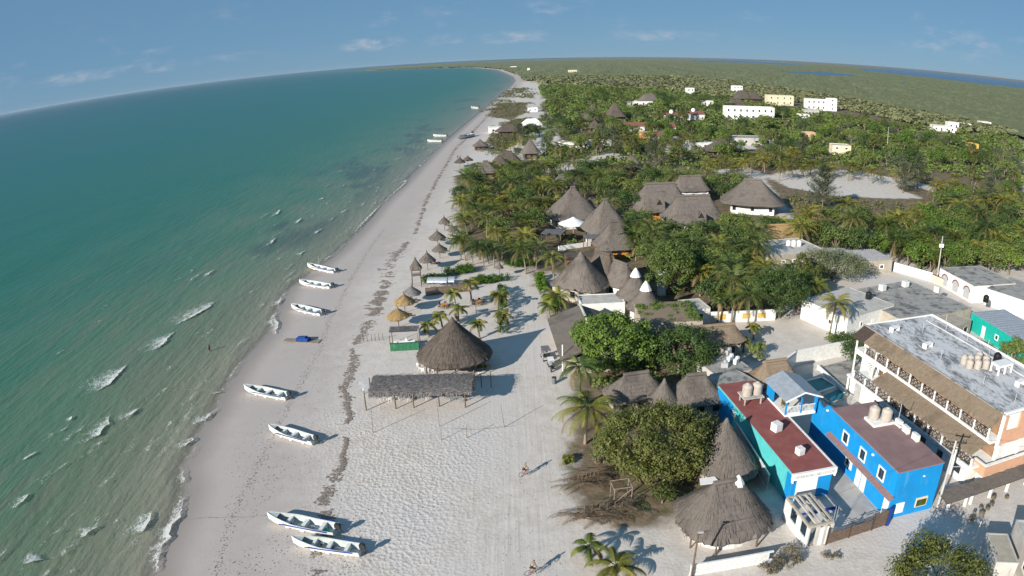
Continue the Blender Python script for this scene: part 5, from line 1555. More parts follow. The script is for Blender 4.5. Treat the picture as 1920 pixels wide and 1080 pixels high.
MB().b3(.17, kw, .05, kd, -.05, .1).build('floor', M['conc'], o)
for x in (2.8, 3.1): MB().tube((x, .1, 2.7), (x + .3, .5, 4.2), .02, .02, 5).build('rebar', M['grey'], o)
avoid_rect(o, 0, kw, 0, kd)
# breeze-block wall: pierced blocks laid one by one
def block_wall(A, B, h_, label, mat='conclight', bw=.42, bh=.22, e=.05, lower='white'):
    o = thing('pierced_wall', label, 'wall', A, math.atan2(B.y - A.y, B.x - A.x)); L = math.hypot(B.x - A.x, B.y - A.y)
    n, m_ = int(L / bw), int(h_ / bh)
    me = MB()
    for a in ((0, bw - .02, -.07, .07, 0, e), (0, bw - .02, -.07, .07, bh - e - .01, bh - .01), (0, e, -.07, .07, e, bh - e - .01), (bw - .02 - e, bw - .02, -.07, .07, e, bh - e - .01)): me.b3(*a)
    bm = me.mesh('block', M[mat])
    cnt = 0
    for j in range(m_):
        for i in range(n):
            if cnt >= 290: break
            link('block', bm, o, (i * bw, 0, .3 + j * bh)); cnt += 1
    MB().b3(-.05, L + .05, -.1, .1, -.2, .29).build('plinth', M[lower], o)
    MB().b3(-.05, L + .05, -.1, .1, .3 + m_ * bh, .3 + m_ * bh + .12).build('coping', M[lower], o)
    return o
block_wall(Vector((27.3, 60.5, 0)), Vector((27.0, 76.0, 0)), 1.7, 'grey pierced block wall between the thatched huts and the turquoise house')
block_wall(G(1293, 1079), G(1446, 1052), .9, 'white pierced garden wall in front of the nearest thatched hut', 'white', .5, .3, .11)
# street light and utility poles
c = G(1296, 1083)
o = thing('street_lamp', 'brown street lamp post with a short arm in front of the nearest thatched hut', 'street lamp', c, 0)
MB().tube((0, 0, -.3), (.15, .1, 5.2), .11, .08, 8).build('pole', M['wood'], o); MB().path([(.15, .1, 5.0), (.7, .15, 5.35), (1.15, .2, 5.4)], .03, 6).build('arm', M['steel'], o); MB().box((.35, .12, 5.35), (.5, .22, .12)).build('lamp_head', M['grey'], o)
def upole(label, c, H_, rz, extra=True, lamp=True):
    o = thing('utility_pole', label, 'utility pole', c, rz)
    MB().tube((0, 0, -.4), (0, 0, H_), .17, .11, 9).build('pole', M['conclight'], o)
    for z, L in ((H_ - .25, 2.0), (H_ - 1.0, 1.6)):
        MB().b3(-L / 2, L / 2, -.05, .05, z - .05, z + .05).build('cross_arm', M['steel'], o)
        for x in (-L / 2 + .1, 0, L / 2 - .1): MB().lathe([(.05, 0), (.07, .08), (.04, .14), (.06, .2), (.02, .26)], 8, (x, 0, z + .05)).build('insulator', M['dkplank'], o)
    if lamp:
        ar = MB().path([(.1, 0, H_ * .62), (1.1, -.2, H_ * .62 + .25), (1.5, -.3, H_ * .62 + .1)], .035, 6).build('lamp_arm', M['grey'], o); MB().box((1.65, -.33, H_ * .62 + .05), (.5, .2, .12)).build('lamp_head', M['cleanwhite'], ar)
    if extra:
        for x in (-.32, .35): MB().lathe([(.22, 0), (.24, .1), (.24, .7), (.2, .78), (.05, .8)], 12, (x, 0, H_ - 2.6)).build('transformer', M['cleanwhite'], o)
    return o
upole('concrete utility pole with cross-arms and a lamp at the corner of the blue house', G(1757, 952), 8.6, R_(-20), extra=False)
upole('utility pole with two white transformers above the far flat roofs', G(1757, 520), 9.5, R_(-15), lamp=False)
upole('slim grey utility pole rising out of the dense mid trees, right of the lagoon-side villas', G(1664, 270), 10, .2, False, False)
# overhead wires from the corner pole
A = G(1757, 952) + Vector((0, 0, 8.4))
for k, (B, lab) in enumerate(((Vector((67, 48, 8.5)), 'overhead wire leaving the corner utility pole along the street'), (Vector((41, 66, 6.4)), 'service wire from the corner utility pole to the maroon roof'), (G(1296, 1083) + Vector((0, 0, 5.2)), 'long wire from the corner utility pole to the street lamp by the near hut'), (Vector((56, 60, 5.8)), 'short service wire from the corner utility pole to the hotel'))):
    mb = MB(); mb.path([A.lerp(B, i / 10) - Vector((0, 0, .7 * math.sin(math.pi * i / 10))) for i in range(11)], .014, 4); tag(mb.build('overhead_wire', M['steel']), lab, 'wire')

# ------------------------------------------------------------------ hotel with thatched galleries
HO, HR = Vector((53.4, 56.1, 0)), R_(9)
o = thing('hotel', 'long three-storey hotel with thatched galleries, stick railings and a whitewashed flat roof', 'hotel', HO, HR)
W, D, ZR = 14.5, 28.5, 8.6
HT = o
MB().b3(1.7, W, .05, D, -.15, ZR).build('wall', M['white'], o)
MB().b3(-2.3, 1.69, .4, D - 3, -.15, 2.55).build('ground_floor_wall', M['white'], o)
rf = MB().b3(1.3, W + .3, -.1, D + .2, ZR + .004, ZR + .16).build('roof', M['limeroof'], o)
MB().b3(1.18, 1.36, -.12, D + .2, ZR + .165, ZR + .3).build('kerb', M['conc'], rf); MB().b3(1.362, W + .3, D + .05, D + .22, ZR + .165, ZR + .34).build('kerb', M['cleanwhite'], rf)
MB().b3(W + .1, W + .3, -.1, D + .045, ZR + .165, ZR + .42).build('kerb', M['cleanwhite'], rf); MB().b3(1.362, W + .098, -.12, .2, ZR + .165, ZR + .4).build('kerb', M['cleanwhite'], rf)
MB().b3(-.25, 1.69, -.3, D - .5, 5.45, 5.72).build('gallery_floor', M['cleanwhite'], o)
MB().b3(-2.75, 1.69, -.3, D - 2.5, 2.62, 2.86).build('gallery_floor', M['cleanwhite'], o)
def eave(name, x0, z0_, x1, z1_, y0, y1, mat, seed):
    mb = MB(); rg = random.Random(seed); nx, ny = 6, 70
    g = [[(x0 + (x1 - x0) * i / nx + (rg.uniform(-.1, .06) if i == nx else 0), y0 + (y1 - y0) * j / ny, z0_ + (z1_ - z0_) * i / nx + .06 * mn.noise(Vector((i * .8, j * .6, seed))) + (rg.uniform(-.1, .03) if i == nx else 0)) for i in range(nx + 1)] for j in range(ny + 1)]
    for j in range(ny):
        for i in range(nx):
            q = [g[j][i], g[j][i + 1], g[j + 1][i + 1], g[j + 1][i]]
            q = q[::-1]
            mb.quad(*q, uv=[(p[1] * 1.5, p[0] * 2) for p in q]); mb.quad(*[(p[0], p[1], p[2] - .2) for p in reversed(q)], uv=[(p[1], p[0]) for p in q])
        q = [g[j][nx], g[j + 1][nx]]
        mb.quad((q[1][0], q[1][1], q[1][2] - .2), (q[0][0], q[0][1], q[0][2] - .2), q[0], q[1], uv=[(q[1][1], 0), (q[0][1], 0), (q[0][1], .3), (q[1][1], .3)])
    for _ in range(700):
        t = rg.random(); y = rg.uniform(y0, y1); L = rg.uniform(.1, .3)
        a = Vector((x0 + (x1 - x0) * t, y, z0_ + (z1_ - z0_) * t + .05)); b = Vector((x0 + (x1 - x0) * (t + L), y + rg.gauss(0, .06), z0_ + (z1_ - z0_) * (t + L) + rg.uniform(.02, .12)))
        mb.quad(a - Vector((0, .03, 0)), b, a + Vector((0, .03, 0)), uv=[(y, 0), (y, 1), (y + .1, 0)])
    return mb.build(name, M[mat], o)
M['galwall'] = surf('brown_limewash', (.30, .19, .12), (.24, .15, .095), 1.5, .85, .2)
M['thatchbrown'] = thatchmat('brown_eave_thatch', (.20, .155, .11), (.27, .215, .16), (.23, .17, .125))
eave('thatched_eave', 1.3, ZR + .1, -.5, 7.5, .1, D - 2.6, 'thatchbrown', 1)
mb = MB(); mb.prism([(1.3, D - 2.55), (-.7, D - 2.55), (-.7, D + .2), (1.3, D + .2)], [ZR - .05, 7.15, 7.15, ZR - .05], [ZR + .08, 7.28, 7.28, ZR + .08]); mb.build('dark_roof_patch', M['dkplank'], o)
eave('thatched_eave', -.05, 5.5, -2.75, 4.4, .2, D - 8.2, 'thatchbrown', 2)
MB().b3(-.36, -.253, -.3, D - .5, 5.42, 5.75).build('white_edge_beam', M['cleanwhite'], o)
ups = [.5 + k * 2.53 for k in range(11)]
for k, y in enumerate(ups): MB().b3(-.24, -.06, y - .09, y + .09, 5.725, 7.5 if k % 2 == 0 else 6.9).build('gallery_post', M['cleanwhite'], o)
def xrail(x, y0, y1, z0_):
    r_ = MB(); h_ = .92
    for z in (z0_ + .1, z0_ + h_): r_.tube((x, y0, z), (x, y1, z), .055, .055, 5)
    n = max(1, int(round((y1 - y0) / .8))); s_ = (y1 - y0) / n
    for i in range(n):
        a, b = y0 + i * s_, y0 + (i + 1) * s_
        r_.tube((x, a, z0_ + .1), (x, b, z0_ + h_), .045, .045, 5); r_.tube((x, b, z0_ + .1), (x, a, z0_ + h_), .045, .045, 5); r_.tube((x, a, z0_), (x, a, z0_ + h_), .045, .045, 5)
    r_.build('stick_railing', M['rail'], o)
for a, b in zip(ups, ups[1:]): xrail(-.15, a + .12, b - .12, 5.73)
lps = [-.1 + k * 2.75 for k in range(10)]
for y in lps: MB().b3(-2.68, -2.46, y - .11, y + .11, 2.865, 3.95).build('railing_pillar', M['cleanwhite'], o)
for a, b in zip(lps, lps[1:]): xrail(-2.57, a + .13, b - .13, 2.87)
for k in range(6): MB().b3(-2.62, -2.52, lps[k + 1] - 1.9, lps[k + 1] - .4, 2.3, 2.60).build('slab_edge', M['cleanwhite'], o)
for y in (D - 8.3, D - 6.2, D - 3.8, D - 2.7): MB().b3(-2.6, -2.38, y - .1, y + .1, -.1, 2.6).build('column', M['cleanwhite'], o)
for y in (D - 8.2, D - 5.0, D - .6): MB().b3(-.3, -.1, y - .1, y + .1, 0 if y > D - 6 else 2.87, 7.2 if y > D - 1 else 5.4).build('column', M['cleanwhite'], o)
MB().b3(-.32, -.1, D - 8.2, D - .5, 5.0, 5.44).build('beam', M['cleanwhite'], o)
# stair flight in the open rear bay
for k in range(11): MB().b3(.1, 1.3, D - 4.6 + k * .26, D - 4.3 + k * .26, 2.87 + k * .24, 3.0 + k * .24).build('stair_tread', M['cleanwhite'], o)
mb = MB(); mb.prism([(.0, 0), (.08, 0), (.08, .3), (.0, .3)], 0, .01); 
for x in (.05, 1.3): MB().tube((x, D - 4.6, 2.95), (x, D - 1.7, 5.6), .07, .07, 6).build('stringer', M['cleanwhite'], o)
MB().b3(-2.3, -.4, D - 6.0, D - 4.2, -.1, 2.4).build('white_partition', M['cleanwhite'], o)
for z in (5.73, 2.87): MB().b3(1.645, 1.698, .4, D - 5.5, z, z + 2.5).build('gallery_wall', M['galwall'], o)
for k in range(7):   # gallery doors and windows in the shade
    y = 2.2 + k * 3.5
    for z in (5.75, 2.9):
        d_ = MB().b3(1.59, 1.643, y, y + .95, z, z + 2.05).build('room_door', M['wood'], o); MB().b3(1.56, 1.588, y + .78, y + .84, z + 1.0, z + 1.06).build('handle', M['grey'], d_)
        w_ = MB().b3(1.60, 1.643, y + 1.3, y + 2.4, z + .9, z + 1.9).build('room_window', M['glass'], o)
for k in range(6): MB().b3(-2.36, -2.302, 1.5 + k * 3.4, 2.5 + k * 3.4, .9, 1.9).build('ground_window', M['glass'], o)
# street end: peach gable, white reveal, terrace with peach parapet
MB().b3(1.3, W, -.3, .04, 4.9, 6.6).build('peach_wall', M['peach'], o); MB().b3(1.3, 2.0, -.3, .04, 6.605, ZR).build('peach_wall', M['peach'], o); MB().b3(4.2, W, -.3, .04, 6.605, ZR).build('peach_wall', M['peach'], o)
MB().b3(2.01, 4.19, -.1, .03, 6.61, ZR - .02).build('white_reveal', M['cleanwhite'], o); MB().b3(1.15, 1.29, -.36, .1, 4.4, ZR + .1).build('white_corner_trim', M['cleanwhite'], o)
MB().b3(-.9, W, -1.1, .04, 2.3, 2.6).build('terrace_floor', M['conclight'], o)
MB().b3(-1.1, W, -1.4, -1.11, 1.9, 3.3).build('peach_parapet', M['peach'], o); MB().b3(-1.3, -1.11, -1.4, .6, 1.9, 3.3).build('peach_parapet', M['peach'], o)
MB().b3(-1.35, W, -1.46, -1.06, 3.305, 3.42).build('parapet_coping', M['cleanwhite'], o); MB().b3(-1.35, W, -1.46, -1.06, 1.75, 1.895).build('string_course', M['cleanwhite'], o); MB().b3(-1.37, -1.06, -1.055, .62, 3.305, 3.42).build('parapet_coping', M['cleanwhite'], o)
for x in (1.35, 5.4, 9.5): MB().b3(x, x + .3, -.35, -.05, 2.605, 4.895).build('terrace_column', M['cleanwhite'], o)
MB().b3(3.2, 5.3, -.02, .045, 2.65, 4.6).build('terrace_door', M['cleanwhite'], o)
MB().b3(-1.0, W, -1.05, .0, -.1, 1.74).build('shop_wall', M['white'], o)
avoid_rect(o, -3, W, -4, D)
# rooftop plant
for k, (x, y) in enumerate(((6.3, 11.5), (7.4, 11.0), (8.5, 12.2), (7.5, 12.6), (8.6, 10.6), (9.6, 11.6), (6.6, 12.9), (9.6, 13.0))):
    water_tank(at(HT, x, y, ZR + .16), 'beige water tank in the cluster behind the white frame on the hotel roof', 'water tanks clustered on the hotel roof', .85)
water_tank(at(HT, 11.9, 11.6, ZR + .16), 'black water tank standing by the white frame on the hotel roof', 'black tank on the hotel roof', .9, 'blacktank')
fr = MB(); x0, x1, y0, y1 = 8.6, 11.4, 8.2, 9.8; hh = 1.0
fr.b3(x0, x1, y0, y1, hh, hh + .3)
for x in (x0, (x0 + x1) / 2 - .1, x1 - .2): fr.b3(x, x + .2, y0, y0 + .2, 0, hh); fr.b3(x, x + .2, y1 - .2, y1, 0, hh)
tag(fr.build('concrete_portal', M['cleanwhite'], loc=at(HT, 0, 0, ZR + .16), rz=HR), 'white concrete portal on the hotel roof beside the tanks', 'portal')
for k, (x, y, lab) in enumerate(((4.3, 25.3, 'far'), (5.2, 18.9, 'middle'), (9.5, 5.0, 'near'))):
    q = MB(); q.b3(-.8, .8, -.35, .35, .55, .68); q.b3(-.8, -.64, -.35, .35, 0, .55); q.b3(.64, .8, -.35, .35, 0, .55)
    tag(q.build('roof_bench', M['cleanwhite'], loc=at(HT, x, y, ZR + .16), rz=HR + .2), lab + ' white concrete pipe bridge on the whitewashed hotel roof', 'pipe support')
rg = random.Random(3)
for k in range(18):
    x, y = (rg.uniform(2, 12), rg.uniform(1, 27)) if k < 7 else (W - .1 if k % 2 else W - 2.2, 2 + (k - 7) * 2.3)
    tag(MB().tube((0, 0, 0), (rg.uniform(-.05, .05), 0, rg.uniform(.9, 1.5)), .03, .03, 5).build('vent_pipe', M['pipe'], loc=at(HT, x, y, ZR + .16)), 'thin upright pipe rising from the whitewashed hotel roof', 'pipe', 'upright pipes on the hotel roof')
for y0, y1, x, lab in ((1, 27, W - 2.4, 'long grey conduit along the far side of the hotel roof'),): tag(MB().b3(x, x + .12, y0, y1, ZR + .165, ZR + .3).build('conduit', M['pipe'], loc=HO, rz=HR), lab, 'pipe')
# thatched street awning below the hotel terrace and posts
a0 = at(HT, -8.6, -3.3, 0)
aw = thing('street_awning', 'long brown thatched street awning in front of the hotel terrace', 'awning', a0, HR)
La = 22.0; o = aw
mb = MB(); rg = random.Random(8)
for i in range(50):
    for j in range(8):
        q = [(La * (i + a) / 50, 1.8 * (j + b) / 8, 1.6 + .045 * (j + b) + .06 * mn.noise(Vector(((i + a) * .6, (j + b), 1)))) for a, b in ((0, 0), (1, 0), (1, 1), (0, 1))]
        mb.quad(*q, uv=[(p[0] * 1.5, p[1] * 2) for p in q]); mb.quad(*[(p[0], p[1], p[2] - .18) for p in reversed(q)], uv=[(p[0], p[1]) for p in q])
mb.build('thatch', M['thatch'], aw)
for x in (.6, 3.4, 4.3, 7.5, 10.5, 14, 17):
    if x < La: MB().b3(x, x + .28, .25, .5, -.1, 1.45).build('post', M['cleanwhite'], aw)
# ------------------------------------------------------------------ pool court behind the hotel
pc = [G(1462, 716), G(1545, 690), G(1640, 770), G(1560, 790), G(1520, 740)]
tag(MB().prism([(p.x, p.y) for p in [G(1496, 708), G(1542, 694), G(1600, 740), G(1585, 775), G(1535, 745)]], -.1, .12).build('pool_deck', M['conclight']), kind='structure')
pp = [G(1503, 716, .15), G(1541, 707, .15), G(1568, 724, .15), G(1530, 737, .15)]
o = thing('swimming_pool', 'rectangular green swimming pool beside the whitewashed wall', 'pool', (0, 0, 0)); MB().prism([(p.x, p.y) for p in pp], .05, .14).build('water', M['poolgreen'], o)
for a, b in zip(pp, pp[1:] + pp[:1]): MB().box(((a.x + b.x) / 2, (a.y + b.y) / 2, .16), ((b - a).length + .2, .3, .09), math.atan2(b.y - a.y, b.x - a.x)).build('coping', M['cleanwhite'], o)
pp = [G(1540, 742, .15), G(1572, 728, .15), G(1586, 738, .15), G(1580, 749, .15), G(1556, 756, .15)]
o = thing('plunge_pool', 'small deep blue plunge pool beside the hotel stair bay', 'pool', (0, 0, 0)); MB().prism([(p.x, p.y) for p in pp], .05, .14).build('water', M['pool'], o)
for a, b in zip(pp, pp[1:] + pp[:1]): MB().box(((a.x + b.x) / 2, (a.y + b.y) / 2, .16), ((b - a).length + .2, .3, .09), math.atan2(b.y - a.y, b.x - a.x)).build('coping', M['conclight'], o)
def wall(name, label, pts, h_, mat, t=.22, cap=None, spots=None):
    o = thing(name, label, 'wall', pts[0], 0)
    for a, b in zip(pts, pts[1:]):
        d = b - a; L = math.hypot(d.x, d.y); rz = math.atan2(d.y, d.x); m_ = (a + b) / 2 - pts[0]
        MB().box((m_.x, m_.y, h_ / 2 - .1), (L + t * .9, t, h_ + .2), rz).build('wall_panel', M[mat], o)
        if cap: MB().box((m_.x, m_.y, h_ + .055), (L + t * .9 + .1, t + .1, .1), rz).build('coping', M[cap], o)
        if spots:
            for s_ in spots:
                p = a + d * s_ - pts[0]; nrm = Vector((math.sin(rz), -math.cos(rz), 0))
                q = MB().box((p.x + nrm.x * (t / 2 + .02), p.y + nrm.y * (t / 2 + .02), h_ * .55), (1.5, .04, h_ * .5), rz).build('painted_panel', M['yellow'], o)
    return o
wall('pool_wall', 'whitewashed wall with black scribbles beside the green pool', [G(1450, 716), G(1490, 686), G(1592, 664)], 2.4, 'white', cap='cleanwhite')
wall('low_wall', 'low white wall along the concrete yard beside the hotel stair', [G(1533, 692), G(1583, 738)], .7, 'cleanwhite')
tag(MB().prism([(p.x, p.y) for p in (G(1536, 690), G(1600, 672), G(1612, 690), G(1585, 735))], -.1, .06).build('concrete_yard', M['conc']), kind='structure')
wall('garden_wall', 'long white garden wall with yellow panels behind the sandy yard', [G(1308, 606), G(1452, 600)], 1.9, 'white', cap='cleanwhite', spots=[.3, .62, .82])

# ------------------------------------------------------------------ flat-roofed houses to the right
def house_px(name, label, fl, fr, z, D, wall_, roof, wins=(), doors=(), par=.12, dsw=0.0, cat='house', parmat=None):
    """fl, fr: picture points of the front roof corners (left, right) at roof height z; D depth away from the street"""
    a, b = G(*fl, z), G(*fr, z)
    W_ = math.hypot(b.x - a.x, b.y - a.y)
    return house(name, label, (a.x, a.y, 0), math.atan2(b.y - a.y, b.x - a.x), W_, D, z, wall_, roof, par, [(w_[0], w_[1] * (W_ if w_[0] in 'SN' else D), *w_[2:]) for w_ in wins], [(d_[0], d_[1] * (W_ if d_[0] in 'SN' else D), *d_[2:]) for d_ in doors], cat, parmat=parmat or roof)
h1 = house_px('white_house', 'white plastered house with a pale concrete roof and black tank beside the big yellow palm', (1590, 598), (1677, 572), 3.6, 11, 'white', 'conclight', [('S', .3, 1.9, .9, 1.0), ('W', .35, 1.8, 1.0, 1.0)], [('S', .55, 1.0, 2.1)])
water_tank(G(1628, 560, 3.7), 'black water tank on the roof of the white house by the big palm', 'black tank on white house', .95, 'blacktank')
h2 = house_px('concrete_house', 'broad house with a dark stained concrete roof carrying two white boxes', (1700, 605), (1822, 578), 3.3, 17, 'concbeige', 'conc', [('S', .3, 1.7, 1.6, 1.0)], par=.12)
cooler(G(1654, 545, 3.4), .3, 'white box vent on the dark stained concrete roof, left one', 'box vents on the dark roof', 1.1)
cooler(G(1697, 538, 3.4), .2, 'white box vent on the dark stained concrete roof, middle one', 'box vents on the dark roof', 1.1)
cooler(G(1757, 548, 3.4), .5, 'rounded pale vent box on the dark stained concrete roof, right one', 'box vents on the dark roof', 1.1)
h3 = house_px('garage', 'low beige concrete garage with dark openings beside the aqua green house', (1772, 625), (1822, 600), 3.0, 8.0, 'concbeige', 'concbeige', [('S', .3, 1.7, 2.4, 1.3, dict(frame='concbeige', pane='dark', panes=1)), ('S', .8, 1.7, 2.0, 1.3, dict(frame='concbeige', pane='dark', panes=1))], par=.1)  # dark panes paint the shade inside the garage openings
a, b = G(1822, 585, 3.3), G(1912, 640, 3.3)
h4 = house('aqua_house', 'aqua green house with a pale sheet-metal roof at the right edge', (a.x, a.y, 0), math.atan2(b.y - a.y, b.x - a.x), (b - a).length + 1.5, 8.5, 3.2, 'aqua', 'metal', 0, [('S', 8.0, 1.6, 1.0, 1.0)], [('S', 4.2, .95, 2.1)])
for k in range(16): MB().b3(k * ((b - a).length + 1.5) / 16 + .02, k * ((b - a).length + 1.5) / 16 + .09, -.25, 8.5, 3.27, 3.33).build('roof_rib', M['metal'], h4)
water_tank(G(1848, 566, 3.35), 'black water tank on the pale sheet roof of the aqua green house', 'black tank on aqua house', .95, 'blacktank')
a, b = G(1808, 640, 1.2), G(1880, 668, 1.2)
wall('aqua_wall', 'low aqua green yard wall below the aqua green house', [Vector((a.x, a.y, 0)), Vector((b.x, b.y, 0))], 1.2, 'aqua', cap='conclight')
h5 = house_px('arched_house', 'white house with three maroon-rimmed arches under a grey flat roof', (1763, 503), (1827, 537), 3.6, 12, 'white', 'conc', par=.15)
Wf = (G(1827, 537, 3.6) - G(1763, 503, 3.6)).length
for k in range(3):
    u = Wf * (.18 + .32 * k); mb = MB(); K = 10
    for i in range(K):
        t0, t1 = math.pi * i / K, math.pi * (i + 1) / K
        mb.quad((u, -.045, 1.9), (u + .95 * math.cos(t0), -.045, 1.9 + .85 * math.sin(t0)), (u + .95 * math.cos(t1), -.045, 1.9 + .85 * math.sin(t1)))
    mb.quad((u - .95, -.045, .4), (u + .95, -.045, .4), (u + .95, -.045, 1.9), (u - .95, -.045, 1.9))
    ar = mb.build('arch_opening', M['grey'], h5)
    rim = MB()
    for i in range(K):
        t0, t1 = math.pi * i / K, math.pi * (i + 1) / K
        rim.quad(*[(u + r_ * math.cos(t), -.09, 1.9 + (r_ - .1) * math.sin(t)) for r_, t in ((.95, t0), (1.2, t0), (1.2, t1), (.95, t1))])
    rim.build('arch_rim', M['maroon'], ar)
A, B = G(1748, 529), G(1811, 557)
wall('maroon_wall', 'white street wall with a broad maroon coping in front of the arched house', [A, B], 1.7, 'cream', .3, cap='maroon')
wall('white_boundary', 'long white boundary wall behind the dark stained concrete roof', [G(1676, 508), G(1746, 528)], 1.9, 'white', cap='cleanwhite')
h6 = house_px('grey_roof_house', 'low house with a grey flat roof and small roof boxes beyond the arched house', (1850, 541), (1950, 574), 3.4, 13, 'white', 'conc', par=.12)
h7 = house_px('long_concrete_block', 'long concrete block with white cylinders on its roof behind the grey-green tree', (1443, 480), (1548, 470), 4.2, 11, 'concbeige', 'conclight', [('S', .45, 2.6, 1.3, .8), ('S', .62, 2.6, 1.3, .8), ('S', .25, 2.6, 1.0, .8)], par=.2)
for k in range(3): water_tank(G(1478 + k * 10, 461, 4.3), 'white round tank lying in the row on the long concrete block', 'white tanks on the long concrete block', .9, 'cleanwhite')
h8 = house_px('zinc_house', 'low house with a bent corrugated zinc roof beyond the grey-green tree, left one', (1553, 484), (1608, 484), 3.0, 8, 'conclight', 'zinc', [('S', .5, 1.5, 1.2, 1.0)], [('S', .8, .9, 2.0)], par=0)
h9 = house_px('zinc_house', 'low house with a corrugated zinc roof beside the boundary wall, right one', (1608, 489), (1674, 486), 3.2, 8, 'concbeige', 'zinc', [('S', .3, 1.6, 1.2, 1.0), ('S', .7, 1.6, 1.2, 1.0)], par=0)
for hh, n in ((h8, 14), (h9, 16)):
    W_ = hh.children[0].data.vertices[1].co.x
    for k in range(n): MB().b3(k * W_ / n + .02, k * W_ / n + W_ / n * .5, -.3, 8.1, hh.children[1].data.vertices[4].co.z + .004, hh.children[1].data.vertices[4].co.z + .06).build('roof_rib', M['zinc'], hh)
# concrete roof scraps behind the turquoise house
house_px('low_annex', 'low annex with a dark grey flat roof behind the red-roofed house', (1372, 742), (1432, 722), 3.2, 6, 'concbeige', 'conc', par=.1)
house_px('cluttered_annex', 'low annex with a cluttered pale roof between the dark trees and the brown thatch', (1345, 706), (1410, 692), 3.0, 5.5, 'conclight', 'conc', par=.1)
for k, p in enumerate(((1365, 664), (1380, 681), (1358, 688), (1369, 676))):
    c = G(*p, 3.1); tag(MB().box((0, 0, .35), (U(.6, 1.2), U(.5, .9), .7), U(0, 3)).box((.2, .1, .85), (.4, .4, .3), .4).build('roof_crate', M['cleanwhite' if k % 2 else 'grey'], loc=c), 'pale crate left on the cluttered annex roof', 'crate', 'crates on the cluttered annex roof')
# bottom-right concrete roofs
h = house('corner_house', 'pale concrete house with stepped flat roofs at the bottom right corner', (46.6, 36.6, 0), R_(-20), 8, 8.5, 3.4, 'conclight', 'conclight', .12, [('W', 3, 1.8, 1.2, 1.0)])
house('corner_annex', 'narrow pale annex wall with a flat top beside the bottom right roofs', (44.4, 40.4, 0), R_(-20), 2.4, 4.6, 2.4, 'conclight', 'concbeige', .1, [('W', 2.3, 1.4, .9, .8)])
tag(MB().tube((0, 0, 0), (.3, .2, 2.4), .03, .03, 6).build('white_pole', M['cleanwhite'], loc=G(1826, 1015)), 'thin white leaning pole at the corner of the bottom right roofs', 'pole')

# ------------------------------------------------------------------ thatched huts and inns
def hut(name, label, px, z1, a, b, r, z0, rz, mat='thatch', e=4, pe=1.2, wallm='white', wallh=None, posts=0, strands=350, cap=None, seed=1, n=52, cat='hut', inset=.78, capx=0.0, by='apex', rings=8, floor2=False, rag=.12):
    """px is the picture point of the ridge centre at height z1"""
    c = G(*px, z1 if by == 'apex' else z0)
    o = thing(name, label, cat, (c.x, c.y, 0), rz)
    thatch(o, a, b, r, z0, z1, M[mat], e=e, pe=pe, n=n, rings=rings, strands=strands, seed=seed, rag=rag)
    if wallm:
        mb = MB(); K = 24 if e < 3 else 4
        if K == 4: pl = [(-a * inset, -b * inset), (a * inset, -b * inset), (a * inset, b * inset), (-a * inset, b * inset)]
        else: pl = [(math.cos(6.283 * i / K) * a * inset, math.sin(6.283 * i / K) * b * inset) for i in range(K)]
        mb.prism(pl, -.15, z0 + .05); mb.build('wall', M[wallm], o)
        if K == 4:
            for u in (-.55, 0, .55):
                for face in ('S', 'W'):
                    q = MB(); ww = 1.0
                    if face == 'S': q.b3(u * a - ww / 2, u * a + ww / 2, -b * inset - .05, -b * inset - .003, z0 * .35, z0 * .75)
                    else: q.b3(-a * inset - .05, -a * inset - .003, u * b - ww / 2, u * b + ww / 2, z0 * .35, z0 * .75)
                    q.build('window', M['glass'], o)
    for k in range(posts):
        t = 6.283 * (k + .5) / posts; x, y = sell(t, e)
        MB().tube((x * a * .9, y * b * .9, -.2), (x * a * .9, y * b * .9, z0 + .2), .1, .09, 7).build('post', M['wood'], o)
    if cap:
        MB().lathe([(cap, z1 - cap * .95), (cap * .62, z1 - cap * .2), (cap * .2, z1 + cap * .45), (.03, z1 + cap * .6)], 10, (capx, 0, 0)).build('ridge_cap', M['white'], o)
    AV.append((c.x, c.y, max(a, b) * .85))
    return o
hut('thatched_hut', 'nearest big thatched hut with a white canvas cap, beside the street lamp', (1364, 902), 5.9, 4.9, 4.5, 1.3, 1.75, R_(8), 'thatch', e=2.8, pe=.95, wallm='white', strands=1800, seed=31, n=80, rings=12, cap=.85, capx=1.2, posts=8, inset=.74, rag=.2)
hut('thatched_hut', 'thatched hut behind the nearest one, with a straw knot on its peak', (1363, 787), 6.6, 3.6, 5.2, 0, 1.8, R_(4), 'thatch', e=2.6, pe=1.0, wallm='concbeige', strands=1000, seed=32, n=64, rings=10, inset=.8, rag=.18)
q = G(1326, 914, 1.2); tag(MB().prism([(-1, -.6), (1.2, -.4), (.9, .7), (-.8, .6)], 0, [.06, .12, .1, .05]).build('canvas_sheet', M['canvas'], loc=(q.x, q.y, 2.0)), 'white canvas sheet spread between the two nearest thatched huts', 'sheet')
hut('thatched_hut', 'shaded thatched hip roof behind the near palm and olive tree', (1193, 700), 4.6, 4.4, 2.9, 1.6, 1.9, R_(10), 'thatch', strands=420, seed=33, wallm='concbeige')
hut('thatched_hut', 'small pointed thatched cone between two shaded hip roofs', (1246, 712), 5.0, 2.2, 2.2, 0, 2.3, 0, 'thatch', e=2, strands=300, seed=34, wallm='concbeige', n=36)
hut('thatched_hut', 'thatched hip roof half in shade left of the red-roofed house', (1306, 702), 5.0, 4.0, 3.2, 1.2, 2.0, R_(5), 'thatch', strands=420, seed=35, wallm='concbeige')
hut('thatched_hut', 'light brown thatched hip roof in front of the whitewashed pool wall', (1455, 676), 5.0, 3.4, 3.2, 1.6, 2.4, R_(8), 'thatchbrown', strands=420, seed=36, wallm='concbeige')
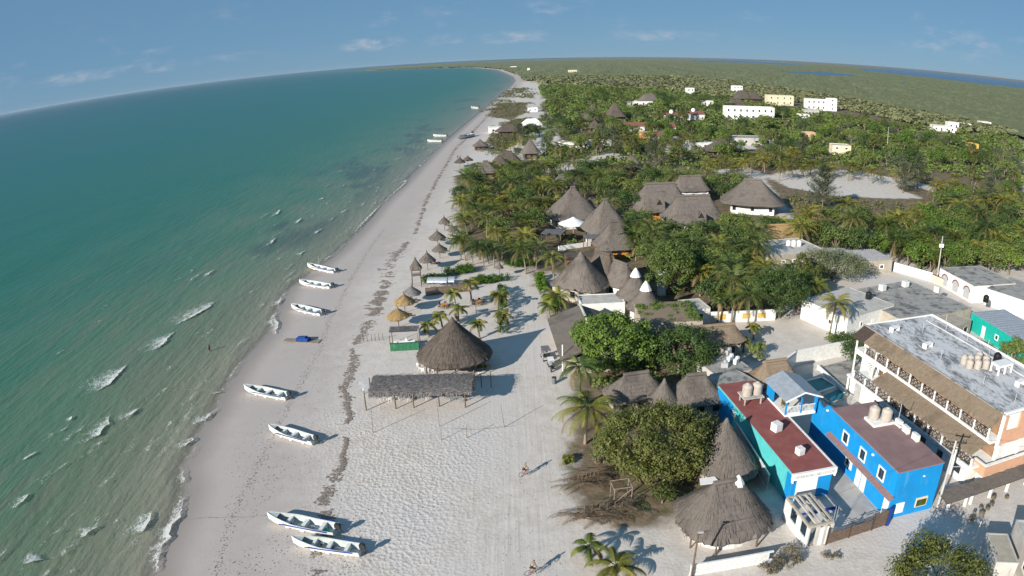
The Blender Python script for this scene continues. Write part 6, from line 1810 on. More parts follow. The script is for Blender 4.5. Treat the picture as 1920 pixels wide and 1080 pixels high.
hut('thatched_hut', 'long dark thatched roof beyond the dark broadleaf trees', (1325, 612), 4.6, 6.5, 3.0, 4.6, 2.6, R_(5), 'thatchbrown', strands=420, seed=37, wallm='concbeige')
# thatched shop along the road (mono ridge, long slope to the road)
w0, w1, r0, r1 = G(1026, 597, 2.3), G(1052, 676, 2.3), G(1086, 571, 4.6), G(1108, 622, 4.6)
o = thing('thatched_shop', 'long thatched shop with a pale ridge strip facing the sandy road', 'shop', (w0.x, w0.y, 0), 0)
def loc_(p): return (p.x - w0.x, p.y - w0.y, p.z)
dv = (w1 - w0); nrm = Vector((-dv.y, dv.x, 0)).normalized(); 
rr0 = w0 + nrm * 5.6 + Vector((0, 0, 2.1)); rr1 = w1 + nrm * 5.6 + Vector((0, 0, 2.1)); e0 = rr0 + nrm * 4 - Vector((0, 0, 1.6)); e1 = rr1 + nrm * 4 - Vector((0, 0, 1.6))
mb = MB(); rg = random.Random(4)
for (a, b, c_, d_) in ((w0, w1, rr1, rr0), (rr0, rr1, e1, e0)):
    for i in range(30):
        for j in range(8):
            q = []
            for u, v in ((i / 30, j / 8), ((i + 1) / 30, j / 8), ((i + 1) / 30, (j + 1) / 8), (i / 30, (j + 1) / 8)):
                p = a.lerp(b, u).lerp(d_.lerp(c_, u), v); p = p + Vector((0, 0, .08 * mn.noise(p * .8))); q.append(loc_(p))
            uvs = [(i / 30 * 18, j / 8 * 6), ((i + 1) / 30 * 18, j / 8 * 6), ((i + 1) / 30 * 18, (j + 1) / 8 * 6), (i / 30 * 18, (j + 1) / 8 * 6)]
            mb.quad(*q, uv=uvs); mb.quad(*[(p[0], p[1], p[2] - .2) for p in reversed(q)], uv=uvs)
mb.build('thatched_roof', M['thatch'], o)
p0, p1 = loc_(rr0), loc_(rr1)
MB().tube(p0, p1, .22, .22, 7).build('ridge_strip', M['conclight'], o)
i0, i1, i2, i3 = [loc_(p) for p in (w0 + nrm * .8, w1 + nrm * .8, w1 + nrm * 9, w0 + nrm * 9)]
MB().prism([i0[:2], i1[:2], i2[:2], i3[:2]], -.1, [2.2, 2.2, 2.5, 2.5]).build('wall', M['concbeige'], o)
AV += [(w0.lerp(w1, t).x + nrm.x * 4.5, w0.lerp(w1, t).y + nrm.y * 4.5, 4.8) for t in (.12, .37, .62, .88)]
# posada group with pointed roofs behind the road end
hut('pointed_house', 'tall pointed thatched roof at the end of the road beside the palms', (1089, 473), 9.0, 5.6, 4.2, .2, 2.9, R_(-35), 'thatch', strands=600, seed=41, wallm='concbeige', pe=1.15, rings=10)
hut('pointed_house', 'thatched roof with a dark gap, behind the tall pointed one', (1130, 474), 7.6, 4.6, 3.2, 2.0, 3.0, R_(-55), 'thatchdark', strands=350, seed=42, wallm='concbeige')
hut('pointed_house', 'thatched roof right of the dark gap, before the dense round tree', (1164, 492), 6.8, 4.4, 3.0, 2.0, 3.0, R_(-60), 'thatch', strands=350, seed=43, wallm='white')
hut('capped_hut', 'thatched cone with a white cap, upper of two', (1192, 508), 7.2, 3.6, 3.6, 0, 2.6, .3, 'thatch', e=2.2, strands=350, seed=44, wallm='white', cap=1.05)
hut('capped_hut', 'thatched cone with a white cap, lower of two', (1211, 533), 6.4, 3.4, 3.4, 0, 2.4, .1, 'thatch', e=2.2, strands=350, seed=45, wallm='white', cap=1.1)
c = G(1240, 552); o = thing('white_turret', 'slim white plaster turret right of the white-capped thatched cones', 'turret', c); MB().b3(-.7, .7, -.7, .7, -.1, 4.6).build('shaft', M['cleanwhite'], o); MB().b3(-.9, .9, -.9, .9, 4.6, 4.8).build('cornice', M['cleanwhite'], o)
A, B = G(1090, 572, 2.6), G(1172, 568, 2.6)
house('link_building', 'low white flat-roofed link beside the pale ridge of the thatched shop', (A.x, A.y, 0), .03, (B - A).length, 5, 2.6, 'white', 'conclight', .15)
o = house_px('creeper_house', 'low building with a brown roof overgrown by green creeper', (1205, 606), (1318, 602), 3.4, 9.5, 'concbeige', 'thatchbrown', par=0)
me = MB(); rg = random.Random(6); Wc = (G(1318, 602, 3.4) - G(1205, 606, 3.4)).length; bl = []
for k in range(110):
    x, y = rg.uniform(0, Wc), rg.uniform(0, 9.5)
    if y > 6.2 or x > Wc - 2.4 or rg.random() < .1: bl.append((x, y, 3.55, .55))
leaf_cloud(me, rg, bl, 3000, .13); me.build('creeper', M['hedge'], o)
o = house_px('pool_villa', 'white villa block with a dark doorway beside the creeper roof', (1292, 582), (1332, 578), 2.8, 5, 'white', 'conclight', [('S', .5, 1.3, 1.6, 1.6, dict(pane='dark', panes=1))], par=.15)  # dark pane paints the shade in the doorway
# big inn on the beach side
o = hut('thatched_inn', 'big pyramid thatched inn roof nearest the beach palm grove', (1074, 351), 10.2, 7.4, 6.8, .5, 2.7, R_(12), 'thatch', strands=500, seed=51, e=5, pe=1.1, wallm='white', rings=10, inset=.8)
hut('thatched_inn', 'narrow pointed thatched inn roof with a straw top, right of the white sunshade', (1135, 374), 10.5, 5.4, 5.8, .3, 3.2, R_(14), 'thatch', strands=420, seed=52, e=5, pe=.95, wallm='wood', inset=.7, rings=10)
hut('thatched_inn', 'sloping thatched wing stepping down in front of the narrow pointed roof', (1152, 416), 7.6, 4.8, 5.0, 1.0, 2.2, R_(10), 'thatch', strands=350, seed=53, e=5, wallm='orange', inset=.72)
c = G(1075, 440)
o = thing('white_sunshade', 'large white canvas sunshade on the inn terrace', 'sunshade', c, .3)
MB().lathe([(3.9, 3.0), (2.4, 3.55), (1.0, 4.2), (.05, 4.7)], 12).build('canopy', M['canvas'], o); MB().tube((0, 0, 0), (0, 0, 4.6), .07, .06, 7).build('mast', M['grey'], o)
AV.append((c.x, c.y, 3.5))
for k in range(12):
    a = 6.283 * k / 12; MB().tube((0, 0, 4.3), (math.cos(a) * 3.8, math.sin(a) * 3.8, 3.02), .03, .03, 4).build('rib', M['grey'], o)
for i, (fl, fr, z, lab, D_) in enumerate((((1013, 438), (1052, 440), 3.0, 'grey board-roofed deck left of the white sunshade', 5), ((1008, 416), (1030, 416), 3.0, 'small grey board roof below the pyramid roof', 5), ((1100, 448), (1130, 446), 3.4, 'grey board roof between the white sunshade and the stepped thatch', 4))):
    A, B = G(*fl, z), G(*fr, z); o = thing('deck_shelter', lab, 'shelter', (A.x, A.y, 0), math.atan2(B.y - A.y, B.x - A.x)); L = (B - A).length
    for k in range(8): MB().b3(L * k / 8 + .015, L * (k + 1) / 8 - .015, 0, D_, z - .1, z).build('board', M['greydeck'], o)
    for x in (.2, L - .2):
        for y in (.2, D_ - .2): MB().b3(x - .08, x + .08, y - .08, y + .08, -.1, z - .101).build('post', M['wood'], o)
wall('terrace_wall', 'white terrace wall below the inn sunshade', [G(1048, 470), G(1128, 458)], 1.1, 'cleanwhite', .3)
wall('terrace_parapet', 'short white parapet right of the inn sunshade', [G(1100, 462), G(1124, 458)], 2.6, 'cleanwhite', .3)
A, B = G(1062, 484, 2.6), G(1150, 478, 2.6); house('inn_pergola', 'low brown thatched lean-to below the white terrace wall', (A.x, A.y, 0), .03, (B - A).length, 4, 2.6, 'wood', 'thatchdark', 0)
hut('thatched_hotel', 'large hipped thatched hotel roof with a small dormer, left of two joined roofs', (1238, 344), 9.6, 9.4, 7.4, 4.2, 3.0, R_(4), 'thatch', strands=420, seed=54, wallm='orange', inset=.68)
hut('thatched_hotel', 'large hipped thatched hotel roof with a dark dormer, right of two joined roofs', (1300, 367), 9.2, 8.4, 7.0, 4.4, 3.4, R_(3), 'thatch', strands=420, seed=55, wallm='white', inset=.8)
for px, lab in (((1236, 376), 'small open dormer on the left joined hotel roof'), ((1314, 400), 'small dark dormer on the right joined hotel roof')):
    c = G(*px, 6.6); o = thing('dormer', lab, 'dormer', (c.x, c.y, 5.4), 0); MB().prism([(-.7, -.6), (.7, -.6), (0, -.6), (0, 2.2)], 0, 0.01); 
    mb = MB(); mb.quad((-.9, -.7, .1), (0, -.7, 1.5), (0, 2.2, 1.5)); mb.quad((0, -.7, 1.5), (.9, -.7, .1), (0, 2.2, 1.5)); mb.quad((-.9, -.64, .02), (0, -.64, 1.42), (0, 2.1, 1.42)); mb.quad((0, -.64, 1.42), (.9, -.64, .02), (0, 2.1, 1.42)); mb.build('dormer_roof', M['thatchdark'], o)
    MB().quad((-.8, -.5, .1), (.8, -.5, .1), (0, -.5, 1.4)).build('painted_dark_opening', M['dark'], o)  # flat near-black sheet, shade inside the dormer put into its colour
for k in range(7):
    c = G(1284 + k * 6.5, 440); tag(MB().b3(-.18, .18, -.18, .18, -.1, 3.4).b3(-.24, .24, -.24, .24, 3.4, 3.6).build('white_column', M['cleanwhite'], loc=c), 'white veranda column under the right joined hotel roof', 'column', 'veranda columns of the right joined hotel roof')
hut('thatched_hotel', 'hipped thatched roof behind the two joined hotel roofs', (1294, 330), 8.0, 6.4, 4.6, 3.4, 4.0, R_(3), 'thatch', strands=260, seed=56, wallm='white')
hut('thatched_hotel', 'wide hipped thatched roof beside the open sandy lot', (1412, 337), 9.4, 9.8, 8.4, 2.6, 3.2, R_(-18), 'thatch', strands=420, seed=57, wallm='white', inset=.66)
hut('thatched_hut', 'golden brown thatched roof behind the long concrete block', (1456, 422), 5.6, 6.0, 3.4, 4.4, 3.4, R_(3), 'thatchnew', strands=260, seed=58, wallm='concbeige')
hut('thatched_hut', 'small grey thatched roof showing through the beach palm grove', (1052, 328), 6.0, 3.6, 3.2, .8, 3.2, .2, 'thatch', strands=160, seed=59, wallm='concbeige')
hut('thatched_hut', 'small thatched point behind the big pyramid inn roof', (1106, 372), 6.8, 2.6, 2.6, 0, 3.0, .2, 'thatch', strands=120, seed=60, wallm='concbeige', e=3)
hut('thatched_hut', 'small thatched hut among palms left of the utility pole with transformers', (1758, 408), 4.4, 2.4, 2.2, .8, 2.4, .2, 'thatchnew', strands=120, seed=61, wallm='concbeige')
# ------------------------------------------------------------------ near, individually described plants
def base_of(px, H_): 
    p = G(*px, H_); return Vector((p.x, p.y, gz(p.x, p.y)))
big_palm('big coconut palm with drooping fronds at the road edge, left of the olive tree', base_of((1098, 768), 4.8), 4.6, 101, 'palm', 4.7, 23, .5, 3, ll=1.0)
big_palm('tall coconut palm standing behind the white post at the shop corner', base_of((1088, 690), 6.0), 5.8, 102, 'palmdark', 3.6, 18, .5, 2)
big_palm('big yellowing coconut palm beside the white house with the black tank', base_of((1563, 568), 6.6), 6.4, 103, 'palmyellow', 4.0, 22, .4, 7)
big_palm('low bright green young palm at the bottom edge of the road', base_of((1152, 1058), 1.3), 1.1, 104, 'palmyellow', 3.0, 13, .2, 1)
big_palm('slender young palm just left of the bright low palm at the bottom edge', base_of((1105, 1020), 1.9), 1.7, 105, 'palm', 2.3, 9, .2, 1)
big_palm('coconut palm over the hedge where the sandy road ends', base_of((1038, 482), 5.0), 4.8, 106, 'palm', 3.8, 17, .5, 3)
big_palm('coconut palm leaning over the road beside the right-hand hedge', base_of((1052, 556), 3.6), 3.4, 107, 'palm', 3.8, 16, .6, 2)
big_palm('coconut palm with pale fronds arching over the road from the right-hand hedge', base_of((1030, 575), 2.6), 2.4, 108, 'palm', 3.0, 12, .6, 2)
big_palm('small sunlit palm at the seaward end of the sand garden, before the palisade', base_of((853, 548), 3.6), 3.4, 109, 'palm', 2.2, 12, .3, 2)
big_palm('small palm between the two brown garden tables', base_of((858, 577), 2.6), 2.4, 110, 'palm', 2.2, 11, .3, 2)
big_palm('yellow green palm at the palisade corner near the garden shrubs', base_of((882, 528), 4.4), 4.2, 111, 'palmyellow', 2.4, 14, .3, 3)
big_palm('yellow palm at the top of the road hedge', base_of((932, 552), 3.0), 2.8, 112, 'palmyellow', 2.4, 14, .3, 3)
big_palm('yellow palm at the lower end of the road hedge', base_of((938, 590), 2.6), 2.4, 113, 'palmyellow', 2.2, 12, .3, 3)
big_palm('young palm left of the round palapa peak', base_of((828, 592), 2.6), 2.4, 114, 'palm', 2.2, 12, .3, 2)
big_palm('young palm between the golden umbrella and the round palapa', base_of((801, 606), 2.4), 2.2, 115, 'palm', 2.0, 11, .3, 2)
big_palm('young palm right of the round palapa peak', base_of((897, 604), 3.0), 2.8, 116, 'palm', 2.0, 12, .3, 2)
big_palm('spiky dwarf palm in the sandy yard, right one', base_of((1415, 612), 2.4), 2.2, 117, 'palm', 1.6, 18, .1, 3, ll=.5)
big_palm('spiky dwarf palm in the sandy yard, left one', base_of((1396, 636), 2.2), 2.0, 118, 'palm', 1.6, 18, .1, 3, ll=.5)
big_palm('slim palm in front of the yellow-panelled wall, left one', base_of((1348, 562), 4.6), 4.4, 119, 'palmdark', 2.2, 13, .3, 4)
big_palm('slim palm in front of the yellow-panelled wall, right one', base_of((1375, 556), 5.0), 4.8, 120, 'palmdark', 2.2, 13, .3, 4)

def one_tree(label, px, zc, rx, rz_, nleaf, size, mat, nblob=70, br=1.2, r0=.25, H0=1.8, ry=None, seed=1, shell=.6, cat='tree', name='broadleaf_tree'):
    c = G(*px, zc)
    o = tree_proto(seed, rx, rz_, zc, nblob, br, nleaf, size, mat, r0, H0, name, label, ry, shell)
    o.location = (c.x, c.y, gz(c.x, c.y)); AV.append((c.x, c.y, rx * .75)); o.rotation_euler = (0, 0, seed)
    return o
one_tree('huge round olive-leaved tree with pale trunks beside the nearest thatched huts', (1231, 828), 4.2, 6.8, 3.7, 24000, .16, 'leafolive', 190, 1.15, .3, 1.6, ry=5.4, seed=201, shell=.74)
one_tree('small olive bush tree under the huge olive-leaved tree', (1243, 925), 1.3, 1.3, 1.1, 1400, .14, 'leafolive', 16, .6, .1, .5, seed=202)
one_tree('broad bright green large-leaved tree beside the thatched shop', (1150, 642), 4.6, 6.2, 3.6, 13000, .24, 'leafbright', 100, 1.2, .3, 2.0, seed=203, shell=.65)
one_tree('dark green tree right of the bright large-leaved tree', (1275, 655), 3.8, 5.6, 3.0, 10000, .18, 'leaf', 90, 1.1, .25, 1.6, seed=204)
one_tree('tall dense dark green round tree behind the white turret', (1256, 500), 5.6, 4.9, 4.6, 10500, .22, 'leaf', 100, 1.2, .3, 2.4, seed=205, shell=.7)
one_tree('round green tree with a pale trunk in the sandy yard', (1466, 544), 5.2, 5.2, 3.8, 9000, .17, 'leaf', 90, 1.15, .28, 2.6, seed=206)
one_tree('broad grey-green bushy tree in front of the zinc-roofed houses', (1562, 496), 3.4, 8.6, 3.0, 12500, .16, 'leafgrey', 140, 1.25, .3, 1.4, ry=5.2, seed=207)
one_tree('dense small-leaved tree cut off by the bottom edge at the right', (1760, 1084), 3.4, 4.7, 2.7, 12000, .15, 'leafolive', 120, 1.0, .3, 1.6, seed=208, shell=.7)
one_tree('feathery light green tree below the transformer pole', (1776, 478), 4.6, 4.6, 2.6, 6000, .16, 'leafbright', 80, 1.1, .25, 2.0, seed=209)
one_tree('small green tree at the rear corner of the hotel', (1606, 652), 3.4, 2.4, 2.4, 3600, .15, 'leaf', 50, .8, .15, 1.4, seed=210)
one_tree('low green tree between the big yellow palm and the hotel', (1580, 640), 1.8, 1.8, 1.4, 2000, .15, 'leaf', 30, .7, .12, .8, seed=211)
one_tree('grey-green shrubby tree beside the aqua green yard wall', (1838, 660), 2.2, 2.6, 1.8, 3000, .13, 'leafgrey', 40, .8, .12, .8, seed=212)
one_tree('green tree at the right edge below the aqua green house', (1905, 662), 2.6, 3.2, 2.2, 3600, .15, 'leaf', 40, .9, .15, 1.0, seed=213)
one_tree('small green shrub tree at the end of the dwarf palms', (1422, 656), 1.4, 1.4, 1.1, 1200, .15, 'leaf', 16, .6, .1, .6, seed=214)
# casuarinas
def casu(label, px_base, H_, spread, seed, mat='needle', n=90, tuft=44):
    g = GG(*px_base); a, b = casuarina_mesh(seed, H_, spread, M[mat], n, tuft)
    o = thing('casuarina_tree', label, 'casuarina', g, seed); link('trunk', b, o); link('crown', a, o); AV.append((g.x, g.y, 2.5)); return o
casu('feathery grey-green casuarina in front of the open sandy lot', (1541, 396), 14, 7.0, 301, n=150, tuft=60)
casu('leaning feathery casuarina at the right end of the sandy lot', (1692, 362), 11, 6.5, 302, n=110, tuft=50)
casu('tall bare-branched grey tree at the right edge above the palms', (1878, 330), 17, 7.5, 303, 'dryshrub', 60, 12)
casu('feathery casuarina beside the bare-branched grey tree at the right edge', (1850, 400), 12, 6, 304)
casu('tall grey-green casuarina among the mid trees left of the tiled roofs', (1128, 282), 15, 6, 305)
casu('second grey-green casuarina among the mid trees left of the tiled roofs', (1150, 290), 13, 6, 306)
casu('grey-green casuarina standing in front of the small orange gabled house', (1226, 318), 14, 6, 307)
casu('grey-green casuarina between the beach huts and the palm grove', (975, 262), 9, 5, 308)
casu('grey-green casuarina at the left end of the palm row behind the sandy lot', (1502, 300), 12, 5, 309)
casu('thin grey-green casuarina behind the leaning one at the sandy lot', (1720, 352), 12, 4.5, 310)

# hedges and shrubs of the beach garden and road
def hedge_px(label, a, b, h_, t, mat='hedge', nleaf=4200, size=.15, name='hedge'):
    A, B = GG(*a), GG(*b); d = B - A; L = math.hypot(d.x, d.y)
    return shrub(label, A.lerp(B, .5), L / 2, t * 1.2, h_ * 1.35, mat, nleaf, size, math.atan2(d.y, d.x), 'hedge', name, nblob=int(16 + L * 5))
hedge_px('bright green hedge below the lookout tower, seaward one', (790, 535), (836, 524), 1.5, 1.6)
hedge_px('bright green hedge behind the tarpaulin shelters', (830, 518), (890, 508), 1.4, 1.7, nleaf=3200)
hedge_px('green hedge strip toward the road end beside the thatch-topped lamp post', (880, 534), (956, 524), 1.2, 1.4)
hedge_px('bright green hedge along the far side of the road end', (945, 502), (1005, 498), 1.5, 1.5, nleaf=3200)
hedge_px('dark green hedge along the left side of the sandy road', (942, 548), (945, 634), 1.9, .9, 'leafbright', 3600)
hedge_px('bright green hedge on the right side where the road ends', (1012, 522), (1018, 552), 1.5, 1.0)
hedge_px('leafy green hedge on the right side of the road below the palms', (1026, 560), (1045, 590), 1.5, 1.4)
hedge_px('clipped bright green hedge on the beach beyond the palm grove', (866, 330), (892, 318), 2.0, 2.6, 'hedge', 2600, .16)
hedge_px('green hedge clump at the foot of the big yellow palm', (1545, 642), (1590, 650), 1.3, 1.2, 'leaf', 2200)
shrub('grey dry bush at the corner of the roofless kiosk', G(1478, 1050), 1.7, 1.4, 1.3, 'dryshrub', 1500, .09)
shrub('low dry bush before the white pierced garden wall', G(1450, 1068), 1.5, 1.0, .9, 'dryshrub', 1100, .09)
shrub('dry bush trailing beside the street gate of the blue house', G(1560, 1045), 1.1, .7, .5, 'dryshrub', 500, .08)
shrub('dry grey shrubs along the street edge under the hotel awning', G(1850, 955), 4.0, .7, .8, 'dryshrub', 1800, .09, rz=R_(22))
shrub('small green tuft at the road edge below the big palm', G(1068, 868), .9, .7, 1.0, 'palm', 500, .16)
shrub('pale shrub beside the trunk of the huge olive-leaved tree', G(1130, 868), 1.2, .8, .8, 'dryshrub', 600, .1)
# heap and screen of dead palm fronds
def frond_pile(label, a, b, h_, n, seed, name='frond_heap'):
    A, B = GG(*a), GG(*b); rg = random.Random(seed); mb = MB(); d = B - A
    for k in range(n):
        t = rg.random(); p = d * t + Vector((rg.gauss(0, .5), rg.gauss(0, .6), h_ * (.3 + .6 * rg.random())))
        frond(mb, p, rg.uniform(-.5, .6) + (math.pi if rg.random() < .3 else 0), rg.uniform(-.1, .3), rg.uniform(1.6, 3.0), rg.uniform(.3, .9), 14, .08, .6, 0, rg, hang=.2)
    o = thing(name, label, 'fronds', A); mb.build('fronds', M['deadfrond'], o)
    for k in range(7 if h_ > .5 else 0): p = d * (k / 6); MB().tube((p.x, p.y, -.2), (p.x + .1, p.y, h_ * 1.25), .06, .05, 6).build('stake', M['wood'], o)
    return o
frond_pile('lower shelter roof of dead brown palm fronds at the road edge', (1080, 975), (1165, 965), 1.5, 80, 1)
frond_pile('upper screen of dead grey palm fronds at the road edge', (1075, 915), (1120, 905), 1.3, 50, 2)
frond_pile('scattered dead fronds lying below the huge olive-leaved tree', (1150, 880), (1210, 890), .3, 18, 3, 'fallen_fronds')
o = thing('timber_frame', 'open weathered timber frame between the dead fronds and the olive tree', 'frame', G(1150, 950), .1)
for x in (0, 1.9):
    for y in (0, 1.6): MB().tube((x, y, -.2), (x + .1, y, 2.3), .06, .05, 6).build('post', M['oldwood'], o)
for a, b in (((0, 0, 2.25), (2.0, 0, 2.3)), ((0, 1.6, 2.25), (2.0, 1.6, 2.3)), ((0, 0, 2.2), (0, 1.6, 2.25)), ((2, 0, 2.2), (2, 1.6, 2.25)), ((0, 0, .4), (1.9, 0, 2.0))): MB().tube(a, b, .05, .05, 6).build('rail', M['oldwood'], o)

# ------------------------------------------------------------------ groves: every palm and tree its own object
PK = [palm_proto(3.8, 401, 'palm', 4.0, lean=.7, nf=21, lw=.24, ll=1.0), palm_proto(4.8, 402, 'palm', 4.3, lean=.9, nf=22, lw=.24, ll=1.0), palm_proto(3.0, 403, 'palm', 3.8, nf=20, lw=.24, ll=1.0), palm_proto(5.0, 404, 'palmdark', 4.2, lean=.8, nf=22, lw=.24, ll=1.0), palm_proto(4.0, 405, 'palmdark', 4.0, nf=21, lw=.24, ll=1.0),
      palm_proto(3.8, 406, 'palmyellow', 3.9, dry=4, nf=21, lw=.24, ll=.95), palm_proto(4.6, 407, 'palmyellow', 4.1, dry=4, lean=.8, nf=21, lw=.24, ll=.95)]
TK = [tree_proto(501, 2.7, 1.9, 3.5, 30, .95, 1700, .2, 'leaf'), tree_proto(502, 3.2, 2.1, 3.7, 34, 1.05, 2000, .2, 'leaf'), tree_proto(503, 2.4, 2.3, 3.6, 28, .9, 1500, .2, 'leafolive'),
      tree_proto(504, 3.0, 1.7, 3.0, 30, 1.0, 1700, .2, 'leafgrey'), tree_proto(505, 2.6, 1.9, 3.3, 28, .95, 1600, .22, 'leafbright'), tree_proto(506, 3.6, 1.5, 3.9, 34, .7, 1300, .21, 'leaf', H0=2.4), tree_proto(507, 1.9, 2.9, 4.2, 26, .75, 1300, .2, 'leafolive', H0=2.0)]
UNUSED = set(PK + TK)
KIND = {k.name: t for k, t in zip(PK + TK, ('palm', 'palm', 'palm', 'palmdark', 'palmdark', 'palmyellow', 'palmyellow', 'leaf', 'leaf', 'leafolive', 'leafgrey', 'leafbright', 'leaf', 'leafolive'))}
def inpoly(x, y, P):
    c = False; j = len(P) - 1
    for i in range(len(P)):
        if ((P[i][1] > y) != (P[j][1] > y)) and x < (P[j][0] - P[i][0]) * (y - P[i][1]) / (P[j][1] - P[i][1]) + P[i][0]: c = not c
        j = i
    return c
PLANTS = []
MARKS = [(G(*p)[:2], t) for p, t in (((833, 417), 'the farthest grey umbrella'), ((1074, 400), 'the pyramid inn roof'), ((910, 310), 'the seaward thatched roof'), ((1052, 340), 'the small grove hut'), ((940, 460), 'the grey umbrellas'), ((1010, 300), 'the beach huts'),
    ((1135, 420), 'the narrow pointed roof'), ((1235, 395), 'the left hotel roof'), ((1300, 410), 'the right hotel roof'), ((1294, 355), 'the rear hotel roof'), ((1412, 385), 'the wide hipped roof'), ((1350, 580), 'the yellow-panelled wall'), ((1240, 552), 'the white turret'), ((1466, 580), 'the pale-trunked tree'), ((1456, 460), 'the golden thatch'), ((1490, 490), 'the long concrete block'),
    ((1541, 396), 'the big casuarina'), ((1692, 362), 'the leaning casuarina'), ((1758, 430), 'the small thatched hut'), ((1757, 520), 'the transformer pole'), ((1640, 495), 'the zinc roofs'), ((1850, 560), 'the arched house'), ((1878, 330), 'the bare grey tree'), ((1900, 420), 'the right edge'), ((1560, 295), 'the cream house'), ((1817, 292), 'the yellow house'),
    ((1362, 224), 'the long white hotel'), ((1514, 208), 'the white villa'), ((1750, 248), 'the many-roofed white house'), ((1838, 238), 'the lone white house'), ((1441, 200), 'the peach house'), ((1112, 210), 'the tall thatched pair'), ((1178, 202), 'the long pale roof'), ((1252, 235), 'the white domes'), ((1204, 265), 'the orange house'), ((1296, 284), 'the pale flat roof'), ((1368, 275), 'the grey flat roof'), ((1128, 284), 'the grey casuarinas'), ((1098, 238), 'the blue-shaded house'), ((1040, 180), 'the far beach road'), ((1228, 160), 'the distant thatch'), ((997, 245), 'the white tent'), ((1664, 270), 'the slim utility pole'), ((1500, 330), 'the sandy lot'))]
def nearest_mark(x, y): return min(MARKS, key=lambda m: (m[0][0] - x) ** 2 + (m[0][1] - y) ** 2)[1]
def grove(poly_px, n, zc, kinds, label_p, label_t, group, dmin=3.2, smin=.8, smax=1.2, tries=40, avoid=True):
    P = [tuple(G(*p, zc)[:2]) for p in poly_px]
    x0, x1, y0, y1 = min(p[0] for p in P), max(p[0] for p in P), min(p[1] for p in P), max(p[1] for p in P)
    made = 0
    for _ in range(n * tries):
        if made >= n: break
        x, y = U(x0, x1), U(y0, y1)
        if not inpoly(x, y, P): continue
        if avoid and any((x - a) ** 2 + (y - b) ** 2 < r * r for a, b, r in AV): continue
        if any((x - a) ** 2 + (y - b) ** 2 < dmin * dmin for a, b in PLANTS): continue
        PLANTS.append((x, y)); made += 1
        k = rnd.choice(kinds); s = U(smin, smax)
        if k in UNUSED: UNUSED.discard(k); o = k
        else: o = copy_tree(k)
        o.location = (x, y, gz(x, y)); o.rotation_euler = (0, 0, U(0, 6.28)); o.scale = (s, s, s * U(.88, 1.15))
        pal_ = o.name.startswith('coconut')
        lm = nearest_mark(x, y); kd = {'palmyellow': 'yellowing ', 'palmdark': 'dark '}.get(KIND.get(k.name), '') if pal_ else {'leafolive': 'olive ', 'leafgrey': 'grey-green ', 'leafbright': 'bright green '}.get(KIND.get(k.name), 'green ')
        sz = 'tall ' if s > smin + .62 * (smax - smin) else 'short ' if s < smin + .3 * (smax - smin) else ''
        o['label'] = f"{sz}{kd}{'coconut palm' if pal_ else 'leafy tree'} {'among the palms' if pal_ else 'among the trees'} closest to {lm}"; o['group'] = ('palms' if pal_ else 'trees') + ' closest to ' + lm; o['category'] = 'palm tree' if pal_ else 'tree'
    return made
P_, T_ = PK, TK
# sparse palms on the sand by the umbrellas
for px, H_ in (((870, 445), 5.5), ((884, 452), 5.5), ((905, 455), 5.6), ((925, 458), 5.4), ((868, 430), 5.6), ((940, 450), 5.2), ((862, 448), 5.0), ((990, 462), 4.4), ((1005, 470), 4.0), ((985, 478), 4.2)):
    c = base_of(px, H_); o = copy_tree(rnd.choice(PK[:5])); s = U(.85, 1.05); o.location = c; o.rotation_euler = (0, 0, U(0, 6)); o.scale = (s,) * 3
    tag(o, 'slim coconut palm rising from open sand behind the grey umbrellas', 'palm tree', 'palms on open sand behind the grey umbrellas'); PLANTS.append((c.x, c.y))
grove([(868, 452), (852, 420), (855, 360), (875, 322), (935, 298), (1010, 305), (1075, 300), (1060, 345), (1015, 400), (1000, 450), (940, 462)], 80, 5.0, [P_[0], P_[1], P_[2], P_[0], P_[3], P_[5], T_[1]], 'coconut palm in the dense grove between the beach and the pyramid inn roof', 'leafy tree inside the beach palm grove beside the pyramid inn roof', 'beach grove', 2.7, .85, 1.25)
grove([(1075, 300), (1160, 300), (1260, 325), (1380, 320), (1430, 345), (1380, 360), (1190, 350), (1170, 400), (1110, 350), (1080, 340)], 58, 5.0, [P_[0], P_[3], P_[4], T_[0], T_[1]], 'coconut palm just behind the thatched inn and hotel roofs', 'leafy tree just behind the thatched inn and hotel roofs', 'behind the thatched hotels', 2.8, .9, 1.3)
grove([(1180, 400), (1270, 430), (1400, 400), (1500, 420), (1440, 470), (1440, 560), (1300, 570), (1290, 480), (1180, 480)], 76, 5.0, [P_[3], P_[4], P_[0], T_[0], P_[2], T_[0]], 'coconut palm in the dark grove between the hotel roofs and the sandy yard', 'dark leafy tree in the grove between the hotel roofs and the sandy yard', 'dark grove before the hotels', 2.3, .9, 1.3)
grove([(1440, 312), (1500, 302), (1600, 305), (1720, 318), (1830, 335), (1830, 345), (1690, 330), (1560, 314), (1450, 320)], 30, 5.0, [P_[5], P_[6], P_[0], P_[5]], 'yellow-green coconut palm in the row along the back of the open sandy lot', 'tree along the back of the open sandy lot', 'row behind the sandy lot', 3.0)
grove([(1380, 290), (1500, 280), (1500, 296), (1440, 306), (1420, 316), (1300, 312), (1300, 296)], 24, 5.0, [P_[5], P_[6], P_[0]], 'yellow-green coconut palm between the white hotels and the sandy lot', 'tree between the white hotels and the sandy lot', 'middle palms', 3.4)
grove([(1490, 400), (1560, 392), (1660, 395), (1760, 390), (1920, 350), (1920, 470), (1820, 490), (1700, 470), (1560, 445), (1490, 440)], 76, 4.6, [P_[5], P_[6], P_[0], P_[3], T_[4], T_[1], T_[0]], 'coconut palm on the slope between the sandy lot and the right-hand flat roofs', 'leafy tree between the sandy lot and the right-hand flat roofs', 'palms above the flat roofs', 3.0, 1.0, 1.4)
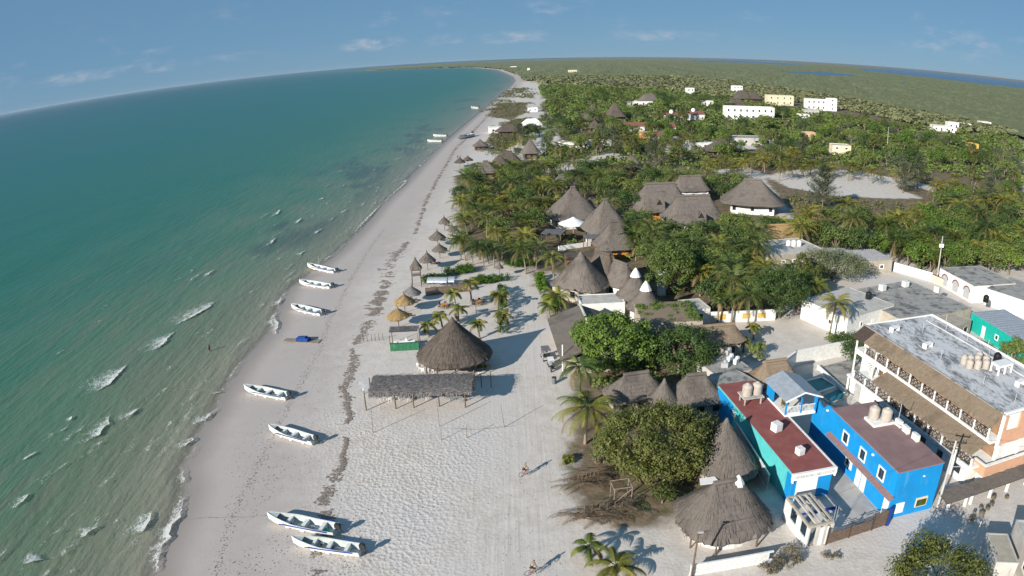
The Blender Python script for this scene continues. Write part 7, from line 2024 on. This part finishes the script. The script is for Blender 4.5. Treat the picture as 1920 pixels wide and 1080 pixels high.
grove([(1655, 462), (1740, 498), (1770, 480), (1930, 492), (1930, 455), (1700, 440)], 30, 3.6, [T_[0], T_[4], T_[1], P_[5], P_[0]], '', '', '', 2.6, 1.0, 1.35)
grove([(1720, 350), (1920, 320), (1920, 360), (1760, 385)], 22, 4.6, [P_[0], P_[5], T_[0], T_[4]], 'coconut palm right of the sandy lot and its thin track', 'leafy tree right of the sandy lot and its thin track', 'right of the sandy lot', 3.4)
grove([(1170, 250), (1300, 262), (1320, 285), (1240, 280), (1160, 268)], 20, 5, [P_[5], P_[0], P_[6]], 'yellow-green coconut palm before the tiled roofs in the middle town', 'tree before the tiled roofs', 'middle town palms', 3.6)
grove([(1060, 262), (1160, 235), (1300, 235), (1440, 250), (1500, 262), (1480, 285), (1330, 290), (1200, 292), (1070, 296)], 70, 4, [T_[0], T_[1], T_[4], T_[2], T_[5], T_[6], P_[0]], 'green coconut palm scattered among the mid-town trees', 'leafy tree among the mid-town roofs before the white hotels', 'mid town', 4.2, .9, 1.5)
grove([(1020, 200), (1140, 165), (1380, 195), (1500, 215), (1460, 240), (1300, 232), (1060, 255), (1030, 230)], 62, 4, [T_[0], T_[1], T_[4], T_[2], T_[5], T_[6]], 'coconut palm in the tree belt before the mangrove, toward the far beach', 'leafy tree in the belt before the mangrove, toward the far beach', 'far belt', 6, 1.1, 1.9)
grove([(1500, 225), (1640, 228), (1800, 262), (1920, 285), (1920, 320), (1830, 330), (1640, 300), (1500, 290), (1470, 262)], 70, 4, [T_[0], T_[1], T_[3], T_[5], T_[6], T_[4]], 'coconut palm in the right-hand tree belt', 'dark leafy tree in the right-hand belt below the mangrove', 'right-hand belt', 4.4, 1.0, 1.7)
grove([(985, 290), (985, 240), (1030, 225), (1075, 235), (1075, 290), (1030, 298)], 26, 3, [T_[0], T_[1], T_[3], P_[0]], 'coconut palm between the white tent and the mid-town trees', 'leafy tree between the white tent and the mid-town trees', 'beside the white tent', 4.0, .8, 1.3)
grove([(1485, 500), (1545, 512), (1535, 560), (1490, 566)], 12, 3.4, [T_[0], T_[6], T_[5], P_[0]], '', '', '', 2.4, .8, 1.1)
grove([(925, 300), (940, 258), (985, 246), (990, 290), (950, 306)], 16, 3.4, [T_[3], P_[0], P_[2], T_[6]], '', '', '', 3.2, .6, 1.0)
for k in list(UNUSED): 
    k.location = (-6 + 3 * rnd.random(), -40, 0)
    for ch in list(k.children): bpy.data.objects.remove(ch)
    bpy.data.objects.remove(k)
# dune scrub between the far road and the shore: low ground cover, one mass
def far_shrubs():
    mb = MB(); rg = random.Random(4)
    for (poly, n) in (([(905, 215), (960, 165), (985, 160), (1000, 175), (985, 215), (930, 222)], 230), ([(1015, 165), (1060, 150), (1070, 200), (1040, 215), (1016, 205)], 150), ([(895, 240), (985, 222), (1060, 225), (1050, 240), (960, 238)], 150), ([(985, 150), (1010, 146), (1040, 150), (1020, 160)], 40), ([(912, 268), (940, 242), (985, 236), (985, 258), (945, 284), (922, 288)], 120), ([(1480, 362), (1560, 372), (1660, 376), (1740, 384), (1700, 425), (1560, 412), (1490, 395)], 90)):
        P = [tuple(G(*p, .5)[:2]) for p in poly]; x0, x1, y0, y1 = min(p[0] for p in P), max(p[0] for p in P), min(p[1] for p in P), max(p[1] for p in P); m_ = 0
        for _ in range(9000):
            if m_ >= n: break
            x, y = rg.uniform(x0, x1), rg.uniform(y0, y1)
            if not inpoly(x, y, P) or mn.noise(Vector((x * .03, y * .012, 3))) < -.12: continue
            m_ += 1; a_ = rg.uniform(1.5, 5) * (1 + y / 900) * (.5 if y < 300 else 1)
            leaf_cloud(mb, rg, [(x + rg.uniform(-a_, a_), y + rg.uniform(-a_, a_) * 1.5, .35, rg.uniform(.8, 1.5)) for _k in range(4)], 60, .3 * (1 + y / 900))
    tag(mb.build('dune_scrub', M['scrub']), 'low olive scrub covering the dunes beside the far road', 'scrub', kind='stuff')
far_shrubs()
# ------------------------------------------------------------------ far houses
def far_house(label, px, W, D, H, wall_, roof, rz=0.0, nw=4, floors=1, name='flat_roofed_house', par=.3, cat='house'):
    c = G(*px); o = house(name, label, c, rz, W, D, H, wall_, roof, par, cat=cat)
    for f in range(floors):
        z = H / floors * (f + .55)
        for k in range(nw):
            window(o, 'S', W, D, W * (k + .5) / nw, z, min(1.6, W / nw * .6), H / floors * .45, panes=1)
        for k in range(max(1, nw // 2)): window(o, 'W', W, D, D * (k + .5) / max(1, nw // 2), z, 1.3, H / floors * .45, panes=1)
    return o
far_house('long white two-storey hotel with rows of square windows before the mangrove', (1360, 224), 37, 12, 9, 'cleanwhite', 'conclight', R_(-8), 8, 2, 'white_hotel', .5, 'hotel')
far_house('cream coloured two-storey house beside the long white hotel', (1440, 197), 27, 12, 9.5, 'cream', 'cream', R_(-4), 4, 2)
far_house('white two-storey villa with a stair tower at the mangrove edge, taller part', (1512, 206), 24, 10, 10, 'cleanwhite', 'conclight', R_(-8), 5, 2)
far_house('white stair tower at the right end of the mangrove-edge villa', (1552, 208), 9, 8, 11.5, 'cleanwhite', 'conclight', R_(-8), 1, 3)
far_house('pale grey villa block in front of the white stair tower', (1508, 218), 13, 9, 5, 'conclight', 'conclight', R_(-6), 4, 1)
far_house('small white house low in front of the mangrove-edge villas', (1498, 222), 9, 7, 3, 'cleanwhite', 'conclight', R_(-6), 2)
far_house('small cream house with a flat roof in the palms above the sandy lot', (1560, 292), 9.5, 8, 5, 'cream', 'conclight', R_(-14), 2, 2)
far_house('tiny yellow two-storey house in the trees at the right edge', (1817, 290), 6, 6, 6, 'yellow', 'cream', R_(-10), 1, 2)
far_house('white house with several roofs in the right-hand mangrove edge, long part', (1750, 246), 18, 9, 4, 'cleanwhite', 'conc', R_(-14), 4)
far_house('white house in the right-hand mangrove edge, gabled middle part', (1778, 244), 9, 8, 6, 'cleanwhite', 'conclight', R_(-14), 2)
far_house('white house in the right-hand mangrove edge, right end part', (1800, 242), 10, 8, 4.5, 'cleanwhite', 'conclight', R_(-14), 2)
far_house('lone white house just left of the tall bare tree', (1838, 237), 11, 8, 4, 'cleanwhite', 'conclight', R_(-14), 2)
far_house('small white house among trees in front of the long white hotel', (1318, 199), 10, 8, 4.5, 'cleanwhite', 'conclight', 0, 2)
far_house('white lookout house with a round top in the far trees', (1288, 180), 9, 9, 9, 'white', 'conclight', 0, 2, 2)
far_house('white roof block behind the brown far roofs', (1375, 178), 12, 10, 11, 'cleanwhite', 'conclight', 0, 3, 3)
far_house('small orange gabled house behind the casuarina', (1204, 262), 9, 7, 3.6, 'orange', 'conclight', R_(4), 2)
far_house('white house with a long pale roof in the mid-town trees', (1178, 200), 28, 9, 4.5, 'white', 'cream', R_(2), 5)
far_house('pale flat-roofed house below the golden mid-town palms', (1296, 282), 20, 10, 3.5, 'white', 'conclight', R_(8), 4)
far_house('grey flat-roofed house right of the mid-town palms', (1368, 272), 24, 12, 3.6, 'conclight', 'conc', R_(-4), 4)
far_house('small pink house in the palms left of the cream house', (1508, 262), 7, 6, 4, 'peach', 'cream', R_(-8), 2)
far_house('long low white building with a shaded front beside the far beach lot', (1050, 279), 26, 7, 3, 'white', 'concbeige', R_(4), 5)
far_house('white house with blue shade at the left mid trees', (1098, 236), 7, 7, 6, 'white', 'conclight', 0, 2)
far_house('low white beach house beside the white tent on the far beach', (918, 250), 14, 8, 3.2, 'cleanwhite', 'conclight', .1, 3)
far_house('tiny white house at the far end of the beach road', (957, 128), 30, 16, 8, 'cleanwhite', 'conclight', 0, 4)
far_house('tiny white tower at the far end of the tree belt', (989, 134), 8, 8, 11, 'cleanwhite', 'conclight', 0, 1, 2)
far_house('tiny cream house among the far brown roofs', (1066, 137), 24, 14, 8, 'cream', 'cream', 0, 4)
far_house('small white shed at the end of the boat beach', (990, 210), 8, 6, 3, 'cleanwhite', 'conclight', 0, 2)
for px, a, b, r, z0, z1, lab in (((1112, 198), 8, 7, .6, 4, 13, 'brown thatched point in the far belt, left of the tall pair'), ((1152, 192), 8, 7, .6, 4, 13.5, 'brown thatched point in the far belt, right of the tall pair'), ((1216, 176), 11, 8, 4, 5, 11, 'rounded grey thatched roof beyond the long pale roof'),
                                 ((1392, 170), 11, 8, 3, 4, 12, 'wide brown thatched roof behind the long white hotel, left one'), ((1412, 174), 11, 8, 3, 4, 10, 'wide brown thatched roof behind the long white hotel, right one'), ((1380, 186), 12, 9, 4, 4, 10, 'brown thatched roof just above the long white hotel'),
                                 ((1148, 149), 12, 8, 3, 3, 8, 'distant brown thatched roof in the far belt, left one'), ((1184, 151), 12, 8, 3, 3, 8, 'distant brown thatched roof in the far belt, middle one'), ((1228, 153), 12, 8, 3, 3, 9, 'distant brown thatched roof in the far belt, right one'),
                                 ((994, 261), 4.6, 4.6, .3, 2.6, 8.5, 'pointed thatched roof in the beach huts before the grove'), ((950, 284), 6, 4.6, 2, 2.4, 6.2, 'dark thatched roof pair of the beach huts, right one'), ((936, 292), 5, 4.4, .6, 2.4, 6.4, 'dark thatched roof pair of the beach huts, left one'),
                                 ((910, 302), 5.4, 4.2, .8, 2.4, 6.4, 'grey thatched roof at the seaward edge of the palm grove'), ((952, 234), 8, 6, 3, 2.6, 6, 'low brown thatched roof beside the white tent'), ((1115, 226), 5, 5, .5, 3, 7, 'small brown thatched roof in the left mid trees'),
                                 ((1185, 292), 4, 4, .5, 3, 7, 'small thatched point among the mid-town palms'), ((1352, 262), 9, 7, 2, 3, 7.5, 'brown thatched roof beside the grey flat-roofed house'), ((900, 262), 4, 4, .4, 2.2, 5, 'small thatched shade on the far beach')):
    hut('thatched_house', lab, px, z1, a, b, r, z0, .1, 'thatchdark' if 'dark' in lab or 'brown' in lab else 'thatch', strands=60, seed=len(lab), wallm='wood', n=32, rings=5, inset=.7)
M['tile'] = surf('red_tile_roof', (.24, .10, .075), (.18, .075, .06), 3, .8, .3)
for px, W_, D_, H_, lab in (((1172, 250), 12, 8, 4, 'dark red tiled roof behind the mid-town palms, left one'), ((1230, 252), 12, 8, 4, 'dark red tiled roof behind the mid-town palms, right one'), ((1252, 232), 13, 9, 5, 'red tiled roof with white domes in the middle town, left one'), ((1296, 228), 10, 9, 5, 'red tiled roof with white domes in the middle town, right one'), ((1225, 268), 14, 8, 3.5, 'brown tiled roof beside the orange gabled house')):
    c = G(*px); o = thing('tiled_house', lab, 'house', c, R_(4))
    MB().b3(0, W_, 0, D_, -.1, H_).build('wall', M['white'], o)
    for s_ in (0, 1):
        mb = MB(); y0, y1 = (-.4, D_ / 2) if s_ == 0 else (D_ / 2, D_ + .4); za, zb = (H_, H_ + 2) if s_ == 0 else (H_ + 2, H_)
        mb.prism([(-.4, y0), (W_ + .4, y0), (W_ + .4, y1), (-.4, y1)], [za, za, zb, zb], [za + .15, za + .15, zb + .15, zb + .15]); mb.build('roof_slope', M['tile'], o)
    for k in range(3): window(o, 'S', W_, D_, W_ * (k + .5) / 3, H_ * .55, 1.3, 1.3)
    if 'domes' in lab: MB().lathe([(1.5, H_ + 1.2), (1.5, H_ + 2.6), (1.3, H_ + 3.4), (.7, H_ + 4), (.05, H_ + 4.2)], 14, (W_ * .3, D_ / 2, 0)).build('dome', M['cleanwhite'], o, smooth=True)
    avoid_rect(o, 0, W_, 0, D_)
# white tent on the far beach
c = G(997, 243); o = thing('white_tent', 'big white peaked tent on the far beach lot', 'tent', c, .1)
MB().faces([(-7, -5, 3), (7, -5, 3), (7, 5, 3), (-7, 5, 3), (-3, 0, 7), (3, 0, 7)], [(0, 1, 5, 4), (1, 2, 5), (2, 3, 4, 5), (3, 0, 4)]).build('canopy', M['canvas'], o)
for x in (-6.5, 6.5):
    for y in (-4.6, 4.6): MB().tube((x, y, -.1), (x, y, 3.1), .1, .1, 6).build('pole', M['grey'], o)
MB().b3(-6.8, 6.8, 4.3, 4.6, -.1, 3).build('back_sheet', M['canvas'], o)

# ------------------------------------------------------------------ mangrove: one unbroken low canopy out to the lagoons
def mangrove():
    inner = [(1000, 152), (1040, 158), (1130, 166), (1240, 168), (1330, 180), (1440, 185), (1500, 192), (1580, 205), (1680, 226), (1780, 240), (1880, 248), (2060, 300)]
    # canopy outline in plan: inner edge against the town, then out to the far shores
    P = [G(*p) for p in inner]
    def inside(x, y):
        # behind the inner edge as seen along the shore
        for a, b in zip(P, P[1:]):
            if a.x <= x < b.x: return y > a.y + (b.y - a.y) * (x - a.x) / (b.x - a.x)
        return None
    lag = [[(1300, 113.2), (1400, 114), (1520, 121.5), (1480, 122.5), (1300, 116)], [(1460, 133), (1560, 136), (1640, 144), (1560, 144), (1470, 137.5)], [(1610, 128), (1700, 130.5), (1800, 141), (1930, 156), (1930, 168), (1840, 159), (1740, 146), (1620, 134)], [(1650, 151), (1720, 157), (1690, 158.5)]]
    lagw = [[tuple(G(*p, 0)[:2]) for p in q] for q in lag]
    rs = [260.0]
    while rs[-1] < 16000: rs.append(rs[-1] * 1.0125)
    th = np.linspace(R_(-14), R_(58), 640)
    rs = np.array(rs); TT, RR = np.meshgrid(th, rs)
    X, Y = RR * np.sin(TT), RR * np.cos(TT)
    n = X.size; Zv = np.zeros(n); ok = np.zeros(n, bool); xf, yf = X.ravel(), Y.ravel()
    s_ = sd_poly(np.stack([xf, yf], 1), LAND)
    Pn = np.array([(p.x, p.y) for p in P])
    inner_y = np.interp(xf, Pn[:, 0], Pn[:, 1])
    ok = (yf > inner_y) & (s_ > 12) & ((xf > Pn[0, 0] - 30) | (yf > P[0].y + 200))
    inl = np.zeros(n)
    for q in lagw: inl = np.maximum(inl, sd_poly(np.stack([xf, yf], 1), np.array(q)) > 0)
    rg = np.random.default_rng(3)
    amp = np.clip(RR.ravel() / 700, .6, 2.2)
    Zv = 2.0 + amp * (rg.random(n) * 1.5 + .9 * np.sin(xf / 9.3 + 2 * np.sin(yf / 31)) * np.sin(yf / 12.1) + 1.0 * np.sin(xf / 47 + yf / 83) * np.sin(yf / 61 - xf / 90))
    Zv = np.clip(Zv, .4, 8)
    Zv[inl > 0] = -2
    idx = np.arange(n).reshape(X.shape)
    q = np.stack([idx[:-1, :-1], idx[:-1, 1:], idx[1:, 1:], idx[1:, :-1]], -1).reshape(-1, 4)
    q = q[ok[q].all(1)]
    used = np.zeros(n, bool); used[q.ravel()] = True; rem = np.cumsum(used) - 1
    V = np.stack([xf, yf, Zv], 1)[used]; q = rem[q][:, ::-1]
    me = bpy.data.meshes.new('mangrove'); me.vertices.add(len(V)); me.vertices.foreach_set('co', V.ravel())
    me.loops.add(q.size); me.loops.foreach_set('vertex_index', q.ravel().astype(np.int32)); me.polygons.add(len(q)); me.polygons.foreach_set('loop_start', np.arange(0, q.size, 4, dtype=np.int32)); me.update(calc_edges=True)
    m, nt, bs, out = NT('mangrove_canopy'); h = NH(nt); h.dim = '2D'
    p = h.wpos(scale=(1, .45, 1)); a = h.noise(p, .02, 4, .65); b = h.noise(p, .14, 4, .7)
    col = h.mix(h.mapr(b, .32, .68), (.105, .125, .06), (.22, .23, .125)); col = h.mix(h.math('MULTIPLY', h.mapr(a, .42, .62), .8), col, (.14, .157, .077))
    h.l(col, bs.inputs['Base Color']); bs.inputs['Roughness'].default_value = .9; bs.inputs['Specular IOR Level'].default_value = .1
    me.materials.append(m)
    o = link('mangrove_forest', me); tag(o, 'grey-green mangrove forest stretching flat to the horizon lagoons', 'mangrove', kind='stuff')
    mw, nt, bs, out = NT('lagoon_water'); bs.inputs['Base Color'].default_value = (.012, .06, .13, 1); bs.inputs['Roughness'].default_value = .25; bs.inputs['IOR'].default_value = 1.33
    h = NH(nt); h.bump(bs, h.noise(h.wpos(scale=(.02, .02, 1)), 3, 3), .4, 1.0)
    for k, q in enumerate(lagw): tag(MB().quad(*[(x, y, .3) for x, y in q]).build('lagoon', mw), kind='structure')
    # scattered individual crowns break the canopy's near edge (too many to count)
    mb = MB(); rgp = random.Random(12); cnt = 0
    for _ in range(60000):
        if cnt >= 8000: break
        r = 250 * (1500 / 250) ** rgp.random(); t = R_(rgp.uniform(0, 50)); x, y = r * math.sin(t), r * math.cos(t)
        if inside(x, y) is not True and not (inside(x, y + 25) is True): continue
        cnt += 1; s0 = rgp.uniform(1.2, 2.8) * (1 + r / 1100)
        for _k in range(16):
            u = Vector((rgp.gauss(0, 1), rgp.gauss(0, 1), abs(rgp.gauss(.3, .7)))).normalized(); p = Vector((x, y, 1.6)) + Vector((u.x * s0, u.y * s0, u.z * s0 * .75)); nn = (u + Vector((rgp.gauss(0, .5), rgp.gauss(0, .5), .3))).normalized(); tt = nn.cross(Vector((rgp.random(), rgp.random(), rgp.random()))).normalized(); bb = nn.cross(tt); z_ = s0 * .5
            mb.quad(p - tt * z_, p - bb * z_ * .8, p + tt * z_, p + bb * z_ * .8)
    m2, nt, bs, out = NT('mangrove_bush'); h = NH(nt); h.dim = '2D'; b = h.noise(h.wpos(), .05, 3, .6); h.l(h.mix(h.mapr(b, .35, .65), (.105, .12, .055), (.185, .192, .10)), bs.inputs['Base Color']); bs.inputs['Roughness'].default_value = .9; bs.inputs['Specular IOR Level'].default_value = .1
    o = mb.build('mangrove_scrub', m2); tag(o, 'belt of separate mangrove bushes along the near edge of the flat forest', 'mangrove', kind='stuff')
mangrove()
# understorey filling the gaps between the town trees
def understorey():
    mb = MB(); rgp = random.Random(5); n = 0
    for poly, cnt, s1 in (([(1000, 300), (1180, 230), (1500, 240), (1920, 300), (1920, 345), (1700, 325), (1480, 312), (1250, 320), (1060, 310)], 1500, 1.7), ([(1010, 160), (1150, 160), (1480, 205), (1700, 240), (1920, 262), (1920, 310), (1500, 245), (1180, 235), (1060, 255), (1030, 215)], 2600, 2.6),
                          ([(855, 440), (870, 330), (1000, 312), (1180, 340), (1180, 480), (1400, 570), (1300, 575), (1000, 480)], 170, 1.1), ([(1490, 430), (1700, 400), (1920, 380), (1920, 480), (1820, 495), (1650, 470)], 260, 1.3), ([(1080, 640), (1330, 620), (1340, 720), (1120, 730)], 60, .8)):
        P = [tuple(G(*p)[:2]) for p in poly]; x0, x1, y0, y1 = min(p[0] for p in P), max(p[0] for p in P), min(p[1] for p in P), max(p[1] for p in P); m_ = 0
        CL = [[tuple(G(*p)[:2]) for p in q] for q in clear_px]
        for _ in range(cnt * 12):
            if m_ >= cnt: break
            x, y = rgp.uniform(x0, x1), rgp.uniform(y0, y1)
            if not inpoly(x, y, P) or any(inpoly(x, y, c) for c in CL) or any((x - a) ** 2 + (y - b) ** 2 < r * r * .9 for a, b, r in AV): continue
            if y < 250 and mn.noise(Vector((x * .08, y * .08, 5))) < -.12: continue
            m_ += 1; s0 = s1 * rgp.uniform(.6, 1.4); hz = rgp.uniform(.7, 1.5)
            for _k in range(30):
                u = Vector((rgp.gauss(0, 1), rgp.gauss(0, 1), abs(rgp.gauss(.3, .7)))).normalized(); p = Vector((x, y, s0 * .3)) + Vector((u.x * s0, u.y * s0, u.z * s0 * hz)); nn = (u + Vector((rgp.gauss(0, .5), rgp.gauss(0, .5), .3))).normalized(); tt = nn.cross(Vector((rgp.random(), rgp.random(), rgp.random()))).normalized(); bb = nn.cross(tt); z_ = s0 * .36 * rgp.uniform(.6, 1.2)
                mb.quad(p - tt * z_, p - bb * z_ * .6, p + tt * z_, p + bb * z_ * .6)
    o = mb.build('undergrowth', M['leaf']); tag(o, 'tangled green undergrowth filling the gaps between town trees', 'undergrowth', kind='stuff')
understorey()
# ------------------------------------------------------------------ humid coastal air
hz = MB().b3(-17000, 17000, -300, 17000, -6, 62).build('haze', bpy.data.materials.new('humid_air'))
hm = hz.data.materials[0]; hm.use_nodes = True; hm.node_tree.nodes.clear()
ho = hm.node_tree.nodes.new('ShaderNodeOutputMaterial'); hv = hm.node_tree.nodes.new('ShaderNodeVolumePrincipled')
hv.inputs['Color'].default_value = (.72, .82, .95, 1); hv.inputs['Density'].default_value = 0.00002; hv.inputs['Anisotropy'].default_value = .2
hm.node_tree.links.new(hv.outputs[0], ho.inputs['Volume'])
tag(hz, 'thin humid haze over the whole coast', 'haze', kind='stuff')
